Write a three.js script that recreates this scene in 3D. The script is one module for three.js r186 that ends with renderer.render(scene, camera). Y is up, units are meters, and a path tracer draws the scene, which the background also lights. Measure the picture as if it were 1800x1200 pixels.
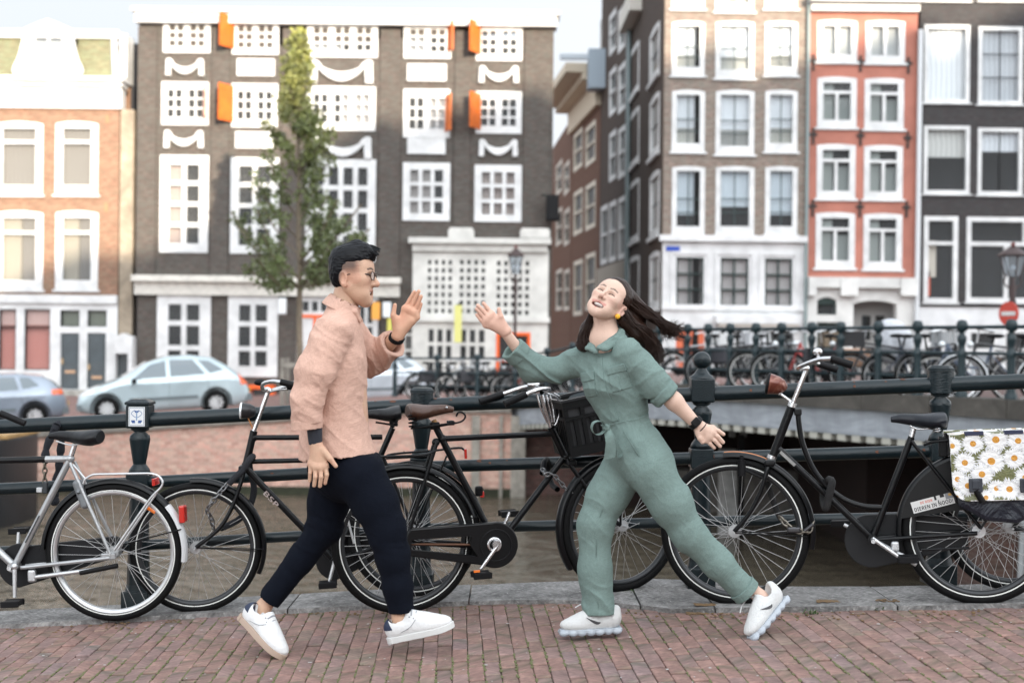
import * as THREE from 'three';
import { mergeGeometries } from 'three/addons/utils/BufferGeometryUtils.js';
import { RoundedBoxGeometry } from 'three/addons/geometries/RoundedBoxGeometry.js';
import { ImprovedNoise } from 'three/addons/math/ImprovedNoise.js';
import { FontLoader } from 'three/addons/loaders/FontLoader.js';
import { TextGeometry } from 'three/addons/geometries/TextGeometry.js';

const V3 = THREE.Vector3, R = d => d * Math.PI / 180;
const clamp = (x, a = 0, b = 1) => x < a ? a : x > b ? b : x, mix = (a, b, t) => a + (b - a) * t;
const smooth = (a, b, x) => { const t = clamp((x - a) / (b - a)); return t * t * (3 - 2 * t); };

// ------------------------------------------------------------ camera, sky, sun, exposure
const FPX = 2300, CY = 1.295, ROLL = R(0.6), SLOPE = 0.0587;     // lens in photo pixels, eye height, camera roll, slope of the bridge street
const scene = new THREE.Scene();
const camera = new THREE.PerspectiveCamera(2 * Math.atan(600 / FPX) * 180 / Math.PI, 1.5, 0.1, 600);
camera.position.set(0, CY, 0); camera.rotation.z = ROLL;
camera.focus = 5.95; camera.userData.fStop = 2.05;
scene.add(camera);
const renderer = new THREE.WebGLRenderer({ antialias: true });
renderer.setSize(1024, 682);
renderer.toneMapping = THREE.LinearToneMapping; renderer.toneMappingExposure = 1.82;
renderer.shadowMap.enabled = true;

const SUN_AZ = R(25), SUN_EL = R(11);
const sunDir = new V3(Math.sin(SUN_AZ) * Math.cos(SUN_EL), Math.sin(SUN_EL), Math.cos(SUN_AZ) * Math.cos(SUN_EL));
{ // a bright hazy morning sky: white near the horizon, pale blue above, widening glow round the sun
  const w = 512, h = 256, data = new Float32Array(w * h * 4), d = new V3();
  for (let j = 0; j < h; j++) for (let i = 0; i < w; i++) {
    const th = ((j + 0.5) / h - 0.5) * Math.PI, ph = ((i + 0.5) / w - 0.5) * 2 * Math.PI;
    d.set(Math.cos(th) * Math.cos(ph), Math.sin(th), Math.cos(th) * Math.sin(ph));
    const up = Math.max(d.y, 0), ang = Math.acos(clamp(d.dot(sunDir), -1, 1));
    const hz = Math.exp(-up * 3.2), glow = 2.6 * Math.exp(-ang / 0.7) + 0.75 * Math.exp(-ang / 1.5);
    const n = 0.5 + 0.5 * Math.sin(d.x * 5 + 2 * Math.sin(d.y * 7) + d.z * 3);
    const b = 0.37 + 0.03 * n;
    const k = (j * w + i) * 4;
    data[k] = b * mix(0.80, 0.97, hz) + glow * 0.95;
    data[k + 1] = b * mix(0.92, 1.0, hz) + glow * 0.97;
    data[k + 2] = b * mix(1.08, 1.03, hz) + glow * 0.98;
    if (d.y < 0) { const f = smooth(0, -0.25, d.y); for (let c = 0; c < 3; c++) data[k + c] = mix(data[k + c], 0.16, f); }
    data[k + 3] = 1;
  }
  const sky = new THREE.DataTexture(data, w, h, THREE.RGBAFormat, THREE.FloatType);
  sky.mapping = THREE.EquirectangularReflectionMapping; sky.minFilter = sky.magFilter = THREE.LinearFilter; sky.needsUpdate = true;
  scene.background = sky; scene.environment = sky;
}
const sun = new THREE.DirectionalLight(new THREE.Color().setRGB(1.0, 0.86, 0.68), 5.0);
sun.position.copy(sunDir).multiplyScalar(120); sun.target.position.set(0, 0, -20); sun.castShadow = true;
Object.assign(sun.shadow.camera, { left: -70, right: 70, top: 60, bottom: -60, near: 1, far: 320 });
sun.shadow.mapSize.set(4096, 4096); sun.shadow.bias = -0.0005;
scene.add(sun, sun.target);
// ------------------------------------------------------------ helpers
function rng(seed) { let s = seed >>> 0; return () => { s = s + 0x6D2B79F5 | 0; let t = Math.imul(s ^ s >>> 15, 1 | s); t = t + Math.imul(t ^ t >>> 7, 61 | t) ^ t; return ((t ^ t >>> 14) >>> 0) / 4294967296; }; }
const IN = new ImprovedNoise(), noise = (x, y, z) => IN.noise(x, y, z);
const fbm = (x, y, z, o = 4) => { let a = 0, f = 1, w = 0.5; for (let i = 0; i < o; i++) { a += w * IN.noise(x * f, y * f, z * f + i * 7.3); f *= 2; w *= 0.5; } return a; };
const CR = Math.cos(ROLL), SR = Math.sin(ROLL);
const unroll = (px, py) => { const x = px - 900, y = py - 600; return [x * CR + y * SR, -x * SR + y * CR]; };
const at = (px, py, d) => { const [x, y] = unroll(px, py); return new V3(x * d / FPX, CY - y * d / FPX, -d); };
const groundY = x => SLOPE * x;
const onGround = (px, py) => { const [x, y] = unroll(px, py); return at(px, py, FPX * CY / (y + SLOPE * x)); };
const ray = (px, py) => { const [x, y] = unroll(px, py); return new V3(x / FPX, -y / FPX, -1); };

const used = new Map();
function numbered(n) { const k = used.get(n) || 0; used.set(n, k + 1); return k ? `${n}_${String(k).padStart(3, '0')}` : n; }
function tag(o, label, category, group, kind) { o.userData = { ...o.userData, label, category }; if (group) o.userData.group = group; if (kind) o.userData.kind = kind; return o; }
function thing(name, label, category, pos = [0, 0, 0], group) { const o = new THREE.Group(); o.name = numbered(name); o.position.set(...pos); scene.add(o); return tag(o, label, category, group); }
function struct(o) { o.userData.kind = 'structure'; return o; }
function mesh(name, geo, m, parent) { const o = new THREE.Mesh(geo, m); o.castShadow = o.receiveShadow = true; o.name = !parent || parent === scene ? numbered(name) : name; (parent || scene).add(o); return o; }

const each = (name, list, m, parent) => list.map(g => mesh(name, prep(g), m, parent));
function prep(g) {
  if (!g.index) { const n = g.attributes.position.count, ix = new Uint32Array(n); for (let i = 0; i < n; i++) ix[i] = i; g.setIndex(new THREE.BufferAttribute(ix, 1)); }
  if (!g.attributes.normal) g.computeVertexNormals();
  if (!g.attributes.uv) g.setAttribute('uv', new THREE.BufferAttribute(new Float32Array(g.attributes.position.count * 2), 2));
  for (const k of Object.keys(g.attributes)) if (!['position', 'normal', 'uv', 'color'].includes(k)) g.deleteAttribute(k);
  g.morphAttributes = {}; g.clearGroups();
  return g;
}
const merge = l => l.length === 1 ? prep(l[0]) : mergeGeometries(l.map(prep), false);
function boxGeo(x0, x1, y0, y1, z0, z1) {
  const p = [], n = [], uv = [], ix = [];
  const face = (a, b, c, d, nn, u) => { const k = p.length / 3; for (const v of [a, b, c, d]) { p.push(...v); n.push(...nn); uv.push(u === 0 ? v[2] : v[0], u === 1 ? v[2] : v[1]); } ix.push(k, k + 1, k + 2, k, k + 2, k + 3); };
  face([x0, y0, z1], [x1, y0, z1], [x1, y1, z1], [x0, y1, z1], [0, 0, 1], 2); face([x1, y0, z0], [x0, y0, z0], [x0, y1, z0], [x1, y1, z0], [0, 0, -1], 2);
  face([x1, y0, z1], [x1, y0, z0], [x1, y1, z0], [x1, y1, z1], [1, 0, 0], 0); face([x0, y0, z0], [x0, y0, z1], [x0, y1, z1], [x0, y1, z0], [-1, 0, 0], 0);
  face([x0, y1, z1], [x1, y1, z1], [x1, y1, z0], [x0, y1, z0], [0, 1, 0], 1); face([x0, y0, z0], [x1, y0, z0], [x1, y0, z1], [x0, y0, z1], [0, -1, 0], 1);
  const g = new THREE.BufferGeometry(); g.setAttribute('position', new THREE.Float32BufferAttribute(p, 3)); g.setAttribute('normal', new THREE.Float32BufferAttribute(n, 3)); g.setAttribute('uv', new THREE.Float32BufferAttribute(uv, 2)); g.setIndex(ix); return g;
}
const rbox = (cx, cy, cz, w, h, d, r = 0.01, s = 2) => new RoundedBoxGeometry(w, h, d, s, Math.min(r, w / 2.01, h / 2.01, d / 2.01)).translate(cx, cy, cz);
const YUP = new V3(0, 1, 0);
function cyl(a, b, ra, rb = ra, seg = 10, open = false) {
  const d = new V3().subVectors(b, a), l = d.length(), g = new THREE.CylinderGeometry(rb, ra, l, seg, 1, open).translate(0, l / 2, 0);
  g.applyQuaternion(new THREE.Quaternion().setFromUnitVectors(YUP, d.normalize())).translate(a.x, a.y, a.z); return g;
}
function tube(pts, r, seg = 24, rad = 8, closed = false, tension = 0.5) { return new THREE.TubeGeometry(new THREE.CatmullRomCurve3(pts, closed, 'catmullrom', tension), seg, r, rad, closed); }
function capTube(pts, r, seg = 24, rad = 8) { const a = pts[0], b = pts[pts.length - 1]; return merge([tube(pts, r, seg, rad), new THREE.SphereGeometry(r, rad, 6).translate(a.x, a.y, a.z), new THREE.SphereGeometry(r, rad, 6).translate(b.x, b.y, b.z)]); }
const ball = (p, r, s = 12) => new THREE.SphereGeometry(r, s, Math.max(6, s * 0.7 | 0)).translate(p.x, p.y, p.z);
const lathe = (pts, seg = 20) => new THREE.LatheGeometry(pts.map(p => new THREE.Vector2(...p)), seg);
function torusArc(c, r, tubeR, a0, a1, seg = 40, rad = 8) { const g = new THREE.TorusGeometry(r, tubeR, rad, seg, a1 - a0).rotateZ(a0); return g.translate(c.x, c.y, c.z); }
// a sheet swept along an arc in the u,v plane (mudguards): flat profile of width w with turned-down edges
function guardArc(c, r, w, a0, a1, seg = 36, flip = false) {
  const prof = [[-w / 2, -0.012], [-w / 2 * 0.95, 0.002], [-w / 4, 0.008], [0, 0.0095], [w / 4, 0.008], [w / 2 * 0.95, 0.002], [w / 2, -0.012]], p = [], ix = [], m = prof.length;
  for (let i = 0; i <= seg; i++) { const a = mix(a0, a1, i / seg); for (const [z, dr] of prof) p.push(c.x + (r + dr) * Math.cos(a), c.y + (r + dr) * Math.sin(a), c.z + z); }
  for (let i = 0; i < seg; i++) for (let j = 0; j < m - 1; j++) { const k = i * m + j; ix.push(k, k + m, k + 1, k + 1, k + m, k + m + 1); }
  const g = new THREE.BufferGeometry(); g.setAttribute('position', new THREE.Float32BufferAttribute(p, 3)); g.setIndex(ix); g.computeVertexNormals(); return g;
}
const extr = (shape, depth, bevel = 0, seg = 12) => new THREE.ExtrudeGeometry(shape, { depth, bevelEnabled: bevel > 0, bevelThickness: bevel, bevelSize: bevel, bevelSegments: 2, curveSegments: seg });
const poly = pts => { const s = new THREE.Shape(); pts.forEach(([x, y], i) => i ? s.lineTo(x, y) : s.moveTo(x, y)); s.closePath(); return s; };
// a solid between two rows of plan points, heights given per point
function ribbon(front, back, top, bottom) { // arrays of V3-like {x,z}; top/bottom arrays of heights
  const p = [], uv = [], ix = [], n = front.length; let L = 0;
  const quad = (a, b, c, d, ua, ub) => { const k = p.length / 3; for (const v of [a, b, c, d]) p.push(...v); uv.push(...ua, ...ub); ix.push(k, k + 1, k + 2, k, k + 2, k + 3); };
  for (let i = 0; i < n - 1; i++) {
    const f = front[i], g = front[i + 1], e = back[i], h = back[i + 1], l = Math.hypot(g.x - f.x, g.z - f.z), w = Math.hypot(e.x - f.x, e.z - f.z);
    const tf = top[i], tg = top[i + 1], bf = bottom[i], bg = bottom[i + 1];
    quad([f.x, tf, f.z], [g.x, tg, g.z], [h.x, tg, h.z], [e.x, tf, e.z], [L, 0, L + l, 0], [L + l, w, L, w]);
    quad([f.x, bf, f.z], [g.x, bg, g.z], [g.x, tg, g.z], [f.x, tf, f.z], [L, bf, L + l, bg], [L + l, tg, L, tf]);
    quad([h.x, bg, h.z], [e.x, bf, e.z], [e.x, tf, e.z], [h.x, tg, h.z], [L + l, bg, L, bf], [L, tf, L + l, tg]);
    quad([e.x, bf, e.z], [h.x, bg, h.z], [g.x, bg, g.z], [f.x, bf, f.z], [L, w, L + l, w], [L + l, 0, L, 0]);
    if (i === 0) quad([e.x, bf, e.z], [f.x, bf, f.z], [f.x, tf, f.z], [e.x, tf, e.z], [0, bf, w, bf], [w, tf, 0, tf]);
    if (i === n - 2) quad([g.x, bg, g.z], [h.x, bg, h.z], [h.x, tg, h.z], [g.x, tg, g.z], [0, bg, w, bg], [w, tg, 0, tg]);
    L += l;
  }
  const g = new THREE.BufferGeometry(); g.setAttribute('position', new THREE.Float32BufferAttribute(p, 3)); g.setAttribute('uv', new THREE.Float32BufferAttribute(uv, 2)); g.setIndex(ix); g.computeVertexNormals(); return g;
}

// ------------------------------------------------------------ textures and materials
function dataTex(n, fn, srgb = true, m = n) {
  const a = new Uint8Array(n * m * 4);
  for (let j = 0; j < m; j++) for (let i = 0; i < n; i++) { const c = fn(i / n, j / m); const k = (j * n + i) * 4; for (let q = 0; q < 3; q++) a[k + q] = clamp(typeof c === 'number' ? c : c[q]) * 255; a[k + 3] = 255; }
  const t = new THREE.DataTexture(a, n, m, THREE.RGBAFormat); t.wrapS = t.wrapT = THREE.RepeatWrapping; t.magFilter = THREE.LinearFilter; t.minFilter = THREE.LinearMipmapLinearFilter; t.generateMipmaps = true;
  if (srgb) t.colorSpace = THREE.SRGBColorSpace; t.needsUpdate = true; return t;
}
// noise that repeats every unit square
const tnoise = (u, v, f, z = 0) => { const a = 2 * Math.PI * u, b = 2 * Math.PI * v, r = f / (2 * Math.PI); return IN.noise(r * Math.cos(a) + 11, r * Math.sin(a) + r * Math.cos(b) * 0.9 + 5, r * Math.sin(b) * 1.1 + z); };
const tfbm = (u, v, f, o = 4, z = 0) => { let s = 0, w = 0.5; for (let i = 0; i < o; i++) { s += w * tnoise(u, v, f, z + i * 3.7); f *= 2; w *= 0.55; } return s; };
const rep = (t, x, y = x) => { const c = t.clone(); c.repeat.set(x, y); c.needsUpdate = true; return c; };
const NT = dataTex(512, (u, v) => 0.5 + 0.8 * tfbm(u, v, 6, 6), false);           // bump, grain
const VT = dataTex(512, (u, v) => 0.93 + 0.14 * tfbm(u, v, 4, 6, 9), true);        // gentle tonal variation
const DT = dataTex(512, (u, v) => { const a = tfbm(u, v, 5, 6, 3), b = tfbm(u, v, 24, 3, 8); const s = 0.84 + 0.28 * a + 0.12 * b; return [s, s * 0.985, s * 0.96]; }, true);
const brickTex = (n, rowsN, cols, mortar, tint, seed, soft = 0.08) => {
  const r = rng(seed), tone = Array.from({ length: rowsN * cols }, () => [1 - soft + 2 * soft * r(), 0.95 + 0.1 * r()]);
  const cell = (u, v) => { const row = Math.floor(v * rowsN), fv = v * rowsN - row; let x = u * cols + (row % 2) * 0.5; const c = ((Math.floor(x) % cols) + cols) % cols, fu = x - Math.floor(x); return [row, c, fu, fv]; };
  const map = dataTex(n, (u, v) => { const [row, c, fu, fv] = cell(u, v), m = fv < 0.12 || fu < 0.05, t = tone[row * cols + c], g = 1 + 0.14 * tfbm(u, v, 20, 3, seed); return m ? mortar.map(q => q * g) : tint.map((q, i) => q * t[0] * (i ? t[1] : 1) * g); });
  const bump = dataTex(n, (u, v) => { const [, , fu, fv] = cell(u, v); return (fv < 0.12 || fu < 0.05 ? 0.2 : 0.8) + 0.15 * tfbm(u, v, 30, 2); }, false);
  return { map, bump };
};
function mat(c, rough = 0.7, o = {}) {
  const m = new THREE.MeshPhysicalMaterial({ roughness: rough, side: THREE.DoubleSide });
  m.color.setRGB(...(typeof c === 'number' ? [c, c, c] : c));
  const { bump, bs, ...rest } = o;
  if (bump) { m.bumpMap = bump; m.bumpScale = bs ?? 0.002; }
  Object.assign(m, rest); return m;
}
const M = {
  black: mat([0.0035, 0.004, 0.005], 0.28, { specularIntensity: 0.55, bump: rep(NT, 3), bs: 0.0008 }),
  blackMatte: mat([0.005, 0.005, 0.006], 0.5, { specularIntensity: 0.4, bump: rep(NT, 4), bs: 0.001 }),
  rubber: mat([0.005, 0.005, 0.0053], 0.65, { specularIntensity: 0.3, bump: rep(NT, 40, 4), bs: 0.001 }),
  chrome: mat([0.75, 0.75, 0.76], 0.16, { metalness: 1, bump: rep(NT, 4), bs: 0.0006 }),
  alu: mat([0.62, 0.63, 0.64], 0.34, { metalness: 0.9, bump: rep(NT, 6), bs: 0.0008 }),
  silver: mat([0.46, 0.47, 0.48], 0.3, { metalness: 0.55, clearcoat: 0.4, map: rep(VT, 2) }),
  darkRim: mat([0.035, 0.037, 0.04], 0.35, { metalness: 0.5 }),
  steel: mat([0.20, 0.20, 0.205], 0.3, { metalness: 0.9 }),
  spoke: mat([0.5, 0.5, 0.5], 0.35, { metalness: 0.8 }),
  reflex: mat([0.72, 0.73, 0.70], 0.5),
  red: mat([0.52, 0.02, 0.012], 0.2, { clearcoat: 0.8 }),
  amber: mat([0.8, 0.18, 0.02], 0.25, { clearcoat: 0.8 }),
  white: mat([0.74, 0.74, 0.72], 0.5, { map: rep(VT, 1) }),
  glassLens: mat([0.75, 0.78, 0.8], 0.08, { clearcoat: 1, metalness: 0.3 }),
};

// ------------------------------------------------------------ solids as distance fields, skinned with surface nets
const len3 = (x, y, z) => Math.sqrt(x * x + y * y + z * z);
function cone(a, b, ra, rb) { const dx = b.x - a.x, dy = b.y - a.y, dz = b.z - a.z, l2 = dx * dx + dy * dy + dz * dz || 1e-9; return (x, y, z) => { x -= a.x; y -= a.y; z -= a.z; const t = clamp((x * dx + y * dy + z * dz) / l2); return len3(x - dx * t, y - dy * t, z - dz * t) - (ra + (rb - ra) * t); }; }
function frame(zAxis, up) { const z = zAxis.clone().normalize(), x = new V3().crossVectors(up, z).normalize(), y = new V3().crossVectors(z, x); return [x, y, z]; }
function ell(c, rx, ry, rz, fr) {
  const [X, Y, Z] = fr || [new V3(1, 0, 0), new V3(0, 1, 0), new V3(0, 0, 1)], m = Math.min(rx, ry, rz);
  return (x, y, z) => { x -= c.x; y -= c.y; z -= c.z; const a = (x * X.x + y * X.y + z * X.z) / rx, b = (x * Y.x + y * Y.y + z * Y.z) / ry, d = (x * Z.x + y * Z.y + z * Z.z) / rz; const k0 = len3(a, b, d), k1 = len3(a / rx, b / ry, d / rz); return k0 < 1e-6 ? -m : k0 * (k0 - 1) / k1; };
}
const smin = (a, b, k) => { const h = Math.max(k - Math.abs(a - b), 0) / k; return Math.min(a, b) - h * h * k * 0.25; };
const smax = (a, b, k) => -smin(-a, -b, k);
const uni = (l, k = 0.03) => (x, y, z) => { let d = l[0](x, y, z); for (let i = 1; i < l.length; i++) d = smin(d, l[i](x, y, z), k); return d; };
const half = (p, n) => { const m = n.clone().normalize(), o = p.dot(m); return (x, y, z) => x * m.x + y * m.y + z * m.z - o; };  // inside where below the plane
// loft of ellipses along an axis: rows [t, cx, cz, rx, rz] measured in frame (X side, Y axis, Z front) from origin o
function loft(o, fr, rows) {
  const [X, Y, Z] = fr, t0 = rows[0][0], t1 = rows[rows.length - 1][0], n = rows.length;
  return (x, y, z) => {
    x -= o.x; y -= o.y; z -= o.z; const u = x * X.x + y * X.y + z * X.z, t = x * Y.x + y * Y.y + z * Y.z, w = x * Z.x + y * Z.y + z * Z.z;
    const tc = clamp(t, t0, t1); let i = 0; while (i < n - 2 && tc > rows[i + 1][0]) i++;
    const a = rows[i], b = rows[i + 1], p = rows[Math.max(i - 1, 0)], q = rows[Math.min(i + 2, n - 1)], f = (tc - a[0]) / (b[0] - a[0]), f2 = f * f, f3 = f2 * f;
    const cr = k => 0.5 * (2 * a[k] + (b[k] - p[k]) * f + (2 * p[k] - 5 * a[k] + 4 * b[k] - q[k]) * f2 + (3 * a[k] - p[k] - 3 * b[k] + q[k]) * f3);
    const rx = cr(3), rz = cr(4), du = (u - cr(1)) / rx, dw = (w - cr(2)) / rz, r = Math.sqrt(du * du + dw * dw), d = r < 1e-5 ? -Math.min(rx, rz) : r * (r - 1) / Math.sqrt(du * du / (rx * rx) + dw * dw / (rz * rz));
    const e = Math.max(t0 - t, t - t1); return e > 0 ? (d > 0 ? Math.hypot(d, e) : e) : Math.max(d, e);
  };
}
function skin(f, lo, hi, h, colorFn, uvScale = 1) {
  const nx = Math.ceil((hi[0] - lo[0]) / h) + 1, ny = Math.ceil((hi[1] - lo[1]) / h) + 1, nz = Math.ceil((hi[2] - lo[2]) / h) + 1, F = new Float32Array(nx * ny * nz), B = 4, half = B * h * 0.5, lim = half * 1.75 * 1.35 + h;
  for (let k = 0; k < nz; k += B) for (let j = 0; j < ny; j += B) for (let i = 0; i < nx; i += B) {
    const d = f(lo[0] + i * h + half - h / 2, lo[1] + j * h + half - h / 2, lo[2] + k * h + half - h / 2), far = Math.abs(d) > lim;
    for (let c = k; c < Math.min(k + B, nz); c++) for (let b = j; b < Math.min(j + B, ny); b++) for (let a = i; a < Math.min(i + B, nx); a++) F[(c * ny + b) * nx + a] = far ? d : f(lo[0] + a * h, lo[1] + b * h, lo[2] + c * h);
  }
  const P = [], id = new Int32Array(nx * ny * nz).fill(-1), I = (a, b, c) => (c * ny + b) * nx + a;
  const off = [[0, 0, 0], [1, 0, 0], [0, 1, 0], [1, 1, 0], [0, 0, 1], [1, 0, 1], [0, 1, 1], [1, 1, 1]], ed = [[0, 1], [2, 3], [4, 5], [6, 7], [0, 2], [1, 3], [4, 6], [5, 7], [0, 4], [1, 5], [2, 6], [3, 7]];
  for (let c = 0; c < nz - 1; c++) for (let b = 0; b < ny - 1; b++) for (let a = 0; a < nx - 1; a++) {
    const v = off.map(o => F[I(a + o[0], b + o[1], c + o[2])]); let s = 0; for (const q of v) if (q < 0) s++; if (!s || s === 8) continue;
    let x = 0, y = 0, z = 0, m = 0;
    for (const [p, q] of ed) if ((v[p] < 0) !== (v[q] < 0)) { const t = v[p] / (v[p] - v[q]); x += mix(off[p][0], off[q][0], t); y += mix(off[p][1], off[q][1], t); z += mix(off[p][2], off[q][2], t); m++; }
    id[I(a, b, c)] = P.length / 3; P.push(lo[0] + (a + x / m) * h, lo[1] + (b + y / m) * h, lo[2] + (c + z / m) * h);
  }
  const ix = [], q = (a, b, c, d, fl) => { if (a < 0 || b < 0 || c < 0 || d < 0) return; fl ? ix.push(a, c, b, b, c, d) : ix.push(a, b, c, b, d, c); };
  for (let c = 1; c < nz - 1; c++) for (let b = 1; b < ny - 1; b++) for (let a = 1; a < nx - 1; a++) {
    const s = F[I(a, b, c)] < 0;
    if (s !== F[I(a + 1, b, c)] < 0) q(id[I(a, b - 1, c - 1)], id[I(a, b, c - 1)], id[I(a, b - 1, c)], id[I(a, b, c)], !s);
    if (s !== F[I(a, b + 1, c)] < 0) q(id[I(a - 1, b, c - 1)], id[I(a, b, c - 1)], id[I(a - 1, b, c)], id[I(a, b, c)], s);
    if (s !== F[I(a, b, c + 1)] < 0) q(id[I(a - 1, b - 1, c)], id[I(a, b - 1, c)], id[I(a - 1, b, c)], id[I(a, b, c)], !s);
  }
  const n = P.length / 3, N = new Float32Array(n * 3), UV = new Float32Array(n * 2), C = colorFn ? new Float32Array(n * 3) : null, e = h * 0.6;
  for (let i = 0; i < n; i++) {
    const x = P[i * 3], y = P[i * 3 + 1], z = P[i * 3 + 2];
    let a = f(x + e, y, z) - f(x - e, y, z), b = f(x, y + e, z) - f(x, y - e, z), c = f(x, y, z + e) - f(x, y, z - e); const l = len3(a, b, c) || 1; a /= l; b /= l; c /= l;
    N[i * 3] = a; N[i * 3 + 1] = b; N[i * 3 + 2] = c; UV[i * 2] = (x + z * 0.7) * uvScale; UV[i * 2 + 1] = (y + z * 0.2) * uvScale;
    if (C) { const q = colorFn(x, y, z, a, b, c); C[i * 3] = q[0]; C[i * 3 + 1] = q[1]; C[i * 3 + 2] = q[2]; }
  }
  const g = new THREE.BufferGeometry(); g.setAttribute('position', new THREE.Float32BufferAttribute(P, 3)); g.setAttribute('normal', new THREE.BufferAttribute(N, 3)); g.setAttribute('uv', new THREE.BufferAttribute(UV, 2));
  if (C) g.setAttribute('color', new THREE.BufferAttribute(C, 3)); g.setIndex(ix); return g;
}
// ------------------------------------------------------------ the setting: water, quays, street, bridge
const WATER = -2.46, FAR = -0.785;                                    // heights: canal water, street on the far quay
const waterN = dataTex(512, (u, v) => 0.5 + 0.42 * tfbm(u, v, 9, 4, 1) + 0.18 * tfbm(u, v, 30, 3, 5), false);
const waterM = mat([0.085, 0.072, 0.052], 0.03, { bump: rep(waterN, 0.17, 0.26), bs: 0.16, ior: 1.33 });
struct(mesh('canal_water', new THREE.PlaneGeometry(240, 240, 1, 1).rotateX(-Math.PI / 2).translate(0, WATER, -20), waterM)).geometry.attributes.uv.array.forEach((v, i, a) => a[i] = v * 240);
// street on the far side, rising towards the bridge
const rise = x => clamp(-0.84 + 0.075 * (x + 10.3), -1.6, -0.225);
const bridgeRow = [[15, 6.0, 0.52], [9.6, 13.3, 0.51], [6.7, 17.7, 0.48], [3.1, 23.5, 0.46], [2.64, 24.3, 0.44], [1.24, 28.5, 0.10], [0, 32, -0.2]].map(([x, d, y]) => ({ x, z: -d, y }));
const paveFar = brickTex(512, 28, 12, [0.42, 0.38, 0.36], [0.62, 0.50, 0.48], 31);
const farM = mat([0.62, 0.58, 0.56], 0.85, { map: rep(paveFar.map, 0.5), bump: rep(paveFar.bump, 0.5), bs: 0.004 });
{ const xs = [-60, -20.5, -15, -10, -6, -2.1, 0], zs = [-32, -35, -38, -42, -46, -95], p = [], uv = [], ix = [];
  for (const x of xs) zs.forEach((z, j) => { p.push(x, mix(rise(x), Math.max(rise(x), -0.80), smooth(-35, -45, z)), z); uv.push(x, z); });
  for (let i = 0; i < xs.length - 1; i++) for (let j = 0; j < zs.length - 1; j++) { const a = i * zs.length + j, b = a + zs.length; ix.push(a, b, a + 1, b, b + 1, a + 1); }
  const sg = new THREE.BufferGeometry(); sg.setAttribute('position', new THREE.Float32BufferAttribute(p, 3)); sg.setAttribute('uv', new THREE.Float32BufferAttribute(uv, 2)); sg.setIndex(ix); sg.computeVertexNormals(); struct(mesh('far_street', sg, farM));
  const xs2 = [0.01, 2, 4, 8, 20, 60], z2 = [-32, -32.5, -33, -34, -36, -40];
  struct(mesh('far_street', ribbon(xs2.map((x, i) => ({ x, z: z2[i] })), xs2.map(x => ({ x, z: -95 })), xs2.map(x => mix(-0.225, 0.3, smooth(0, 3, x))), xs2.map(() => -4)), farM));
  const qb = brickTex(512, 20, 8, [0.84, 0.79, 0.76], [0.84, 0.71, 0.66], 5);
  const qm = mat([0.74, 0.66, 0.62], 0.9, { map: rep(qb.map, 0.62), bump: rep(qb.bump, 0.62), bs: 0.004 });
  const wall = struct(mesh('quay_wall', ribbon(xs.map(x => ({ x, z: -31.6 })), xs.map(x => ({ x, z: -31.995 })), xs.map(x => rise(x) - 0.2), xs.map(() => -3.2)), qm));
  // pale pilaster strips, a dark band of weed at the water line
  mesh('pilaster', merge([[-0.95, -0.75], [0.0, 0.35], [-0.28, -0.2]].map(([a, b]) => boxGeo(a, b, WATER, -0.5, -31.6, -31.5))), mat([0.4, 0.38, 0.35], 0.9, { map: rep(DT, 0.7) }), wall);
  mesh('weed_band', boxGeo(-60, 0, WATER - 0.2, WATER + 0.2, -31.59, -31.56), mat([0.035, 0.04, 0.022], 0.9, { map: DT }), wall).userData.kind = 'stuff';
  const cap = struct(new THREE.Group()); cap.name = 'quay_coping'; scene.add(cap);
  const cm = mat([0.30, 0.28, 0.26], 0.85, { map: rep(DT, 0.4), bump: rep(NT, 1), bs: 0.004 });
  for (let x = -24; x < 0; x += 1.5) { const a = x + 0.006, b = Math.min(x + 1.494, 0); mesh('coping_stone', ribbon([{ x: a, z: -31.5 }, { x: b, z: -31.5 }], [{ x: a, z: -32.1 }, { x: b, z: -32.1 }], [rise(a) + 0.06, rise(b) + 0.06], [rise(a) - 0.2, rise(b) - 0.2]), cm, cap); }
}
// ------------------------------------------------------------ the near side: brick pavement, kerb, quay face
const PAV = new THREE.Group(); PAV.name = 'brick_pavement'; struct(PAV); scene.add(PAV);
const kerbFront = [[-420, 1128], [-100, 1111], [0, 1105], [220, 1093], [400, 1083], [650, 1071], [900, 1061], [1050, 1062], [1180, 1078], [1400, 1075], [1650, 1072], [1900, 1066], [2250, 1058]].map(p => onGround(...p));
const kerbBack = [[-420, 1097], [-100, 1086], [0, 1081], [220, 1069], [400, 1058], [650, 1044], [900, 1031], [1050, 1026], [1180, 1024], [1400, 1042], [1650, 1036], [1900, 1030], [2250, 1022]].map(p => onGround(...p));
for (let i = 8; i < kerbBack.length; i++) kerbBack[i].y = groundY(kerbBack[i].x);
const lineAt = (l, x) => { let i = 0; while (i < l.length - 2 && x > l[i + 1].x) i++; const t = (x - l[i].x) / (l[i + 1].x - l[i].x); return mix(l[i].z, l[i + 1].z, t); };
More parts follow.
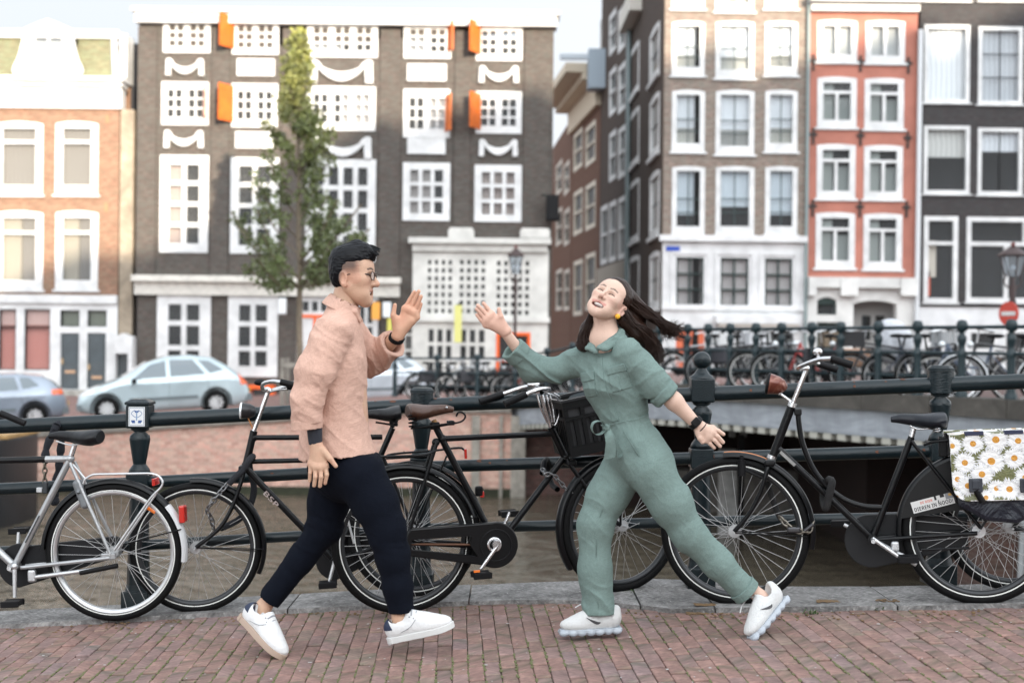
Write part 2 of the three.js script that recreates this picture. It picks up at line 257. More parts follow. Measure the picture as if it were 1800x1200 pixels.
{
  const r = rng(7), bedM = mat([0.11, 0.098, 0.07], 0.95, { map: rep(DT, 1.5), bump: rep(NT, 6), bs: 0.006 });
  const xs = [-7, -3.5, 0, 3.5, 7];
  const bed = mesh('joint_bed', ribbon(xs.map(x => ({ x, z: 7 })), xs.map(x => ({ x, z: -6.0 })), xs.map(x => groundY(x) - 0.0085), xs.map(x => groundY(x) - 0.5)), bedM, PAV);
  const geos = [1, 2, 3, 4, 5, 6].map(s => { const q = rng(s * 13), g = new RoundedBoxGeometry(0.0622, 0.05, 0.1925, 1, 0.005), p = g.attributes.position, uv = g.attributes.uv, ox = q(), oy = q(); const tx = (q() - 0.5) * 0.05, tz = (q() - 0.5) * 0.02; for (let i = 0; i < p.count; i++) { p.setY(i, p.getY(i) - 0.025 + p.getX(i) * tx + p.getZ(i) * tz); uv.setXY(i, p.getX(i) * 1.5 + ox, p.getZ(i) * 1.5 + oy); } return g; });
  const tones = [[0.225, 0.128, 0.112], [0.25, 0.145, 0.125], [0.20, 0.125, 0.118], [0.235, 0.15, 0.14], [0.19, 0.115, 0.10], [0.215, 0.15, 0.125], [0.205, 0.14, 0.14]];
  const brickMap = dataTex(512, (u, v) => { const a = tfbm(u, v, 6, 5, 3), b = tfbm(u, v, 30, 3, 8), m = Math.max(0, tfbm(u, v, 3, 4, 20) - 0.03) * 1.5; const s = 0.82 + 0.35 * a + 0.22 * b; return [s * (1 - 0.30 * m), s * (1 - 0.02 * m), s * (1 - 0.22 * m)]; }, true);
  const mats = tones.map((t, i) => mat(t.map((q, k) => q * 1.30 + [0.05, 0.034, 0.024][k]), 0.78, { map: rep(brickMap, 1), bump: rep(NT, 2.5), bs: 0.003 }));
  const yaw = Math.atan2(-100, FPX), list = [], W = 0.0640, L = 0.2045;
  for (let i = -64; i <= 66; i++) for (let j = -3; j < 40; j++) {
    const lx = i * W + (r() - 0.5) * 0.003, lz = -6.95 + j * L + ((i & 1) ? L * 0.5 : 0) + (r() - 0.5) * 0.01 + 0.05 * noise(i * 0.3, 0.3, 0.7) + 0.0022 * i;
    const dz = lz + 5.2, z = lz, xx = lx - dz * Math.tan(yaw);          // columns lean with the street's direction
    if (z < lineAt(kerbFront, xx) - 0.12 || z > 2.5 || Math.abs(xx) > 3.9) continue;
    if (z > -4.2 && (Math.abs(xx) > 2.4)) continue;
    list.push({ x: xx, z, y: groundY(xx) + 0.0035 * fbm(xx * 1.5, 0, z * 1.5) + (r() - 0.5) * 0.006, t: Math.floor(r() * 6), m: (mats.length + Math.floor(r() * 5.2 + 2.4 * fbm(xx * 0.8, 3, z * 0.8, 2))) % mats.length, d: -z });
  }
  list.sort((a, b) => (a.d < 4.75 ? 100 : a.d) - (b.d < 4.75 ? 100 : b.d));
  const slopeQ = new THREE.Quaternion().setFromAxisAngle(new V3(0, 0, 1), Math.atan(SLOPE)), yawQ = new THREE.Quaternion().setFromAxisAngle(new V3(0, 1, 0), -yaw);
  const rest = new Map(); let n = 0;
  for (const b of list) {
    const q = slopeQ.clone().multiply(yawQ), inView = b.d > 4.75 && Math.abs(b.x / b.d) < 0.41;
    if (inView && n < 300) { const o = mesh('brick', geos[b.t], mats[b.m], PAV); o.position.set(b.x, b.y, b.z); o.quaternion.copy(q); n++; }
    else { if (!rest.has(b.m)) rest.set(b.m, []); rest.get(b.m).push(geos[b.t].clone().applyQuaternion(q).translate(b.x, b.y, b.z)); }
  }
  for (const [m, l] of rest) mesh('bricks', merge(l), mats[m], PAV).userData.kind = 'stuff';
  // moss and weeds in the joints
  const mg = []; for (let i = 0; i < 9000; i++) { const z = -6.5 + r() * 2.0, x = (r() - 0.5) * 5; if (z < lineAt(kerbFront, x) + 0.02) continue; const k = fbm(x * 1.1 + 4, 1, z * 1.6, 3); if (k < -0.12 + 0.3 * r()) continue; const jx = Math.round((x - (z + 5.2) * Math.tan(-yaw)) / W - 0.5) * W + W / 2 + (z + 5.2) * Math.tan(-yaw) + (r() - 0.5) * 0.008; const s = 0.0025 + 0.0045 * r(); mg.push(new THREE.IcosahedronGeometry(s, 0).scale(1, 0.5, 1.8 + 2 * r()).translate(jx, groundY(jx) - 0.001, z)); }
  const moss = mesh('moss', merge(mg), mat([0.115, 0.12, 0.05], 0.95), PAV); moss.userData.kind = 'stuff';
  const pg = []; for (let i = 0; i < 170; i++) { const z = -6.4 + r() * 1.7, x = (r() - 0.5) * 4.6; if (z < lineAt(kerbFront, x) + 0.03) continue; const s = 0.003 + 0.006 * r() * r(); pg.push(new THREE.CircleGeometry(s, 7).scale(1.3, 1, 1).rotateX(-Math.PI / 2).rotateY(r() * 6).rotateZ(Math.atan(SLOPE)).translate(x, groundY(x) + 0.0075, z)); }
  mesh('pale_specks', merge(pg), mat([0.42, 0.41, 0.40], 0.8), PAV).userData.kind = 'stuff';
  // kerb: stones laid along the water's edge
  const kerb = new THREE.Group(); kerb.name = 'kerb'; struct(kerb); scene.add(kerb);
  const kg = dataTex(512, (u, v) => { const a = tfbm(u, v, 4, 5, 2), b = tfbm(u, v, 40, 3, 6), w = Math.pow(clamp(0.5 + 1.2 * tfbm(u, v, 60, 2, 4)), 6); const s = 0.74 + 0.4 * a + 0.35 * b + 0.4 * w; return [s, s, s * 1.01]; }, true);
  const km = [0.32, 0.355, 0.38].map(s => mat([s, s * 0.97, s * 0.925], 0.85, { map: rep(kg, 1.3), bump: rep(NT, 5), bs: 0.006 }));
  const kx = [-5, -3.6, -2.75, -1.98, -1.1, -0.2, 0.62, 0.95, 1.75, 2.7, 3.6, 5];
  for (let i = 0; i < kx.length - 1; i++) {
    const a = kx[i] + 0.004, b = kx[i + 1] - 0.004, pts = [a, ...kerbFront.map(p => p.x).filter(x => x > a + 0.05 && x < b - 0.05), b], dy = 0.022 + (r() - 0.5) * 0.006;
    mesh('kerb_stone', ribbon(pts.map(x => ({ x, z: lineAt(kerbFront, x) })), pts.map(x => ({ x, z: lineAt(kerbBack, x) })), pts.map(x => groundY(x) + dy), pts.map(x => groundY(x) - 0.3)), km[i % 3], kerb);
  }
  const near = kx.map(x => ({ x, z: lineAt(kerbBack, x) + 0.03 })), nb = brickTex(256, 14, 6, [0.5, 0.47, 0.44], [0.42, 0.3, 0.26], 44);
  struct(mesh('near_quay_wall', ribbon(near.map(p => ({ x: p.x, z: p.z + 0.3 })), near, near.map(p => groundY(p.x) - 0.31), near.map(() => -3.2)), mat([0.4, 0.36, 0.33], 0.9, { map: rep(nb.map, 1), bump: rep(nb.bump, 1) })));
  // litter and grit by the kerb
  const lg = []; for (let i = 0; i < 240; i++) { const x = -2.5 + 5 * r(), z = lineAt(kerbFront, x) + 0.02 + Math.abs(r() + r() - 1) * 0.22, s = 0.003 + 0.005 * r(); lg.push(new THREE.IcosahedronGeometry(s, 0).scale(1.4, 0.5, 1).rotateY(r() * 6).translate(x, groundY(x) + 0.003, z)); }
  for (const [px, py, n2] of [[1455, 1066, 60], [1560, 1065, 24], [1240, 1072, 50], [1225, 1078, 40]]) { const c = onGround(px, py); for (let i = 0; i < n2; i++) lg.push(new THREE.IcosahedronGeometry(0.004 + 0.006 * r(), 0).scale(1.8, 0.3, 1).rotateY(r() * 6).translate(c.x + (r() - 0.5) * 0.10, groundY(c.x) + 0.026 * (c.z < lineAt(kerbFront, c.x) ? 1 : 0.1), c.z + (r() - 0.5) * 0.05)); }
  tag(mesh('dry_leaf_litter', merge(lg), mat([0.16, 0.10, 0.05], 0.95)), 'dry brown leaf litter and grit along the kerb', 'litter', null, 'stuff');
  const wg = []; for (const [px, py, n2] of [[1120, 1045, 40], [1548, 1072, 40], [1424, 1080, 22]]) { const c = onGround(px, py); for (let i = 0; i < n2; i++) { const a = r() * 6.3, l = 0.012 + 0.022 * r(), g = new THREE.PlaneGeometry(0.006, l, 1, 2).translate(0, l / 2, 0).rotateX(0.5 + 0.8 * r()).rotateY(a); wg.push(g.translate(c.x + (r() - 0.5) * 0.07, groundY(c.x) + 0.003, c.z + (r() - 0.5) * 0.03)); } }
  tag(mesh('weeds', merge(wg), mat([0.07, 0.13, 0.035], 0.8, { transmission: 0.3, thickness: 0 })), 'small green weeds growing at the kerb edge', 'weeds', null, 'stuff');
}
// ------------------------------------------------------------ the bridge across the canal
const bridgeT = new V3(-3.6, 0, -5.8).normalize(), bridgeN = new V3(5.8, 0, -3.6).normalize();
{
  const b = thing('canal_bridge', 'low canal bridge with pale beam crossing the dark water at right', 'bridge');
  const e = bridgeRow, back = k => e.map(p => ({ x: p.x + bridgeN.x * k, z: p.z + bridgeN.z * k })), fr = k => back(k);
  const y = e.map(p => p.y);
  mesh('deck', ribbon(fr(0.5), back(9), y, y.map(v => v - 0.5)), mat([0.30, 0.28, 0.27], 0.85, { map: rep(paveFar.map, 0.5) }), b);
  const stone = mat([0.115, 0.108, 0.10], 0.85, { map: rep(DT, 0.5), bump: rep(NT, 2), bs: 0.005 });
  const lens = []; let L = 0; for (let i = 0; i < e.length - 1; i++) { lens.push(L); L += Math.hypot(e[i + 1].x - e[i].x, e[i + 1].z - e[i].z); } lens.push(L);
  const along = s => { let i = 0; while (i < e.length - 2 && s > lens[i + 1]) i++; const t = (s - lens[i]) / (lens[i + 1] - lens[i]); return { x: mix(e[i].x, e[i + 1].x, t), y: mix(e[i].y, e[i + 1].y, t), z: mix(e[i].z, e[i + 1].z, t) }; };
  for (let s = 0; s < L - 0.1; s += 1.3) { const a = along(s + 0.006), c = along(Math.min(L, s + 1.294)), o = (p, k) => ({ x: p.x + bridgeN.x * k, z: p.z + bridgeN.z * k }); mesh('kerb_stone', ribbon([o(a, -0.06), o(c, -0.06)], [o(a, 0.495), o(c, 0.495)], [a.y + 0.10, c.y + 0.10], [a.y - 0.16, c.y - 0.16]), stone, b); }
  const bt = dataTex(256, (u, v) => { const a = tfbm(u, v, 3, 4, 1), s = 0.86 + 0.3 * a - 0.25 * Math.max(0, tfbm(u * 4 % 1, 0.3, 9, 3, 4)) * (1 - v * 0.5); return [s, s, s * 1.01]; });
  const beam = mat([0.40, 0.43, 0.46], 0.7, { map: rep(bt, 0.5, 2) });
  mesh('beam', ribbon(fr(0.02), back(0.49), y.map(v => v - 0.165), y.map(v => v - 0.56)), beam, b);
  const dent = []; for (let s = 0.2; s < L; s += 0.3) { const a = along(s), c = along(Math.min(L, s + 0.17)); dent.push(ribbon([{ x: a.x, z: a.z }, { x: c.x, z: c.z }].map(p => ({ x: p.x + bridgeN.x * 0.03, z: p.z + bridgeN.z * 0.03 })), [a, c].map(p => ({ x: p.x + bridgeN.x * 0.3, z: p.z + bridgeN.z * 0.3 })), [a.y - 0.562, c.y - 0.562], [a.y - 0.66, c.y - 0.66])); }
  mesh('girder_ends', merge(dent), mat([0.42, 0.41, 0.36], 0.8), b).userData.kind = 'stuff';
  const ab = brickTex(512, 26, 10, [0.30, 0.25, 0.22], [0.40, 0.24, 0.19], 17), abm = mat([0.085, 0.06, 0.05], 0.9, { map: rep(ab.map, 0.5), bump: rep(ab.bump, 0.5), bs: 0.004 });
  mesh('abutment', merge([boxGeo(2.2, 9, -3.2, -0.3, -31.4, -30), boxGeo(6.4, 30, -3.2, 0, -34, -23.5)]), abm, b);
  mesh('ledge', boxGeo(3.6, 6.4, -3.2, -1.55, -29.98, -29.2), mat([0.24, 0.23, 0.22], 0.9, { map: DT }), b);
  const gm = mat([0.40, 0.41, 0.42], 0.6, { map: DT });
  const q0 = at(1268, 790, 25.5), q1 = at(1305, 950, 25.5); mesh('buttress', boxGeo(q0.x, q1.x - 0.12, -3.2, q0.y, -25.8, -25.5), gm, b); mesh('pile', boxGeo(q1.x - 0.1, q1.x, -3.2, q0.y + 0.3, -25.5, -25.35), M.blackMatte, b);
  const q2 = at(1283, 735, 27), q3 = at(1312, 768, 27); mesh('hanger', merge([boxGeo(q2.x, q2.x + 0.12, q3.y, q2.y, -27.1, -27), boxGeo(q3.x - 0.1, q3.x, q3.y, q2.y, -27.1, -27)]), gm, b);
  const nbr = brickTex(512, 24, 9, [0.62, 0.58, 0.55], [0.46, 0.36, 0.33], 23);
  const w = at(1732, 1000, 18.2); mesh('landing_wall', boxGeo(w.x, w.x + 9, -3.2, -0.3, -19.5, -18.2), mat([0.42, 0.38, 0.36], 0.9, { map: rep(nbr.map, 0.55), bump: rep(nbr.bump, 0.55), bs: 0.004 }), b);
  mesh('drain_pipe', cyl(new V3(w.x + 0.42, -3, -18.1), new V3(w.x + 0.55, 0.2, -18.1), 0.05), mat([0.35, 0.37, 0.38], 0.5), b);
}
const railM = mat([0.0055, 0.014, 0.018], 0.3, { specularIntensity: 0.8, map: rep(VT, 2), bump: rep(NT, 3), bs: 0.0015 });
const farRailM = mat([0.008, 0.026, 0.033], 0.45, { map: VT });
// where the ray through a photo column meets a row of plan points
function hit(px, row, py = 640) { const d = ray(px, py); for (let i = 0; i < row.length - 1; i++) { const a = row[i], b = row[i + 1], ex = b.x - a.x, ez = b.z - a.z, den = d.x * ez - d.z * ex; if (Math.abs(den) < 1e-9) continue; const s = (a.x * ez - a.z * ex) / den, t = (d.x * a.z - d.z * a.x) / -den; const t2 = Math.abs(ex) > Math.abs(ez) ? (d.x * s - a.x) / ex : (d.z * s - a.z) / ez; if (s > 0 && t2 >= -1e-3 && t2 <= 1.001) return { x: d.x * s, z: d.z * s, y: mix(a.y, b.y, clamp(t2)) }; } return null; }
const farRow = [...bridgeRow, { x: -1.6, z: -32.6, y: -0.23 }, { x: -3.2, z: -33.5, y: -0.25 }];
const postProfile = h => [[0.075, 0], [0.075, 0.05], [0.05, 0.10], [0.047, 0.52], [0.06, 0.545], [0.06, 0.60], [0.036, 0.63], [0.036, 0.68], [0.055, 0.75], [0.056, 0.80], [0.03, 0.84], [0.032, 0.87], [0.065, 0.89], [0.07, 0.97], [0.05, 1.02], [0, 1.03]].map(([r, y]) => [r, y * h]);
{
  const t = thing('bridge_railing', 'dark green cast iron railing with many baluster posts along the far bridge', 'railing');
  const pg = lathe(postProfile(1.06), 14); pg.scale(1.15, 1, 1.15);
  const pts = [];
  for (const px of [2050, 1950, 1862, 1770, 1683, 1605, 1536, 1470, 1419, 1366, 1321, 1276, 1237, 1201, 1152, 1100, 1050, 1000, 955, 900, 833, 762, 688]) { const h = hit(px, farRow); if (!h) continue; h.y += 0.10; pts.push(h); const p = mesh('post', pg, farRailM, t); p.position.set(h.x + bridgeN.x * 0.1, h.y, h.z + bridgeN.z * 0.1); }
  for (let i = 0; i < pts.length - 1; i++) for (const [hh, r] of [[0.985, 0.028], [0.62, 0.024], [0.28, 0.024]]) { const a = pts[i], b = pts[i + 1], o = bridgeN; mesh('rail', cyl(new V3(a.x + o.x * 0.1, a.y + hh, a.z + o.z * 0.1), new V3(b.x + o.x * 0.1, b.y + hh, b.z + o.z * 0.1), r, r, 8), farRailM, t); }
}
// ------------------------------------------------------------ houses
const facadeBrick = brickTex(512, 26, 9, [0.86, 0.80, 0.74], [0.80, 0.78, 0.76], 3);
const fbB = (k = 0.62) => ({ map: rep(facadeBrick.map, k), bump: rep(facadeBrick.bump, k), bs: 0.003 });
const paneM = mat([0.9, 0.93, 0.95], 0.03, { transmission: 0.95, thickness: 0, ior: 1.5, specularIntensity: 0.22 });
const paneM2 = mat([0.02, 0.024, 0.026], 0.04, { clearcoat: 1, clearcoatRoughness: 0.02 });
const roomM = mat([0.007, 0.007, 0.008], 0.9, { map: rep(DT, 0.12) });
const frameWhite = mat([0.74, 0.745, 0.745], 0.5, { map: rep(VT, 0.5) });
const curtainMats = {};
const foldTex = dataTex(256, (u, v) => { const s = 0.94 + 0.06 * Math.sin(u * 2 * Math.PI * 9 + 2.5 * tnoise(u, v, 2)); return [s, s, s]; });
function curtainMat(c) { const k = c.join(); return curtainMats[k] ||= mat(c, 0.95, { map: rep(foldTex, 1), side: THREE.DoubleSide }); }
const planeUnit = new THREE.PlaneGeometry(1, 1);
class House {
  constructor(name, label, category, a, b, base) {                    // a, b: plan points of the facade's left and right ends
    this.a = new V3(a[0], base, a[1]); this.b = new V3(b[0], base, b[1]); this.w = this.a.distanceTo(this.b); this.base = base;
    this.u = new V3().subVectors(this.b, this.a).normalize(); this.n = new V3().crossVectors(this.u, YUP);
    this.g = thing(name, label, category, [this.a.x, base, this.a.z]); this.g.rotation.y = Math.atan2(-this.u.z, this.u.x);
  }
  f(px, py) { const d = ray(px, py), c = new V3(0, CY, 0), s = this.n.dot(new V3().subVectors(this.a, c)) / this.n.dot(d), p = c.addScaledVector(d, s).sub(this.a); return [p.dot(this.u), p.y]; }
  rect([x0, y0, x1, y1]) { const cx = (x0 + x1) / 2, cy = (y0 + y1) / 2; return [this.f(x0, cy)[0], this.f(cx, y1)[1], this.f(x1, cy)[0], this.f(cx, y0)[1]]; }  // left, bottom, right, top
  wall(top, m, holes, t = 0.4, left = 0, right = this.w, bottom = -0.4) {
    const s = poly([[left, bottom], [right, bottom], [right, top], [left, top]]);
    for (const [l, b, r, t2, arch] of holes) { const p = new THREE.Path(); p.moveTo(l, b); p.lineTo(r, b); p.lineTo(r, t2 - (arch || 0)); arch ? p.quadraticCurveTo((l + r) / 2, t2 + arch, l, t2 - arch) : p.lineTo(l, t2); p.closePath(); s.holes.push(p); }
    return mesh('wall', extr(s, t).translate(0, 0, -t), m, this.g);
  }
  // window: outer frame rect, pane rects as a list of [x0,y0,x1,y1] in frame metres
  window(r, panes, o = {}) {
    const [l, b, rr, t] = r, s = new THREE.Shape(), arch = o.arch || 0; s.moveTo(l, b); s.lineTo(rr, b); s.lineTo(rr, t - arch); arch ? s.quadraticCurveTo((l + rr) / 2, t + arch, l, t - arch) : s.lineTo(l, t); s.closePath();
    for (const [x0, y0, x1, y1] of panes) { const p = new THREE.Path(); p.moveTo(x0, y0); p.lineTo(x1, y0); p.lineTo(x1, y1); p.lineTo(x0, y1); p.closePath(); s.holes.push(p); }
    const w = mesh(o.name || 'window', extr(s, o.depth || 0.13).translate(0, 0, (o.out ?? 0.035) - (o.depth || 0.13)), o.mat || frameWhite, this.g), z = -0.05 + (o.out ?? 0.035) - 0.035;
    if (panes.length > 24) { mesh('panes', merge(panes.map(([x0, y0, x1, y1]) => planeUnit.clone().scale(x1 - x0, y1 - y0, 1).translate((x0 + x1) / 2, (y0 + y1) / 2, z))), o.pane || paneM, w).userData.kind = 'stuff'; }
    else for (const [x0, y0, x1, y1] of panes) { const p = mesh('pane', planeUnit, o.pane || paneM, w); p.scale.set(x1 - x0, y1 - y0, 1); p.position.set((x0 + x1) / 2, (y0 + y1) / 2, z); }
    if (o.bars) mesh('glazing_bars', merge(o.bars.map(q => boxGeo(...q, z - 0.015, z + 0.02))), o.barMat || M.blackMatte, w);
    if (o.sill) mesh('sill', boxGeo(l - 0.08, rr + 0.08, b - o.sill, b - 0.003, -0.05, 0.09), o.mat || frameWhite, w);
    for (const [c, x0, y0, x1, y1] of o.curtains || []) { const p = mesh('curtain', planeUnit, curtainMat(c), w); p.scale.set((x1 - x0) * (rr - l), (y1 - y0) * (t - b), 1); p.position.set(mix(l, rr, (x0 + x1) / 2), mix(b, t, (y0 + y1) / 2), -0.2); }
    return w;
  }
  room(top, left = 0, right = this.w, bottom = -0.3) { mesh('room', boxGeo(left + 0.02, right - 0.02, bottom, top - 0.05, -1.3, -1.1), roomM, this.g); }
  body(top, depth, m, left = 0, right = this.w) { mesh('body', boxGeo(left + 0.01, right - 0.01, -0.4, top - 0.1, -depth, -1.35), m, this.g); }
  box(name, px, z0, z1, m) { const [l, b, r, t] = this.rect(px); return mesh(name, boxGeo(l, r, b, t, z0, z1), m, this.g); }
}
// panes of a frame: border, bar width, rows (weights from the top) and columns per row
function grid([l, b, r, t], border, bar, rows, cols, bottomBorder = border) {
  const out = [], H = t - b - border - bottomBorder, W = r - l - 2 * border, sum = rows.reduce((p, c) => p + c, 0), hs = rows.map(q => (H - bar * (rows.length - 1)) * q / sum); let y = t - border;
  rows.forEach((_, i) => { const n = Array.isArray(cols) ? cols[i] : cols, w = (W - bar * (n - 1)) / n; for (let k = 0; k < n; k++) out.push([l + border + k * (w + bar), y - hs[i], l + border + k * (w + bar) + w, y]); y -= hs[i] + bar; });
  return out;
}
const ZA = -47, ZD = -45;
const Xat = (px, z) => (px - 900) * -z / FPX;
// --- orange brick house at the left
{
  const h = new House('brick_house', 'orange brick house with white window frames, green mansard roof and two slate doors', 'house', [Xat(-140, ZA), ZA], [Xat(205, ZA), ZA], FAR);
  const wm = mat([0.37, 0.245, 0.18], 0.9, fbB(0.62)), top = h.rect([0, 190, 200, 300])[3], mid = h.rect([0, 518, 200, 640])[3];
  const wins = []; for (const [x0, x1] of [[-108, -32], [-9, 75], [97, 172]]) for (const [y0, y1] of [[213, 342], [370, 509]]) wins.push(h.rect([x0, y0, x1, y1]));
  h.wall(top, wm, wins.map(q => [...q, 0.09]), 0.4, 0, h.w, mid + 0.004);
  const cols = [[[0.45, 0.42, 0.38], 0.1, 0.05, 0.9, 0.95]];
  wins.forEach((q, i) => h.window(q, grid(q, 0.26, 0.13, [0.22, 0.78], 1, 0.34), { arch: 0.09, sill: 0.08, curtains: i % 2 ? [[[0.34, 0.29, 0.22], 0.12, 0.05, 0.55, 0.95], [[0.17, 0.15, 0.13], 0.5, 0.05, 0.9, 0.95]] : [[[0.20, 0.175, 0.15], 0.1, 0.05, 0.9, 0.95]] }));
  for (const x of [188, 188]) { }
  h.box('wall_anchor', [185, 202, 191, 216], 0.003, 0.03, mat([0.35, 0.18, 0.1], 0.8)); h.box('wall_anchor', [183, 356, 189, 372], 0.003, 0.03, mat([0.35, 0.18, 0.1], 0.8));
  // ground floor in white painted timber
  const gw = [[-60, 543, -8, 650], [-3, 543, 27, 650], [42, 543, 87, 650]].map(q => h.rect(q)), dr = [[105, 585, 138, 684], [152, 585, 185, 694]].map(q => h.rect(q)), fl = [[105, 545, 139, 574], [153, 545, 187, 574]].map(q => h.rect(q));
  h.wall(mid, frameWhite, [...gw, ...fl, ...dr].map(q => q), 0.35);
  gw.forEach(q => h.window(q, grid(q, 0.03, 0.05, [0.28, 0.72], 1), { mat: M.blackMatte, out: -0.02, curtains: [[[0.60, 0.22, 0.17], 0, 0, 1, 0.74], [[0.68, 0.42, 0.36], 0, 0.74, 1, 1]] }));
  fl.forEach(q => h.window(q, grid(q, 0.03, 0.02, [1], 1), { mat: M.blackMatte, out: -0.03, curtains: [[[0.16, 0.17, 0.12], 0, 0, 1, 1]] }));
  const dm = mat([0.055, 0.072, 0.082], 0.35, { map: VT, clearcoat: 0.3 });
  dr.forEach(q => { const d = mesh('door', boxGeo(q[0] + 0.002, q[2] - 0.002, q[1], q[3] - 0.002, -0.16, -0.09), dm, h.g), cx = (q[0] + q[2]) / 2, w = (q[2] - q[0]) * 0.34; mesh('panel', merge([boxGeo(cx - w, cx + w, q[1] + 0.9, q[3] - 0.15, -0.09, -0.07), boxGeo(cx - w, cx + w, q[1] + 0.12, q[1] + 0.5, -0.09, -0.07)]), dm, d); mesh('letter_slot', boxGeo(cx - w * 0.8, cx + w * 0.8, q[1] + 0.58, q[1] + 0.68, -0.09, -0.06), mat([0.5, 0.32, 0.2], 0.35, { metalness: 0.7 }), d); mesh('handle', boxGeo(q[0] + 0.03, q[0] + 0.09, q[1] + 0.9, q[1] + 1.1, -0.09, -0.02), mat([0.5, 0.35, 0.2], 0.3, { metalness: 0.8 }), d); });
  h.box('step', [100, 685, 192, 695], 0.003, 0.5, mat([0.5, 0.5, 0.48], 0.8, { map: DT }));
  h.box('string_course', [-140, 518, 206, 532], 0.003, 0.12, frameWhite); h.box('plinth', [-140, 662, 100, 694], 0.003, 0.06, frameWhite);
  // cornice and mansard
  const c0 = h.rect([-140, 137, 210, 190]); mesh('cornice', merge([boxGeo(-0.05, h.w + 0.1, c0[1] + 0.002, c0[3] - 0.32, -0.4, 0.12), boxGeo(-0.1, h.w + 0.18, c0[3] - 0.318, c0[3] - 0.16, -0.4, 0.3), boxGeo(-0.15, h.w + 0.28, c0[3] - 0.158, c0[3], -0.4, 0.5)]), frameWhite, h.g);
  const m0 = h.rect([-140, 57, 193, 137]), rt = m0[3], rb = c0[3] + 0.003, tileM = mat([0.30, 0.315, 0.20], 0.85, { map: rep(facadeBrick.map, 0.5, 0.5), bump: rep(facadeBrick.bump, 0.5, 0.5), bs: 0.01 });
  const rf = new THREE.BufferGeometry(); { const L = 0, Rr = m0[2] + 0.15, q = [[L, rb, -0.05], [Rr, rb, -0.05], [Rr - 0.32, rt, -0.9], [L, rt, -0.9]]; rf.setAttribute('position', new THREE.Float32BufferAttribute([...q[0], ...q[1], ...q[2], ...q[0], ...q[2], ...q[3]], 3)); rf.setAttribute('uv', new THREE.Float32BufferAttribute([0, 0, Rr, 0, Rr, 2, 0, 0, Rr, 2, 0, 2], 2)); rf.computeVertexNormals(); }
  const roof = mesh('roof', rf, tileM, h.g);
  mesh('ridge', boxGeo(-0.05, m0[2] + 0.05, rt, rt + 0.3, -1.3, -0.75), frameWhite, roof);
  mesh('hip_board', merge([cyl(new V3(m0[2] + 0.2, rb, -0.03), new V3(m0[2] - 0.14, rt, -0.88), 0.16, 0.13, 4), boxGeo(m0[2] + 0.2, h.w + 0.1, rb, rt + 0.1, -1.6, -0.5)]), frameWhite, roof);
  const dw = h.rect([46, 60, 124, 134]), dp = h.rect([62, 62, 110, 130]); dw[1] = rb;
  const dor = h.window([dw[0], dw[1], dw[2], dw[3]], grid([dp[0] - 0.1, dp[1], dp[2] + 0.1, dp[3]], 0.1, 0.05, [1], 2), { name: 'dormer', out: 0.12, depth: 0.3, curtains: [[[0.45, 0.48, 0.52], 0.2, 0, 0.8, 1]] });
  const ped = poly([[dw[0] - 0.25, 0], [dw[2] + 0.25, 0], [dw[2] + 0.1, 0.14], [(dw[0] + dw[2]) / 2 + 0.25, 0.42], [(dw[0] + dw[2]) / 2, 0.5], [(dw[0] + dw[2]) / 2 - 0.25, 0.42], [dw[0] - 0.1, 0.14]]); mesh('pediment', extr(ped, 0.4).translate(0, dw[3], -0.25), frameWhite, dor);
  const vol = s => { const p = new THREE.Shape(), x = s < 0 ? dw[0] : dw[2]; p.moveTo(x, dw[1] + 0.05); p.quadraticCurveTo(x + s * 0.62, dw[1] + 0.0, x + s * 0.42, dw[1] + 0.45); p.quadraticCurveTo(x + s * 0.22, dw[1] + 0.75, x + s * 0.1, dw[3]); p.lineTo(x, dw[3]); p.closePath(); return extr(p, 0.12); }; mesh('scroll', vol(-1), frameWhite, dor); mesh('scroll', vol(1), frameWhite, dor);
  mesh('dormer_cheeks', boxGeo(dw[0] + 0.02, dw[2] - 0.02, dw[1], dw[3] - 0.02, -1.2, -0.25), M.blackMatte, dor);
  h.room(mid - 0.01); mesh('room', boxGeo(0.02, h.w - 0.02, mid + 0.05, top - 0.05, -1.3, -1.1), mat([0.2, 0.18, 0.16], 0.9), h.g); h.body(rt, 9, wm);
}
// --- narrow cream strip and porch between the houses
{
  const h = new House('narrow_house', 'narrow cream strip of house with small white porch between the brick and black houses', 'house', [Xat(206.5, ZA), ZA], [Xat(239, ZA), ZA], FAR);
  const t = h.rect([206, 192, 238, 300])[3]; mesh('wall', boxGeo(0.003, h.w * 0.72, -0.4, t, -0.4, -0.05), mat([0.42, 0.36, 0.29], 0.9, { map: rep(DT, 0.3) }), h.g); mesh('reveal', boxGeo(h.w * 0.72 + 0.002, h.w - 0.01, -0.4, t + 0.3, -1.2, -0.5), mat([0.05, 0.045, 0.045], 0.9), h.g);
  const p = h.rect([203, 588, 240, 692]), d = h.rect([209, 621, 231, 694]); const s = poly([[p[0] + 0.08, p[1]], [p[2] - 0.02, p[1]], [p[2] - 0.02, p[3] - 0.1], [(p[0] + p[2]) / 2, p[3] + 0.05], [p[0] + 0.08, p[3] - 0.1]]), ho = new THREE.Path(); ho.moveTo(d[0], d[1] + 0.05); ho.lineTo(d[2], d[1] + 0.05); ho.lineTo(d[2], d[3]); ho.lineTo(d[0], d[3]); s.holes.push(ho);
  mesh('porch', extr(s, 0.5).translate(0, 0, 0.02), frameWhite, h.g); mesh('door', boxGeo(d[0] + 0.01, d[2] - 0.01, d[1], d[3] - 0.01, 0.05, 0.2), mat([0.05, 0.06, 0.065], 0.4), h.g);
  mesh('body', boxGeo(0, h.w, -0.4, h.rect([206, 62, 238, 100])[3], -9, -1.3), mat([0.045, 0.045, 0.05], 0.9), h.g);
}
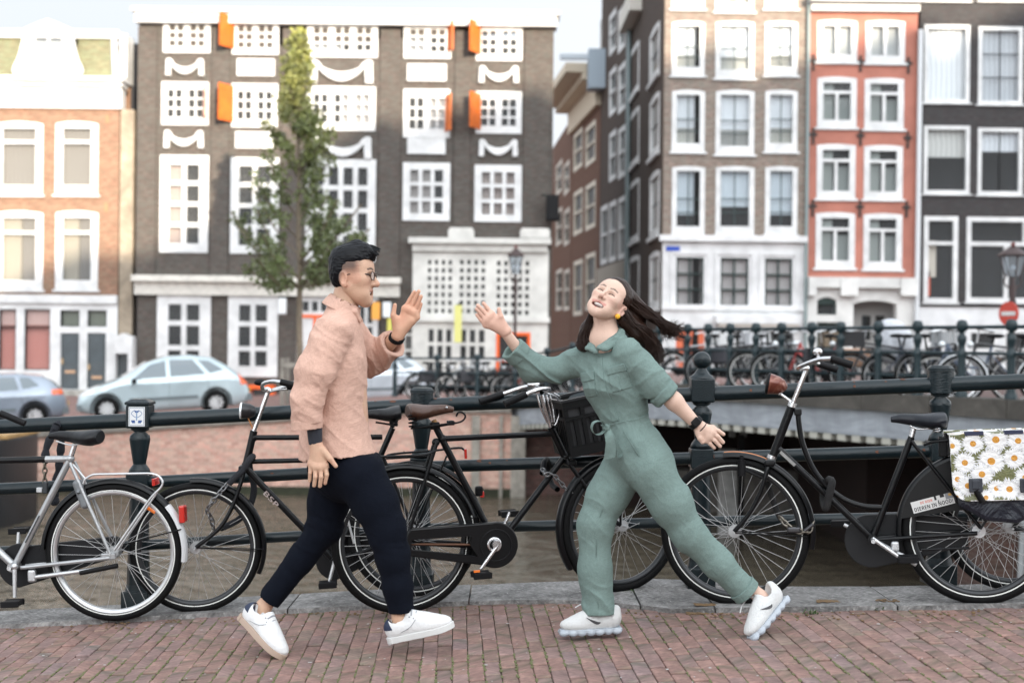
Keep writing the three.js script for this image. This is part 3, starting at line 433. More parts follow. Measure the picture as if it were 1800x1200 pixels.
// --- the wide black house with white frames and orange shutters
{
  const h = new House('black_house', 'wide black brick house with white small-paned windows, garlands and orange shutters', 'house', [Xat(240, ZA), ZA], [Xat(968, ZA), ZA], FAR);
  const wm = mat([0.135, 0.125, 0.118], 0.85, fbB(0.6)), top = h.rect([240, 46, 960, 200])[3];
  const big = [], add = (px, fn, o) => big.push([h.rect(px), fn, o]);
  const casement = (n, k = 0.16) => q => { const [l, b, r, t] = q, out = [], W = (r - l), gw = W * 0.66 / n, gap = (W - gw * n) / (n + 1); for (let i = 0; i < n; i++) { const x = l + gap + i * (gw + gap); out.push(...grid([x, b + (t - b) * 0.17, x + gw, t - (t - b) * 0.17], 0.02, 0.06, [1, 1, 1], n === 2 ? 2 : 2)); } return out; };
  const cw = [[[0.60, 0.60, 0.62], 0.05, 0.05, 0.45, 0.95]], cw2 = [[[0.5, 0.47, 0.46], 0.5, 0.05, 0.97, 0.95]];
  for (const [x0, y0, x1, y1, n, c] of [[287, 33, 370, 93, 2, cw], [408, 35, 490, 96, 2, cw2], [540, 37, 664, 101, 3, cw], [710, 40, 793, 103, 2, cw], [837, 43, 918, 107, 2], [284, 144, 367, 220, 2], [407, 147, 488, 224, 2], [540, 152, 660, 230, 3, cw2], [709, 157, 791, 242, 2, cw2], [836, 161, 917, 235, 2]]) add([x0, y0, x1, y1], casement(n), { out: 0.06, curtains: c });
  const g = (b, bar, rows, cols) => q => grid(q, b, bar, rows, cols);
  const pinkC = [[[0.42, 0.32, 0.28], 0, 0, 0.5, 1]];
  add([281, 273, 366, 444], g(0.33, 0.16, [1, 1, 1, 1], 2), { out: 0.06, curtains: pinkC }); add([405, 277, 490, 446], g(0.3, 0.16, [1, 1, 1, 1], 2), { out: 0.06 }); add([537, 280, 660, 460], g(0.30, 0.18, [1, 1, 1, 1], 4), { out: 0.06 });
  add([708, 286, 791, 388], g(0.26, 0.13, [1, 1, 1], 3), { out: 0.06, curtains: [[[0.45, 0.40, 0.37], 0, 0, 0.62, 1]] }); add([834, 290, 917, 390], g(0.26, 0.13, [1, 1, 1], 3), { out: 0.06, curtains: [[[0.46, 0.37, 0.33], 0, 0, 1, 1]] });
  add([276, 515, 370, 664], g(0.40, 0.18, [1, 1.2, 1.0], 2), { out: 0.08 }); add([401, 517, 488, 662], g(0.38, 0.17, [1, 1.2, 0.9], 2), { out: 0.08 });
  add([521, 520, 584, 700], q => grid([q[0], q[3] - 0.75, q[2], q[3]], 0.2, 0.1, [1], 3), { out: 0.05 }); add([622, 520, 664, 690], g(0.2, 0.12, [1, 1.3, 1.3], 2), { out: 0.08 });
  const shop = h.rect([725, 440, 963, 697]);
  h.wall(top, wm, [...big.map(q => q[0]), [shop[0] + 0.1, -0.3, shop[2] - 0.1, shop[3] - 0.05]], 0.4);
  for (const [q, fn, o] of big) h.window(q, fn(q), o);
  // pilasters: shallow vertical strips of the wall
  for (const [x0, x1, y0, y1] of [[241, 274, 47, 484], [371, 402, 48, 484], [495, 535, 50, 484], [667, 703, 52, 484], [669, 703, 520, 690], [799, 826, 54, 398], [921, 966, 56, 398]]) h.box('pilaster', [x0, y0, x1, y1], 0.003, 0.07, wm);
  // white garlands and panels between the storeys
  const swag = (px) => { const [l, b, r, t] = h.rect(px), W = r - l, H = t - b, s = new THREE.Shape(); s.moveTo(l, b + H * 0.05); s.lineTo(l + 0.02, t - 0.08); s.quadraticCurveTo(l + W * 0.1, t + 0.05, l + W * 0.2, t - H * 0.35); s.quadraticCurveTo(l + W / 2, b + H * 0.25, r - W * 0.2, t - H * 0.35); s.quadraticCurveTo(r - W * 0.1, t + 0.05, r - 0.02, t - 0.08); s.lineTo(r, b + H * 0.05); s.lineTo(r - W * 0.1, b + H * 0.05); s.lineTo(r - W * 0.12, t - H * 0.3); s.quadraticCurveTo(l + W / 2, b - H * 0.45, l + W * 0.12, t - H * 0.3); s.lineTo(l + W * 0.1, b + H * 0.05); s.closePath(); mesh('garland', extr(s, 0.1, 0.03).translate(0, 0, 0.03), frameWhite, h.g); };
  for (const p of [[293, 103, 358, 134], [545, 105, 655, 148], [843, 116, 911, 147], [290, 229, 357, 261], [553, 240, 652, 280], [843, 245, 909, 276]]) swag(p);
  for (const p of [[417, 104, 483, 134], [716, 113, 785, 143], [414, 232, 480, 261], [716, 243, 783, 271]]) { const o = h.box('panel', p, 0.003, 0.10, frameWhite); }
  // shutters standing open
  const om = mat([0.62, 0.135, 0.012], 0.5, { map: VT });
  const shutter = (px, y0, y1, out, lean, m = om) => { const [l, b] = h.f(px, y1), t = h.f(px, y0)[1], s = mesh('shutter', merge([boxGeo(-0.03, 0.03, b, t, 0, out), boxGeo(-0.045, 0.045, b + 0.08, b + 0.2, 0.08, out - 0.08), boxGeo(-0.045, 0.045, t - 0.2, t - 0.08, 0.08, out - 0.08)]), m, h.g); s.position.set(l, 0, 0.06); s.rotation.y = lean; };
  for (const [px, y0, y1, lean] of [[411, 29, 86, -0.55], [409, 151, 215, -0.55], [844, 41, 96, -0.5], [844, 166, 228, -0.5]]) shutter(px, y0, y1, 0.72, lean);
  for (const [px, y0, y1] of [[787, 41, 92], [783, 168, 232], [358, 155, 208]]) shutter(px, y0, y1, 0.5, 0.42, px < 400 ? mat([0.72, 0.42, 0.32], 0.6) : om);
  // roof cornice
  const ct = h.rect([236, 28, 972, 46]); mesh('cornice', merge([boxGeo(-0.1, h.w + 0.1, ct[1], ct[3], -0.5, 0.35), boxGeo(-0.2, h.w + 0.2, ct[3] + 0.002, ct[3] + 0.14, -0.6, 0.5)]), frameWhite, h.g);
  // cornice over the ground floor
  const gc = h.rect([238, 486, 703, 520]); mesh('plinth_cornice', merge([boxGeo(gc[0], gc[2], gc[1], gc[3] - 0.22, 0.075, 0.22), boxGeo(gc[0] - 0.05, gc[2] + 0.05, gc[3] - 0.218, gc[3], 0.003, 0.45)]), mat([0.72, 0.69, 0.63], 0.6, { map: VT }), h.g);
  // white shop front
  const sw = mat([0.72, 0.71, 0.67], 0.55, { map: rep(VT, 0.5) });
  const G = [[750, 455, 797, 553, 4, 7], [806, 455, 855, 553, 4, 7], [871, 457, 932, 556, 5, 7], [750, 575, 797, 662, 3, 3], [806, 576, 855, 662, 3, 3], [708, 586, 730, 645, 1, 2]].map(([a, b, c, d, n, m]) => [h.rect([a, b, c, d]), n, m]), od = h.rect([872, 584, 932, 690]);
  const s = poly([[shop[0], -0.3], [shop[2], -0.3], [shop[2], shop[3]], [shop[0], shop[3]]]); for (const [q] of [...G.slice(0, 5), [od]]) { const p = new THREE.Path(); p.moveTo(q[0], q[1]); p.lineTo(q[2], q[1]); p.lineTo(q[2], q[3]); p.lineTo(q[0], q[3]); s.holes.push(p); }
  mesh('shop_front', extr(s, 0.5).translate(0, 0, -0.25), sw, h.g);
  for (const [q, n, m] of G.slice(0, 5)) h.window(q, grid(q, m === 7 ? 0.05 : 0.07, m === 7 ? 0.125 : 0.12, Array(m).fill(1), n), { out: 0.24, mat: sw, pane: paneM });
  h.window(G[5][0], grid(G[5][0], 0.08, 0.1, [1, 1], 1), { out: 0.1, mat: sw, curtains: [[[0.1, 0.1, 0.1], 0, 0, 1, 1]] });
  const oc = mat([0.80, 0.12, 0.015], 0.45); h.window(od, grid(od, 0.11, 0.1, [0.45, 0.55], 2), { name: 'door', out: 0.27, mat: oc });
  const ch = h.rect([720, 420, 968, 441]); mesh('shop_cornice', merge([boxGeo(ch[0] + 0.12, ch[2] - 0.12, ch[1] - 0.04, ch[3] - 0.2, 0.256, 0.42), boxGeo(ch[0], ch[2], ch[3] - 0.198, ch[3], -0.2, 0.62)]), sw, h.g);
  for (const p of [[789, 402, 834, 420], [914, 403, 966, 420]]) { const [l, b, r, t] = h.rect(p); mesh('pedestal_block', extr(poly([[l, b + 0.003], [r, b + 0.003], [r, t - 0.1], [r - 0.08, t], [l + 0.08, t], [l, t - 0.1]]), 0.5).translate(0, 0, 0.08), sw, h.g); }
  h.box('ledge', [722, 557, 966, 566], 0.256, 0.42, sw);
  // doorway with orange frame behind the tree, hatch by the street
  const d2 = h.rect([523, 553, 583, 700]); h.window(d2, grid(d2, 0.11, 0.1, [1], 2), { name: 'door', out: 0.1, mat: oc });
  const d3 = h.rect([438, 676, 484, 722]); d3[1] = Math.max(d3[1], -0.45); h.window(d3, grid(d3, 0.14, 0.1, [1], 1), { name: 'hatch', out: 0.45, depth: 0.5, mat: oc });
  h.room(top); h.body(top, 11, wm);
  h.box('chimney', [560, -20, 610, 30], -6, -5, mat([0.3, 0.17, 0.12], 0.9, fbB()));
}
// --- the corner house: taupe front over a white ground floor, dark side along the alley
const sashBars = (panes, n = 2, rows = 3) => { const out = []; for (const [x0, y0, x1, y1] of panes) { for (let i = 1; i < n; i++) { const x = mix(x0, x1, i / n); out.push([x - 0.018, x + 0.018, y0, y1]); } for (let j = 1; j < rows; j++) { const y = mix(y0, y1, j / rows); out.push([x0, x1, y - 0.018, y + 0.018]); } } return out; };
{
  const h = new House('corner_house', 'tall taupe corner house with sash windows over a white ground floor', 'house', [Xat(1163, ZD), ZD], [Xat(1416, ZD), ZD], -0.5);
  const wm = mat([0.36, 0.315, 0.285], 0.85, fbB(0.6)), mid = h.rect([1163, 417, 1416, 500])[3], top = h.rect([1163, -60, 1416, 0])[3], wins = [];
  for (const [x0, x1] of [[1181, 1239], [1258, 1326], [1345, 1402]]) for (const [y0, y1] of [[-95, 16], [37, 133], [158, 267], [292, 413]]) wins.push([h.rect([x0, y0, x1, y1 + (x0 === 1258 && y1 < 400 ? 5 : 0)]), y0]);
  h.wall(top, wm, wins.map(([q]) => [...q, 0.06]), 0.4, 0, h.w, mid + 0.003);
  wins.forEach(([q, y], i) => { const p = grid(q, 0.17, 0.05, [1], 1, 0.3), lit = y < 200, bl = [0.78, 0.80, 0.82]; h.window(q, p, { arch: 0.06, sill: 0.07, bars: sashBars(p, 2, 4).filter((_, k) => k < 3), barMat: mat([0.03, 0.05, 0.05], 0.5), curtains: lit ? [[bl, 0.1, i % 3 ? 0.36 : 0.15, 0.9, 1], [[0.5, 0.48, 0.42], 0.1, 0, 0.9, 0.4]] : [[[0.62, 0.68, 0.72], 0.1, i === 7 ? 0.42 : 0.30, 0.9, 1]] }); });
  const gm = mat([0.74, 0.745, 0.75], 0.55, { map: rep(VT, 0.4) }), gw = [[1189, 452, 1237, 537], [1267, 453, 1316, 538], [1345, 454, 1393, 539]].map(q => h.rect(q)), od = h.rect([1188, 577, 1238, 700]), sh = h.rect([1266, 576, 1396, 700]);
  h.wall(mid, gm, [...gw, od, sh], 0.4);
  const dg = mat([0.012, 0.03, 0.028], 0.4);
  gw.forEach(q => { h.window(q, grid(q, 0.05, 0.05, [1, 1, 1], 2), { mat: dg, out: -0.03, curtains: [[[0.48, 0.43, 0.41], 0, 0, 1, 1]] }); mesh('surround', extr((() => { const s = poly([[q[0] - 0.2, q[1] - 0.2], [q[2] + 0.2, q[1] - 0.2], [q[2] + 0.2, q[3] + 0.2], [q[0] - 0.2, q[3] + 0.2]]), p = new THREE.Path(); p.moveTo(q[0] - 0.1, q[1] - 0.1); p.lineTo(q[2] + 0.1, q[1] - 0.1); p.lineTo(q[2] + 0.1, q[3] + 0.1); p.lineTo(q[0] - 0.1, q[3] + 0.1); s.holes.push(p); return s; })(), 0.05).translate(0, 0, 0.002), gm, h.g); });
  h.window(od, grid(od, 0.25, 0.12, [0.4, 0.6], 2), { name: 'door', mat: mat([0.58, 0.13, 0.055], 0.5), out: -0.05 });
  h.window(sh, grid(sh, 0.08, 0.09, [1, 1, 1, 1, 1, 1], 10), { name: 'shop_window', mat: mat([0.10, 0.11, 0.11], 0.5), out: -0.03, curtains: [[[0.62, 0.45, 0.28], 0.06, 0.25, 0.3, 0.5], [[0.7, 0.62, 0.5], 0.5, 0.2, 0.75, 0.55], [[0.55, 0.4, 0.25], 0.8, 0.3, 0.95, 0.7]] });
  const cr = h.rect([1158, 417, 1418, 425]); mesh('cornice', boxGeo(-0.12, h.w, cr[1], cr[3] + 0.05, 0.003, 0.22), gm, h.g);
  h.box('ledge', [1163, 536, 1416, 545], 0.003, 0.1, gm);
  const aw = h.rect([1255, 556, 1402, 575]); mesh('awning_box', merge([boxGeo(aw[0], aw[2], aw[1] + 0.12, aw[3], 0.003, 0.5)]), gm, h.g); mesh('awning_bar', boxGeo(aw[0] + 0.1, aw[2] - 0.05, aw[1], aw[1] + 0.1, 0.05, 0.55), mat([0.42, 0.38, 0.34], 0.7), h.g);
  const sg = h.rect([1171, 433, 1195, 441]);
  mesh('street_name_sign', boxGeo(sg[0], sg[2], sg[1], sg[3], 0.003, 0.03), mat([0.02, 0.07, 0.42], 0.3), h.g);
  mesh('drain_pipe', cyl(new V3(h.w - 0.02, 0.5, 0.1), new V3(h.w - 0.02, top, 0.1), 0.06), mat([0.22, 0.27, 0.27], 0.5), h.g);
  h.room(top); h.body(top, 10, wm);
  // the side along the alley
  const side = mat([0.085, 0.058, 0.046], 0.85, fbB(0.6)), A = [Xat(1105, -55), -55], B = [Xat(1163, ZD), ZD];
  const s2 = new House('alley_wall', 'dark brown side wall of the corner house with three columns of tall windows', 'house', A, [B[0] - 0.01, B[1]], -0.5), t2 = s2.rect([1105, -80, 1160, 0])[3], w2 = [];
  for (const [x0, x1, ys] of [[1143, 1160, [[48, 138], [168, 272], [302, 414], [442, 540]]], [1106, 1124, [[84, 168], [196, 290], [318, 424], [450, 540]]]]) for (const [y0, y1] of ys) w2.push(s2.rect([x0, y0, x1, y1]));
  s2.wall(t2, side, w2.map(q => [...q, 0.1]), 0.4);
  w2.forEach(q => { const p = grid(q, 0.22, 0.05, [1], 1, 0.22); s2.window(q, p, { arch: 0.1, out: 0.03, bars: sashBars(p, 1, 2), curtains: [[[0.42, 0.44, 0.46], 0, 0.3, 1, 1]] }); mesh('sill', boxGeo(q[0] - 0.1, q[2] + 0.1, q[1] - 0.15, q[1] - 0.01, 0.003, 0.12), frameWhite, s2.g); });
  mesh('drain_pipe', cyl(new V3(0.1, 0.5, 0.12), new V3(0.1, t2, 0.12), 0.11), mat([0.20, 0.25, 0.26], 0.5), s2.g);
  const cn = s2.rect([1100, 0, 1143, 45]); mesh('cornice', boxGeo(-0.4, s2.w * 0.35, cn[1] + 0.3, cn[3], 0.003, 0.5), mat([0.6, 0.57, 0.52], 0.7), s2.g);
  s2.room(t2);
  // dark house further down the alley
  const C = [Xat(1052, -63), -63], s3 = new House('alley_house', 'dark brown alley house with close rows of tall white windows', 'house', C, [A[0] - 0.02, A[1]], -0.5), t3 = s3.rect([1052, -40, 1100, 0])[3], w3 = [];
  for (const [y0, y1] of [[12, 88], [112, 196], [222, 312], [345, 455]]) for (const [x0, x1] of [[1055, 1068], [1070, 1083], [1086, 1099]]) w3.push(s3.rect([x0, y0 + (1099 - x1) * 0.5, x1, y1 + (1099 - x1) * 0.3]));
  s3.wall(t3, side, w3.map(q => [...q]), 0.4); w3.forEach(q => { const p = grid(q, 0.25, 0.1, [1, 1], 1); s3.window(q, p, { out: -0.02 }); }); s3.room(t3);
  h.box; mesh('shop_fascia', boxGeo(...(() => { const q = s3.rect([1052, 465, 1100, 560]); return [q[0], q[2], q[1], q[3]]; })(), 0.003, 0.1), mat([0.36, 0.32, 0.27], 0.8), s3.g);
  // red brick house beyond, with deep cornice
  const D = [Xat(1003, -72), -72], s4 = new House('cornice_house', 'brown brick alley house with a deep cream cornice', 'house', D, [C[0] - 0.02, C[1]], -0.5), t4 = s4.rect([1003, 215, 1050, 260])[3], w4 = [];
  for (const [y0, y1] of [[218, 288], [322, 402], [445, 545]]) for (const [x0, x1] of [[1009, 1024], [1030, 1047]]) w4.push(s4.rect([x0, y0 + (1047 - x1) * 0.55, x1, y1 + (1047 - x1) * 0.4]));
  const rb = mat([0.20, 0.10, 0.065], 0.88, fbB(0.6)); s4.wall(t4, rb, w4.map(q => [...q]), 0.4); w4.forEach(q => { const p = grid(q, 0.22, 0.1, [1, 1], 1); s4.window(q, p, { out: 0.02, mat: mat([0.66, 0.60, 0.50], 0.6) }); }); s4.room(t4);
  const crm = mat([0.62, 0.53, 0.41], 0.75); mesh('cornice', merge([boxGeo(-0.3, s4.w, t4 + 0.005, t4 + 1.2, -0.3, 0.25), boxGeo(-0.6, s4.w, t4 + 1.21, t4 + 1.55, -0.3, 0.9), boxGeo(-0.9, s4.w, t4 + 1.56, t4 + 2.0, -0.3, 1.7)]), crm, s4.g); s4.body(t4 + 1.9, 8, rb);
  const E = [Xat(968, -84), -84], s5 = new House('far_alley_house', 'slim dark brick house at the far end of the alley', 'house', E, [D[0] - 0.02, D[1]], -0.5), t5 = s5.rect([975, 235, 1000, 260])[3], w5 = [];
  for (const [y0, y1] of [[280, 340], [362, 430], [468, 545]]) for (const [x0, x1] of [[978, 988], [992, 1001]]) w5.push(s5.rect([x0, y0 + 6, x1, y1]));
  s5.wall(t5, rb, w5.map(q => [...q]), 0.4); w5.forEach(q => s5.window(q, grid(q, 0.2, 0.1, [1, 1], 1), { out: 0.02, mat: mat([0.62, 0.57, 0.5], 0.6) })); s5.room(t5); s5.body(t5, 8, mat([0.09, 0.095, 0.11], 0.8));
  // house closing the view on the left of the alley
  const s6 = new House('dark_alley_house', 'dark grey house at the left side of the alley behind the black house', 'house', [0.4, -88], [3.4, -92], -0.5), t6 = s6.rect([960, 330, 980, 380])[3], w6 = [[962, 430, 970, 470], [962, 500, 972, 545], [974, 436, 980, 480], [962, 350, 969, 400]].map(q => s6.rect(q));
  s6.wall(t6, mat([0.07, 0.075, 0.08], 0.85, fbB()), w6, 0.4); w6.forEach(q => s6.window(q, grid(q, 0.12, 0.1, [1, 1], 1), {})); s6.room(t6);
  const hs = thing('hanging_sign', 'black hanging shop sign on the edge of the black house by the alley', 'sign', at(971, 367, 46.5).toArray()); mesh('panel', rbox(0, 0, 0, 0.44, 0.85, 0.5, 0.04), M.blackMatte, hs); mesh('bracket', boxGeo(-0.4, 0.25, 0.45, 0.5, -0.05, 0.05), M.blackMatte, hs);
  const hb = thing('hoist_beam', 'pale hoisting beam jutting from the gable across the alley', 'beam', at(1012, 100, 62).toArray()); mesh('beam', boxGeo(-0.75, 0.6, -0.12, 0.12, -0.15, 0.15), mat([0.45, 0.5, 0.55], 0.6), hb); mesh('housing', boxGeo(0.6, 1.4, -1.5, 0.35, -0.8, 0.3), mat([0.30, 0.36, 0.42], 0.6), hb);
}
// --- red house
{
  const h = new House('red_house', 'slim salmon red house with paired white windows and arched passage', 'house', [Xat(1419, ZD), ZD], [Xat(1608, ZD), ZD], -0.5);
  const wm = mat([0.48, 0.19, 0.14], 0.85, { map: rep(VT, 0.3), bump: rep(facadeBrick.bump, 0.6), bs: 0.002 }), mid = h.rect([1420, 488, 1606, 560])[3], top = h.rect([1420, 22, 1606, 60])[3], wins = [];
  for (const [x0, y0, x1, y1, r] of [[1437, 35, 1507, 109, 0], [1522, 36, 1591, 111, 0], [1437, 135, 1506, 224, 1], [1520, 137, 1589, 227, 1], [1436, 253, 1504, 349, 1], [1519, 255, 1587, 350, 1], [1434, 373, 1503, 471, 1], [1518, 375, 1586, 473, 1]]) wins.push([h.rect([x0, y0, x1, y1]), r]);
  h.wall(top, wm, wins.map(([q]) => [...q, 0.05]), 0.4, 0, h.w, mid + 0.003);
  wins.forEach(([q, r], i) => h.window(q, r ? grid(q, 0.2, 0.1, [0.24, 0.76], [1, 2], 0.26) : grid(q, 0.2, 0.12, [1], 2, 0.26), { arch: 0.05, sill: 0.08, curtains: i < 2 ? [[[0.5, 0.5, 0.48], 0.1, 0.1, 0.9, 0.95]] : [[[0.34, 0.36, 0.33], 0.12, 0.1, 0.45, 0.9], [[0.26, 0.28, 0.26], 0.5, 0.1, 0.9, 0.6]] }));
  for (const [px, py] of [[1430, 110], [1513, 112], [1597, 115], [1430, 240], [1513, 242], [1596, 246], [1429, 366], [1512, 367], [1594, 368]]) { const q = h.f(px, py), im = mat([0.03, 0.022, 0.02], 0.7); mesh('wall_anchor', merge([boxGeo(q[0] - 0.04, q[0] + 0.04, q[1] - 0.28, q[1] + 0.28, 0.003, 0.05), boxGeo(q[0] - 0.13, q[0] - 0.042, q[1] + 0.02, q[1] + 0.12, 0.003, 0.05), boxGeo(q[0] + 0.042, q[0] + 0.13, q[1] + 0.02, q[1] + 0.12, 0.003, 0.05)]), im, h.g); }
  const c = h.rect([1419, -2, 1610, 22]); mesh('cornice', merge([boxGeo(-0.02, h.w, c[1] + 0.003, c[3] - 0.2, -0.3, 0.25), boxGeo(-0.1, h.w + 0.05, c[3] - 0.198, c[3], -0.3, 0.55)]), frameWhite, h.g);
  const gm = mat([0.72, 0.72, 0.70], 0.6, { map: rep(VT, 0.4) }), ar = h.rect([1500, 528, 1576, 700]), dr = h.rect([1436, 566, 1476, 700]), fn = h.rect([1437, 522, 1471, 553]); h.wall(mid, gm, [[...ar, 0.12], dr, [...fn, 0.12]], 0.45);
  h.window(fn, grid([fn[0], fn[1], fn[2], fn[3] - 0.22], 0.03, 0.03, [1], 1), { arch: 0.12, out: -0.1, mat: mat([0.012, 0.03, 0.026], 0.4) }); h.window(dr, grid(dr, 0.1, 0.1, [0.3, 0.7], 1), { name: 'door', out: -0.12, mat: mat([0.012, 0.03, 0.026], 0.4) });
  mesh('passage_back', boxGeo(ar[0] - 0.2, ar[2] + 0.2, -0.3, ar[3] + 0.2, -1.05, -0.9), mat([0.33, 0.33, 0.32], 0.8), h.g); for (const k of [0.36, 0.68]) mesh('inner_window', boxGeo(mix(ar[0], ar[2], k), mix(ar[0], ar[2], k + 0.2), mix(ar[1], ar[3], 0.6), mix(ar[1], ar[3], 0.85), -0.895, -0.86), paneM2, h.g);
  for (const p of [[1419, 488, 1610, 506, 0.28], [1419, 489, 1432, 520, 0.34], [1475, 489, 1505, 520, 0.34], [1580, 489, 1608, 520, 0.34]]) h.box('moulding', p.slice(0, 4), 0.003 + p[4] * 0.01, p[4], gm);
  mesh('drain_pipe', cyl(new V3(h.w + 0.02, 0.3, 0.14), new V3(h.w + 0.06, top - 0.6, 0.14), 0.085), mat([0.60, 0.62, 0.64], 0.5), h.g);
  h.room(top, 0, h.w); h.body(top, 9, wm);
}
// --- dark house at the right edge
{
  const h = new House('slate_house', 'slate dark house with large white framed windows at the right edge', 'house', [Xat(1613, ZD), ZD], [Xat(2050, ZD), ZD], -0.5);
  const wm = mat([0.062, 0.060, 0.066], 0.8, fbB(0.6)), mid = h.rect([1613, 534, 1900, 600])[3], top = h.rect([1613, -60, 1900, 0])[3];
  const W = [[1626, -110, 1706, 2, 0], [1722, -110, 1800, 2, 0], [1625, 44, 1705, 181, 1], [1720, 47, 1798, 184, 2], [1624, 221, 1705, 341, 3], [1719, 225, 1798, 343, 4], [1624, 380, 1684, 532, 5], [1699, 382, 1905, 532, 6], [1815, 50, 1893, 186, 1], [1815, 228, 1893, 346, 4]].map(([a, b, c, d, k]) => [h.rect([a, b, c, d]), k]);
  h.wall(top, wm, W.map(q => q[0]), 0.4, 0, h.w, mid + 0.003);
  for (const [q, k] of W) { const o = { sill: 0.05 }; let p; if (k === 5) p = grid(q, 0.16, 0.12, [0.28, 0.72], 1); else if (k === 6) p = grid(q, 0.16, 0.14, [0.28, 0.72], [2, 3]); else p = grid(q, 0.13, 0.05, [1], 1);
    if (k === 1) o.curtains = [[[0.8, 0.8, 0.8], 0, 0, 1, 1]]; if (k === 2) { o.bars = sashBars(p, 2, 3); o.curtains = [[[0.55, 0.56, 0.58], 0, 0, 1, 1]]; } if (k === 3) o.curtains = [[[0.62, 0.60, 0.56], 0, 0.55, 1, 1]]; if (k === 4) { o.bars = sashBars(p, 2, 1); o.curtains = [[[0.75, 0.76, 0.78], 0, 0.66, 1, 1]]; } if (k === 5) o.curtains = [[[0.66, 0.58, 0.48], 0.1, 0.3, 0.42, 0.72], [[0.7, 0.09, 0.02], 0.12, 0.08, 0.26, 0.36]];
    h.window(q, p, o); }
  const gm = mat([0.72, 0.73, 0.74], 0.55, { map: rep(VT, 0.4) }), gw = [[1628, 572, 1692, 700], [1702, 580, 1753, 720], [1764, 580, 1840, 720]].map(q => h.rect(q)); h.wall(mid, gm, gw, 0.4); gw.forEach((q, i) => h.window(q, grid(q, 0.1, 0.14, [0.22, 0.78], i ? 1 : 2), { out: 0.0, curtains: i === 1 ? [[[0.5, 0.52, 0.54], 0.1, 0, 0.8, 0.72]] : [] }));
  h.box('sill_band', [1613, 534, 2050, 540], 0.003, 0.08, M.blackMatte);
  h.room(top); h.body(top, 9, wm);
}
// --- the row of houses across the canal behind the photographer, whose gables shade the lower facades
{
  const r = rng(91), base = 40, shift = (47 + base) * Math.tan(SUN_AZ), drop = (47 + base) / Math.cos(SUN_AZ) * Math.tan(SUN_EL);
  const tones = [[0.16, 0.10, 0.075], [0.09, 0.085, 0.08], [0.26, 0.22, 0.18], [0.2, 0.12, 0.09]];
  const prof = [[-1200, 560], [-300, 640], [40, 640], [250, 560], [300, 470], [420, 400], [560, 380], [690, 345], [840, 330], [960, 300], [1100, 330], [1180, 292], [1300, 262], [1380, 300], [1440, 250], [1520, 205], [1610, 190], [1700, 150], [1800, 60], [1950, 40], [2300, 60], [2900, 200]];
  for (let i = 0; i < prof.length - 1; i++) {
    const [p0, y0] = prof[i], [p1, y1] = prof[i + 1], x0 = Xat(p0, -47) + shift, x1 = Xat(p1, -47) + shift, H = (600 - y1) * 47 / FPX + CY + drop + 0.9, t = thing('gabled_house', `gabled brick canal house behind the photographer, number ${i + 1} in the row`, 'house', [(x0 + x1) / 2, -1.5, base]), w = (x1 - x0) / 2;
    t.userData.label = 'gabled brick canal house across the canal behind the photographer'; t.userData.group = 'canal houses behind the photographer';
    const s = poly([[-w + 0.01, 0], [w - 0.01, 0], [w - 0.01, H - 1.2 + 1.5 - 1.2], [w * 0.55, H + 1.5 - 1.0], [w * 0.3, H + 1.5], [-w * 0.3, H + 1.5], [-w * 0.55, H + 1.5 - 1.0], [-w + 0.01, H - 1.2 + 1.5 - 1.2]]);
    mesh('wall', extr(s, 9), mat(tones[i % 4], 0.9), t);
    const wg = [], cols = Math.max(1, Math.round(w / 1.3)); for (let a = 0; a < cols; a++) for (let b = 0; b < Math.floor(H / 3.4) - 1; b++) { const cx = -w + (a + 0.5) * 2 * w / cols; wg.push(boxGeo(cx - 0.55, cx + 0.55, 1.5 + b * 3.3, 3.5 + b * 3.3, -0.04, 0.02)); }
    if (wg.length) mesh('windows', merge(wg), mat([0.5, 0.52, 0.54], 0.3), t).userData.kind = 'stuff';
  }
}
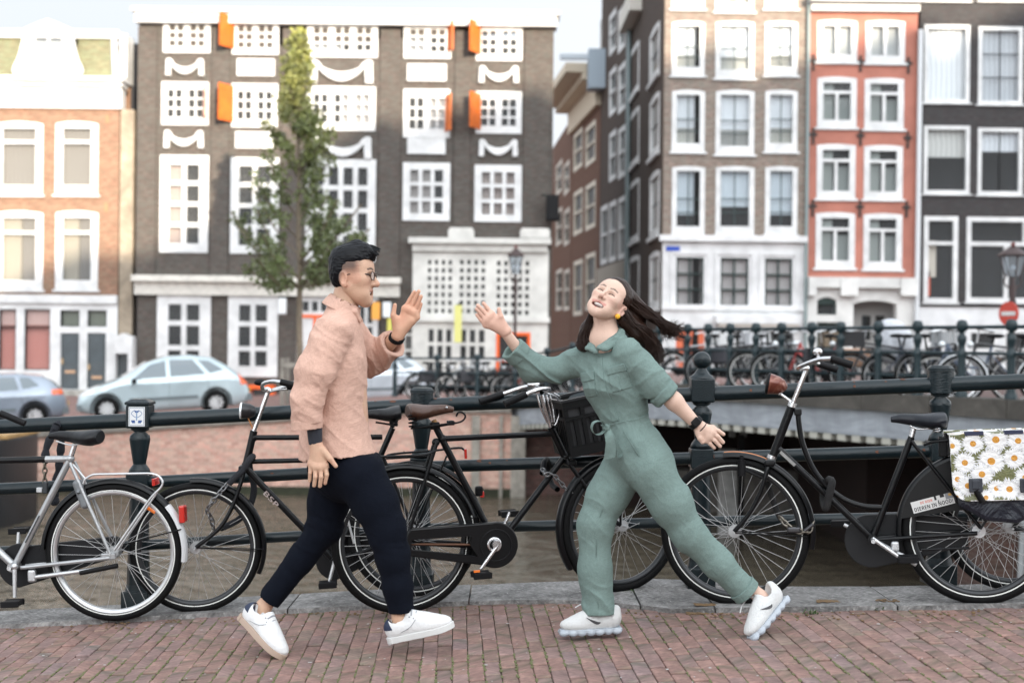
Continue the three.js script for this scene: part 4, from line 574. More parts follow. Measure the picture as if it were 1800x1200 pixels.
// ------------------------------------------------------------ the young tree on the far quay
{
  const d = 36, r = rng(12), base = at(527, 700, d); base.y = rise(base.x) - 0.02;
  const t = thing('young_tree', 'slim young tree with narrow green crown in front of the black house', 'tree', base.toArray());
  const L = (px, py, dz = 0) => at(px, py, d - dz).sub(base), bark = mat([0.26, 0.215, 0.165], 0.9, { map: rep(DT, 1), bump: rep(NT, 3), bs: 0.01 });
  const axis = [[527, 705], [527, 640], [526, 560], [527, 480], [524, 400], [525, 300], [522, 200], [520, 120], [519, 50]].map(p => L(...p)); axis[0].y = 0;
  const tk = []; for (let i = 0; i < axis.length - 1; i++) tk.push(cyl(axis[i], axis[i + 1], mix(0.105, 0.012, i / 8), mix(0.105, 0.012, (i + 1) / 8), 10));
  const wid = [[45, 3, 5], [70, 10, 12], [100, 18, 20], [140, 30, 30], [180, 42, 44], [215, 58, 60], [250, 66, 70], [280, 74, 62], [310, 90, 72], [345, 105, 88], [380, 112, 100], [420, 112, 105], [455, 100, 104], [480, 70, 92], [500, 30, 60]];
  const wat = py => { let i = 0; while (i < wid.length - 2 && py > wid[i + 1][0]) i++; const f = clamp((py - wid[i][0]) / (wid[i + 1][0] - wid[i][0])); return [mix(wid[i][1], wid[i + 1][1], f), mix(wid[i][2], wid[i + 1][2], f)]; };
  const pos = [], nor = [], col = [], ix = [];
  const leaf = (p, s, c) => { const a = new V3(r() - 0.5, r() - 0.3, r() - 0.5).normalize(), b = new V3(r() - 0.5, r() - 0.5, r() - 0.5).cross(a).normalize(), n = new V3().crossVectors(a, b), k = pos.length / 3; for (const [x, y, z] of [[0, 0, 0], [0.5, 0.42, 0.12], [1.1, 0, 0], [0.5, -0.42, 0.12]]) { pos.push(p.x + s * (a.x * x + b.x * y + n.x * z), p.y + s * (a.y * x + b.y * y + n.y * z), p.z + s * (a.z * x + b.z * y + n.z * z)); nor.push(n.x, n.y, n.z); col.push(...c); } ix.push(k, k + 2, k + 1, k, k + 3, k + 2); };
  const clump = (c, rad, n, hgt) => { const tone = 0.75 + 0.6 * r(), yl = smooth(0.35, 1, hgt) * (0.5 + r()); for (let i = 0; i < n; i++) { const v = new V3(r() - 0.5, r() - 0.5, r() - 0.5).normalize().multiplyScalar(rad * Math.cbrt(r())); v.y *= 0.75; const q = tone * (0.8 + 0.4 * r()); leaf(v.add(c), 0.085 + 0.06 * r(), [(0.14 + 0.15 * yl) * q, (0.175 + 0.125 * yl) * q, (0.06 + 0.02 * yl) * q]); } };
  for (let i = 0; i < 58; i++) {
    const py = 62 + 440 * Math.pow((i + r() * 0.8) / 58, 0.95), side = r() < 0.5 ? -1 : 1, [wl, wr] = wat(py), reach = (side < 0 ? wl : wr) * (0.5 + 0.7 * r()) * mix(1, 1.3, smooth(250, 420, py)), rootY = Math.min(py + 25 + reach * 0.75, 505), a = L(523, rootY), ang = (r() - 0.5) * 2.4, len = reach / 63.9, tip = L(523 + side * reach * Math.cos(ang), py, len * Math.sin(ang)), m = a.clone().lerp(tip, 0.5).add(new V3(0, -len * 0.12, 0));
    tk.push(tube([a, m, tip], 0.008 + 0.01 * len, 6, 5));
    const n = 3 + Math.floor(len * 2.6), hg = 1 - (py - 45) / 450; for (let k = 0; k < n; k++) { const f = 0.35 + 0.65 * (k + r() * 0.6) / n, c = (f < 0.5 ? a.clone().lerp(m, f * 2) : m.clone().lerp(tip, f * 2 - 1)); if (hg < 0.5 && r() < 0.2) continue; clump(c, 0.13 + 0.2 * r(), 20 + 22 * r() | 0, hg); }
  }
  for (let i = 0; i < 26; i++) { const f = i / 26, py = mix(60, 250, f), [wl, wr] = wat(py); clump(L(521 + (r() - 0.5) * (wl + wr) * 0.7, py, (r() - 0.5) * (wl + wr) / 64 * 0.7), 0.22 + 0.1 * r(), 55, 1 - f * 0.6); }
  mesh('trunk', merge(tk), bark, t);
  const g = new THREE.BufferGeometry(); g.setAttribute('position', new THREE.Float32BufferAttribute(pos, 3)); g.setAttribute('normal', new THREE.Float32BufferAttribute(nor, 3)); g.setAttribute('color', new THREE.Float32BufferAttribute(col, 3)); g.setIndex(ix);
  mesh('crown', g, mat([1, 1, 1], 0.7, { vertexColors: true, transmission: 0.45, thickness: 0 }), t);
  const g2 = thing('tree_guard', 'low grey wooden tree guard around the trunk of the young tree', 'tree guard', base.toArray()); const gm = mat([0.38, 0.36, 0.33], 0.8, { map: DT }); for (const [x, z] of [[-0.42, -0.42], [0.42, -0.42], [-0.42, 0.42], [0.42, 0.42]]) mesh('post', boxGeo(x - 0.05, x + 0.05, 0, 1.3, z - 0.05, z + 0.05), gm, g2); for (const z of [-0.42, 0.42]) mesh('rail', boxGeo(-0.46, 0.46, 1.05, 1.17, z + 0.051, z + 0.08), gm, g2);
}
// ------------------------------------------------------------ street lamps, the no-entry sign, shop signs
function streetLamp(label, px, yTop, yLantern, yBase, d, glassY) {
  const b = at(px, yBase, d), t = thing('street_lamp', label, 'street lamp', b.toArray()), H = at(px, yTop, d).y - b.y, hb = at(px, yLantern, d).y - b.y, s = H - hb;
  const iron = mat([0.055, 0.032, 0.030], 0.5, { map: VT }), pole = [[0.13, 0], [0.13, 0.5], [0.09, 0.56], [0.07, 0.9], [0.10, 0.95], [0.055, 1.05], [0.045, hb - 0.6], [0.075, hb - 0.5], [0.05, hb - 0.4], [0.07, hb - 0.18], [0.035, hb - 0.12], [0.06, hb], [0, hb + 0.005]];
  mesh('pole', lathe(pole, 12), iron, t);
  mesh('bracket', merge([-1, 1].map(k => tube([new V3(k * 0.02, hb - 0.25, 0), new V3(k * 0.17, hb - 0.12, 0), new V3(k * 0.13, hb + 0.04, 0)], 0.016, 8, 6))), iron, t);
  mesh('glass', lathe([[0.14, hb + 0.02], [0.25, hb + s * 0.58], [0.252, hb + s * 0.6]], 6), mat([0.72, 0.78, 0.82], 0.08, { transmission: 0.75, thickness: 0 }), t);
  const hd = mesh('lantern_frame', merge([lathe([[0.29, hb + s * 0.6], [0.30, hb + s * 0.64], [0.2, hb + s * 0.74], [0.12, hb + s * 0.82], [0.05, hb + s * 0.86]], 6), ...[0, 1, 2, 3, 4, 5].map(k => { const a = k * Math.PI / 3 + Math.PI / 6 * 0; return cyl(new V3(0.14 * Math.sin(a), hb + 0.02, 0.14 * Math.cos(a)), new V3(0.25 * Math.sin(a), hb + s * 0.6, 0.25 * Math.cos(a)), 0.014); })]), iron, t);
  mesh('finial', lathe([[0, hb + s * 0.85], [0.05, hb + s * 0.87], [0.035, hb + s * 0.91], [0.055, hb + s * 0.95], [0.02, hb + s * 0.985], [0, H]], 10), mat([0.14, 0.03, 0.025], 0.5), hd);
  mesh('bulb', new THREE.SphereGeometry(0.06, 10, 8).translate(0, hb + s * 0.25, 0), mat([0.7, 0.74, 0.78], 0.2), t);
  return t;
}
streetLamp('old fashioned street lamp in front of the white shop front', 904, 430, 482, 700, 41);
const lamp2 = streetLamp('old fashioned street lamp with red pole behind the no-entry sign', 1779, 425, 487, 700, 25.6);
{
  const d = 25.3, p = at(1774, 551, d), t = thing('no_entry_sign', 'round red no-entry traffic sign turned aside on the right lamp post', 'traffic sign', p.toArray()); t.rotation.y = R(-62);
  mesh('disc', new THREE.CylinderGeometry(0.235, 0.235, 0.02, 32).rotateX(Math.PI / 2), mat([0.50, 0.055, 0.035], 0.4), t); mesh('bar', boxGeo(-0.17, 0.17, -0.04, 0.04, 0.0105, 0.016), M.white, t); mesh('back_clamp', boxGeo(-0.05, 0.05, -0.05, 0.05, -0.1, -0.011), M.blackMatte, t);
}
{
  const sign = (name, label, cat, px, d, depth, m) => { const a = at(px[0], px[3], d), b = at(px[2], px[1], d), c = a.clone().add(b).multiplyScalar(0.5), t = thing(name, label, cat, c.toArray()), w = b.x - a.x, h = b.y - a.y; mesh('panel', rbox(0, 0, 0, w, h, depth, 0.03), m, t); mesh('bracket', boxGeo(-0.03, 0.03, h / 2 + 0.003, h / 2 + 0.06, -1.1, depth / 2), M.blackMatte, t); return t; };
  sign('orange_sign', 'small amber orange wall sign on the black house beside the man', 'sign', [653, 531, 668, 562], 46.3, 0.12, mat([0.80, 0.36, 0.06], 0.5));
  sign('wall_lantern', 'white oval wall lantern on the black house above the yellow sign', 'wall lamp', [673, 531, 687, 558], 46.3, 0.25, mat([0.75, 0.78, 0.8], 0.4));
  sign('yellow_sign', 'small yellow green sign below the white wall lantern', 'sign', [680, 558, 689, 592], 46.3, 0.1, mat([0.62, 0.58, 0.12], 0.6));
  sign('banner', 'yellow green banner hanging in front of the white shop front', 'banner', [798, 536, 812, 602], 45.6, 0.05, mat([0.66, 0.64, 0.22], 0.7));
  sign('wall_lantern', 'white wall lantern beside the second ground floor window of the black house', 'wall lamp', [489, 524, 503, 552], 46.4, 0.2, mat([0.72, 0.74, 0.75], 0.4));
}
// ------------------------------------------------------------ parked cars, modelled as solids
function sdPoly(pts) { return (x, y) => { let d = 1e9, s = 1; for (let i = 0, j = pts.length - 1; i < pts.length; j = i++) { const [ax, ay] = pts[i], [bx, by] = pts[j], ex = bx - ax, ey = by - ay, wx = x - ax, wy = y - ay, t = clamp((wx * ex + wy * ey) / (ex * ex + ey * ey)), qx = wx - ex * t, qy = wy - ey * t; d = Math.min(d, qx * qx + qy * qy); const c1 = y >= ay, c2 = y < by, c3 = ex * wy > ey * wx; if ((c1 && c2 && c3) || (!c1 && !c2 && !c3)) s = -s; } return s * Math.sqrt(d); }; }
function car(label, o) {
  const t = thing(o.name, label, 'car', [0, 0, 0]), side = sdPoly(o.profile), [x0, x1] = o.wheels, belt = o.belt, top = o.top, W = 0.86;
  const shell = k => (x, y, z) => { const L = o.length, e = smooth(0.75, 0, x) * 0.24 + smooth(L - 0.6, L, x) * 0.2, w = W - e - 0.26 * smooth(belt - 0.12, top, y) * (y > belt - 0.12 ? 1 : 0) - 0.05 * smooth(0.5, 0.15, y); return smax(side(x, y) - k, Math.abs(z) - w - k, 0.16); };
  const body = shell(0), wells = (x, y, z) => Math.max(Math.min(Math.hypot(x - x0, y - 0.32), Math.hypot(x - x1, y - 0.32)) - 0.385, 0.55 - Math.abs(z));
  const paint = mat(o.color, 0.28, { metalness: 0.35, clearcoat: 0.9, clearcoatRoughness: 0.06, map: rep(VT, 0.3) });
  mesh('body', skin((x, y, z) => smax(body(x, y, z), -wells(x, y, z), 0.02), [-0.1, 0, -1], [o.length + 0.1, top + 0.15, 1], 0.03), paint, t);
  const glass = mat([0.10, 0.13, 0.15], 0.05, { clearcoat: 1, clearcoatRoughness: 0.02 }), sh = shell(0.006);
  for (const w of o.windows) for (const s of [-1, 1]) { const pg = sdPoly(w); mesh('side_window', skin((x, y, z) => Math.max(sh(x, y, z), pg(x, y), -body(x, y, z) - 0.03, 0.3 - s * z), [Math.min(...w.map(q => q[0])) - 0.05, belt - 0.1, s > 0 ? 0.2 : -1], [Math.max(...w.map(q => q[0])) + 0.05, top + 0.05, s > 0 ? 1 : -0.2], 0.018), glass, t); }
  for (const [nm, a, b] of [['windscreen', ...o.front], ['rear_window', ...o.rear]]) mesh(nm, skin((x, y, z) => Math.max(sh(x, y, z), -body(x, y, z) - 0.03, Math.abs(z) - mix(0.66, 0.5, (y - belt) / (top - belt)), (a < 2 ? x - b : a - x), (y > top - 0.09 ? 1 : -1) * 0.05 + (belt + 0.02 - y > 0 ? 0.1 : 0)), [a - 0.1, belt - 0.1, -0.9], [b + 0.1, top + 0.05, 0.9], 0.025), glass, t);
  for (const x of [x0, x1]) for (const s of [-1, 1]) {
    const w = mesh('wheel', new THREE.TorusGeometry(0.24, 0.075, 10, 32).translate(x, 0.315, s * 0.76), M.rubber, t), hub = [new THREE.CylinderGeometry(0.19, 0.19, 0.02, 24).rotateX(Math.PI / 2).translate(x, 0.315, s * 0.77)];
    mesh('rim', merge(hub), mat([0.32, 0.33, 0.34], 0.4, { metalness: 0.5 }), w); const sp = []; for (let k = 0; k < 9; k++) { const a = k * 2 * Math.PI / 9; sp.push(boxGeo(0.04, 0.2, -0.024, 0.024, -0.01, 0.015).rotateZ(a).translate(x, 0.315, s * 0.79)); } sp.push(new THREE.CylinderGeometry(0.055, 0.055, 0.04, 12).rotateX(Math.PI / 2).translate(x, 0.315, s * 0.785), new THREE.TorusGeometry(0.2, 0.014, 6, 32).translate(x, 0.315, s * 0.79)); mesh('hubcap', merge(sp), mat([0.7, 0.71, 0.72], 0.3, { metalness: 0.5 }), w);
  }
  for (const s of [-1, 1]) {
    mesh('tail_light', skin((x, y, z) => Math.max(shell(0.012)(x, y, z), o.tail(x, y), 0.4 - s * z), [o.length - 0.6, 0.5, s > 0 ? 0.3 : -1], [o.length + 0.1, 1.3, s > 0 ? 1 : -0.3], 0.02), o.tailMat || mat([0.75, 0.12, 0.03], 0.25, { clearcoat: 1 }), t);
    mesh('head_light', skin((x, y, z) => Math.max(shell(0.010)(x, y, z), x - 0.42, Math.abs(y - 0.68 - x * 0.2) - 0.07, 0.35 - s * z), [-0.1, 0.5, s > 0 ? 0.2 : -1], [0.6, 1, s > 0 ? 1 : -0.2], 0.02), M.glassLens, t);
    mesh('mirror', rbox(o.mirror[0], o.mirror[1], s * 0.95, 0.12, 0.12, 0.2, 0.04), M.blackMatte, t);
    mesh('door_trim', boxGeo(x0 + 0.55, x1 - 0.45, 0.46, 0.54, s * 0.815 - (s < 0 ? 0.06 : 0), s * 0.815 + (s > 0 ? 0.06 : 0)), mat([0.10, 0.12, 0.13], 0.6), t);
    for (const hx of o.handles) mesh('door_handle', rbox(hx, belt - 0.12, s * 0.86, 0.16, 0.035, 0.04, 0.01), paint, t);
  }
  for (const [i, x] of o.windows.map((w, i) => [i, Math.max(...w.map(q => q[0])) + 0.045]).slice(0, 2)) for (const s of [-1, 1]) mesh('door_seam', skin((a, b, c) => Math.max(shell(0.004)(a, b, c), -body(a, b, c) - 0.02, Math.abs(a - x - (i ? 0.25 * smooth(0.75, 0.35, b) : 0)) - 0.012, 0.27 - b, b - belt, 0.5 - s * c), [x - 0.3, 0.2, s > 0 ? 0.5 : -1], [x + 0.35, belt + 0.05, s > 0 ? 1 : -0.5], 0.02), M.blackMatte, t);
  mesh('number_plate', boxGeo(o.length + 0.041, o.length + 0.05, 0.52, 0.62, -0.25, 0.25), mat([0.6, 0.45, 0.05], 0.4), t);
  each('bumper', [boxGeo(-0.02, 0.3, 0.3, 0.44, -0.62, 0.62), boxGeo(o.length - 0.25, o.length + 0.04, 0.32, 0.5, -0.66, 0.66)], mat([0.12, 0.14, 0.15], 0.5), t);
  return t;
}
function park(t, x0, x1, a, b) { const X = new V3().subVectors(b, a).normalize(), Z = new V3().crossVectors(X, YUP).normalize(), Y = new V3().crossVectors(Z, X); t.quaternion.setFromRotationMatrix(new THREE.Matrix4().makeBasis(X, Y, Z)); const o = new V3(x0, 0, 0.78).applyQuaternion(t.quaternion); t.position.copy(a).sub(o); }
const mpv = { name: 'parked_car', length: 4.27, belt: 0.98, top: 1.55, color: [0.50, 0.60, 0.64], wheels: [0.70, 3.38], mirror: [1.38, 0.98], handles: [2.15, 3.1],
  profile: [[0.0, 0.42], [0.04, 0.62], [0.28, 0.80], [0.95, 1.0], [1.22, 1.13], [1.72, 1.42], [2.2, 1.55], [2.8, 1.56], [3.35, 1.47], [3.7, 1.25], [4.0, 1.0], [4.2, 0.78], [4.27, 0.45], [4.2, 0.26], [3.9, 0.2], [0.3, 0.19], [0.05, 0.25]],
  windows: [[[1.32, 1.0], [1.78, 1.36], [2.18, 1.45], [2.18, 1.02]], [[2.27, 1.02], [2.27, 1.46], [2.85, 1.45], [3.15, 1.06]], [[3.25, 1.06], [2.96, 1.43], [3.25, 1.39], [3.62, 1.14]]],
  front: [1.2, 1.75], rear: [3.55, 4.1], tail: (x, y) => Math.max(3.98 + (0.95 - y) * 0.2 - x, Math.abs(y - 0.9) - 0.17) };
park(car('light blue hatchback car parked across the canal before the black house', mpv), 0.70, 3.38, at(188, 741, 32.6), at(371, 729.5, 33.4));
const hatch = { name: 'parked_car', length: 4.1, belt: 0.92, top: 1.42, color: [0.30, 0.35, 0.42], wheels: [0.80, 3.3], mirror: [1.45, 0.92], handles: [2.2, 3.0],
  profile: [[0.0, 0.45], [0.04, 0.6], [0.4, 0.78], [1.1, 0.92], [1.75, 1.3], [2.3, 1.43], [2.9, 1.42], [3.5, 1.33], [3.75, 1.2], [3.98, 0.95], [4.08, 0.7], [4.1, 0.4], [3.95, 0.22], [0.3, 0.2], [0.05, 0.28]],
  windows: [[[1.4, 0.95], [1.85, 1.26], [2.25, 1.33], [2.25, 0.96]], [[2.33, 0.96], [2.33, 1.34], [2.85, 1.33], [2.95, 1.0]], [[3.03, 1.0], [2.94, 1.32], [3.2, 1.3], [3.45, 1.08]]],
  front: [1.15, 1.8], rear: [3.5, 3.98], tail: (x, y) => Math.max(3.72 - x, Math.abs(y - 0.9) - 0.075) };
park(car('silver blue hatchback car at the left edge with red tail light', hatch), 0.80, 3.3, at(-125, 763, 32.8), at(50, 753, 33.6));
const pale = { ...mpv, color: [0.62, 0.68, 0.74] };
{ const a = at(648, 718, 38), b = at(770, 713, 39.6); a.y = b.y = rise(-3) + 0.03; park(car('pale blue parked car behind the man and the far railing', pale), 0.70, 3.38, at(560, 716, 38), at(716, 712, 38.8)); }
// ------------------------------------------------------------ moored barge at the left
{
  const a = at(41, 770, 26.5), t = thing('moored_barge', 'black moored barge with varnished wooden edge at the left', 'boat', [a.x - 4.5, WATER, a.z]), H = a.y - WATER;
  const s = new THREE.Shape(); s.moveTo(-5, -1.4); s.lineTo(4.1, -1.4); s.quadraticCurveTo(4.5, -1.2, 4.5, 0); s.quadraticCurveTo(4.5, 1.2, 4.1, 1.4); s.lineTo(-5, 1.4); s.closePath();
  mesh('hull', extr(s, H + 0.3, 0.04).rotateX(-Math.PI / 2).translate(0, -0.3, 0), mat([0.018, 0.02, 0.023], 0.45, { map: VT }), t);
  const wood = mat([0.52, 0.33, 0.13], 0.45, { map: rep(DT, 1) }); mesh('gunwale', merge([boxGeo(-5, 4.3, H + 0.045, H + 0.12, 1.2, 1.42), boxGeo(4.0, 4.5, H + 0.045, H + 0.12, -0.9, 0.9)]), wood, t);
  mesh('tiller', merge([cyl(new V3(4.3, H + 0.1, 0.3), new V3(3.2, H - 0.02 + 0.25, 1.0), 0.06), cyl(new V3(3.9, H + 0.05, 1.45), new V3(2.2, H - 0.48, 1.5), 0.08)]), wood, t);
  mesh('hatch_cover', rbox(1, H + 0.14, 0, 5, 0.2, 1.8, 0.05), mat([0.07, 0.075, 0.08], 0.6), t);
}
// ------------------------------------------------------------ the near railing
const railPts = [[-760, 1125], [-250, 1098], [242, 1077], [738, 1046], [1230, 1038], [1650, 1033], [2080, 1025]].map(p => { const g = onGround(...p); g.y += 0.02; return g; });
{
  const t = thing('canal_railing', 'dark blue green iron railing with round rails and turned posts along the kerb', 'railing');
  const shaft = lathe([[0.032, 0.74], [0.052, 0.865], [0.05, 0.885], [0.028, 0.905], [0.045, 0.915], [0.045, 0.925], [0, 0.926]], 24), rings = lathe([[0.03, 0.69], [0.056, 0.695], [0.05, 0.715], [0.036, 0.735], [0.032, 0.742]], 24);
  const oct = (r0, y0, r1, y1) => new THREE.CylinderGeometry(r1, r0, y1 - y0, 8, 1).rotateY(Math.PI / 8).translate(0, (y0 + y1) / 2, 0);
  railPts.forEach((p, i) => {
    const parts = [shaft.clone(), rings.clone(), rbox(0, 0.645, 0, 0.112, 0.10, 0.112, 0.008), rbox(0, 0.585, 0, 0.098, 0.02, 0.098, 0.004), oct(0.058, 0.13, 0.047, 0.576), oct(0.066, 0.1, 0.058, 0.13), rbox(0, 0.05, 0, 0.14, 0.10, 0.14, 0.006)], low = i === 5 || i === 3;
    parts.push(low ? oct(0.062, 0.925, 0.062, 1.03) : rbox(0, 0.985, 0, 0.118, 0.12, 0.118, 0.01));
    const post = mesh('post', merge(parts), railM, t); post.position.copy(p);
    if (i === 4) mesh('ball_finial', lathe([[0.059, 1.045], [0.056, 1.055], [0.04, 1.066], [0.034, 1.076], [0.026, 1.086], [0.022, 1.094], ...Array.from({ length: 15 }, (_, k) => { const a = -1.05 + (k / 14) * (Math.PI / 2 + 1.05); return [0.0445 * Math.cos(a), 1.135 + 0.0445 * Math.sin(a)]; })], 28), railM, post);
    else mesh('post_cap', low ? merge([oct(0.066, 1.031, 0.066, 1.045), oct(0.064, 1.0455, 0.05, 1.058)]) : merge([rbox(0, 1.052, 0, 0.126, 0.014, 0.126, 0.004), new THREE.CylinderGeometry(0.05, 0.085, 0.014, 4).rotateY(Math.PI / 4).translate(0, 1.066, 0)]), railM, post);
    if (i === 2) { // white and blue ship emblem plate on the cap
      const c = document.createElement('canvas'); c.width = c.height = 256; const g = c.getContext('2d'); g.fillStyle = '#e6e8ea'; g.fillRect(0, 0, 256, 256); g.strokeStyle = '#30506f'; g.lineWidth = 5; g.strokeRect(14, 14, 228, 228); g.fillStyle = '#1d4f94';
      const sh = pts => { g.beginPath(); pts.forEach(([x, y], k) => k ? g.lineTo(x, y) : g.moveTo(x, y)); g.closePath(); g.fill(); };
      sh([[40, 176], [100, 176], [108, 214], [60, 214]]); sh([[216, 176], [156, 176], [148, 214], [196, 214]]); g.beginPath(); g.ellipse(70, 168, 34, 40, 0, 0.2, 2.6); g.fill(); g.beginPath(); g.ellipse(186, 168, 34, 40, 0, 0.5, 2.9); g.fill();
      g.strokeStyle = '#4c74a6'; g.lineWidth = 8; for (const k of [-1, 1]) { g.beginPath(); g.moveTo(128, 60); g.quadraticCurveTo(128 + k * 70, 40, 128 + k * 84, 90); g.quadraticCurveTo(128 + k * 60, 120, 128 + k * 12, 140); g.stroke(); } g.fillStyle = '#7f9cc0'; g.fillRect(118, 50, 20, 130); g.fillStyle = '#1d4f94'; sh([[84, 40], [128, 56], [172, 40], [150, 78], [128, 66], [106, 78]]);
      const tx = new THREE.CanvasTexture(c); tx.colorSpace = THREE.SRGBColorSpace; const pl = mesh('emblem_plate', boxGeo(-0.041, 0.041, 0.937, 1.035, 0.0595, 0.0625), mat([0.8, 0.8, 0.8], 0.3, { map: tx, clearcoat: 0.6 }), post); const uv = pl.geometry.attributes.uv, ps = pl.geometry.attributes.position; for (let k = 0; k < uv.count; k++) uv.setXY(k, (ps.getX(k) + 0.041) / 0.082, (ps.getY(k) - 0.937) / 0.098);
    }
  });
  for (let i = 0; i < railPts.length - 1; i++) for (const [h, r] of [[0.965, 0.037], [0.645, 0.031], [0.325, 0.027]]) { const a = railPts[i].clone(), b = railPts[i + 1].clone(); a.y += h; b.y += h; const g = cyl(a, b, r, r, 20, true), uv = g.attributes.uv, l = a.distanceTo(b); for (let k = 0; k < uv.count; k++) uv.setXY(k, uv.getX(k) * 0.25, uv.getY(k) * l); mesh('rail', g, railM, t); }
  const rg = []; const r = rng(5); for (let i = 0; i < 26; i++) { const k = 2 + Math.floor(r() * 3), f = r(), a = railPts[k].clone().lerp(railPts[k + 1], f), h = r() < 0.6 ? [0.965, 0.0372] : [0.645, 0.0312], an = 0.2 + r() * 1.0, s = 0.005 + 0.009 * r(); rg.push(new THREE.CircleGeometry(s, 7).scale(1.6, 0.9, 1).rotateX(-an + 0.0).translate(a.x, a.y + h[0] + h[1] * Math.sin(an), a.z + h[1] * Math.cos(an) + 0.0004)); }
  mesh('rust_spots', merge(rg), mat([0.10, 0.042, 0.025], 0.9), t).userData.kind = 'stuff';
}
// ------------------------------------------------------------ bicycles
function bikePlane(pl, pr, lift = 0.012) {                             // a vertical plane through the two points where the wheels stand
  const A = onGround(...pl), B = onGround(...pr); A.y += lift; B.y += lift;
  const u = new V3().subVectors(B, A).normalize(), w = new V3().crossVectors(u, YUP).normalize(), v = new V3().crossVectors(w, u), C = new V3(0, CY, 0);
  const q = (px, py, k = 0) => { const d = ray(px, py), o = A.clone().addScaledVector(w, k), s = w.dot(o.clone().sub(C)) / w.dot(d), p = C.clone().addScaledVector(d, s).sub(A); return new V3(p.dot(u), p.dot(v), k); };
  const m = new THREE.Matrix4().makeBasis(u, v, w);
  return { q, place(g) { g.quaternion.setFromRotationMatrix(m); g.position.copy(A); }, base: A.distanceTo(B) };
}
function wheel(parent, c, Rw, o = {}) {
  const tw = o.tw ?? 0.02, yaw = o.yaw || 0, fx = g => yaw ? g.translate(-c.x, -c.y, -c.z).rotateY(yaw).translate(c.x, c.y, c.z) : g, seg = o.lo ? 28 : 72;
  const w = mesh('wheel', fx(new THREE.TorusGeometry(Rw - tw, tw, o.lo ? 6 : 12, seg).translate(c.x, c.y, c.z)), M.rubber, parent);
  const ri = Rw - 2 * tw + 0.004; mesh('rim', fx(lathe([[ri, -0.014], [ri - 0.004, -0.0165], [ri - 0.018, -0.013], [ri - 0.020, 0], [ri - 0.018, 0.013], [ri - 0.004, 0.0165], [ri, 0.014]], seg).rotateX(Math.PI / 2).translate(c.x, c.y, c.z)), o.rim || M.alu, w);
  if (o.stripe !== false) mesh('reflective_stripe', fx(merge([-1, 1].map(s => new THREE.RingGeometry(Rw - tw * 1.75, Rw - tw * 1.75 + 0.0055, seg).translate(c.x, c.y, c.z + s * tw * 0.86)))), o.stripe || M.reflex, w);
  mesh('hub', fx(merge([new THREE.CylinderGeometry(o.hubR || 0.018, o.hubR || 0.018, 0.06, 14).rotateX(Math.PI / 2).translate(c.x, c.y, c.z), new THREE.CylinderGeometry(0.028, 0.028, 0.004, 16).rotateX(Math.PI / 2).translate(c.x, c.y, c.z + 0.026), new THREE.CylinderGeometry(0.028, 0.028, 0.004, 16).rotateX(Math.PI / 2).translate(c.x, c.y, c.z - 0.026), new THREE.CylinderGeometry(0.006, 0.006, 0.14, 8).rotateX(Math.PI / 2).translate(c.x, c.y, c.z)])), o.lo ? M.blackMatte : M.alu, w);
  const sp = [], n = o.lo ? 18 : 36; for (let i = 0; i < n; i++) { const s = i % 2 ? 1 : -1, a = i * 2 * Math.PI / n + (o.turn || 0), b = a + (Math.floor(i / 2) % 2 ? 1 : -1) * 1.0; sp.push(cyl(new V3(c.x + 0.024 * Math.cos(b), c.y + 0.024 * Math.sin(b), c.z + s * 0.026), new V3(c.x + (ri - 0.018) * Math.cos(a), c.y + (ri - 0.018) * Math.sin(a), c.z), o.lo ? 0.002 : 0.00125, o.lo ? 0.002 : 0.00125, 4, true)); }
  const sm = mesh('spokes', fx(merge(sp)), o.spokeMat || M.spoke, w); sm.userData.kind = 'stuff'; return w;
}
function saddle(parent, nose, tail, m, o = {}) {                        // nose and tail of the top line
  const L = nose.distanceTo(tail), X = new V3().subVectors(tail, nose).normalize(), Z = new V3(0, 0, 1), Y = new V3().crossVectors(Z, X).multiplyScalar(X.x < 0 ? -1 : 1), hw = o.hw || 0.085;
  const f = loft(nose, [Z, X, Y], [[0.0, 0, -0.018, 0.016, 0.014], [L * 0.18, 0, -0.016, 0.024, 0.022], [L * 0.42, 0, -0.022, 0.034, 0.028], [L * 0.62, 0, -0.028, hw * 0.72, 0.034], [L * 0.82, 0, -0.028, hw, 0.04], [L * 0.97, 0, -0.024, hw * 0.9, 0.036], [L, 0, -0.026, hw * 0.75, 0.03]]);
  const c = nose.clone().add(tail).multiplyScalar(0.5); return mesh('saddle', skin(f, [c.x - L * 0.7, c.y - 0.13, -0.13], [c.x + L * 0.7, c.y + 0.1, 0.13], 0.005), m, parent);
}
function spring(a, b, r, turns, wire) { const p = [], n = turns * 10; for (let i = 0; i <= n; i++) { const t = i / n, an = t * turns * 2 * Math.PI; p.push(new V3(mix(a.x, b.x, t) + r * Math.cos(an), mix(a.y, b.y, t), mix(a.z, b.z, t) + r * Math.sin(an))); } return tube(p, wire, n, 5); }
function pedal(parent, p) { const o = mesh('pedal', merge([rbox(p.x, p.y, p.z, 0.085, 0.024, 0.06, 0.006), rbox(p.x, p.y, p.z + 0.035, 0.09, 0.03, 0.01, 0.004), rbox(p.x, p.y, p.z - 0.035, 0.09, 0.03, 0.01, 0.004)]), M.blackMatte, parent); return o; }
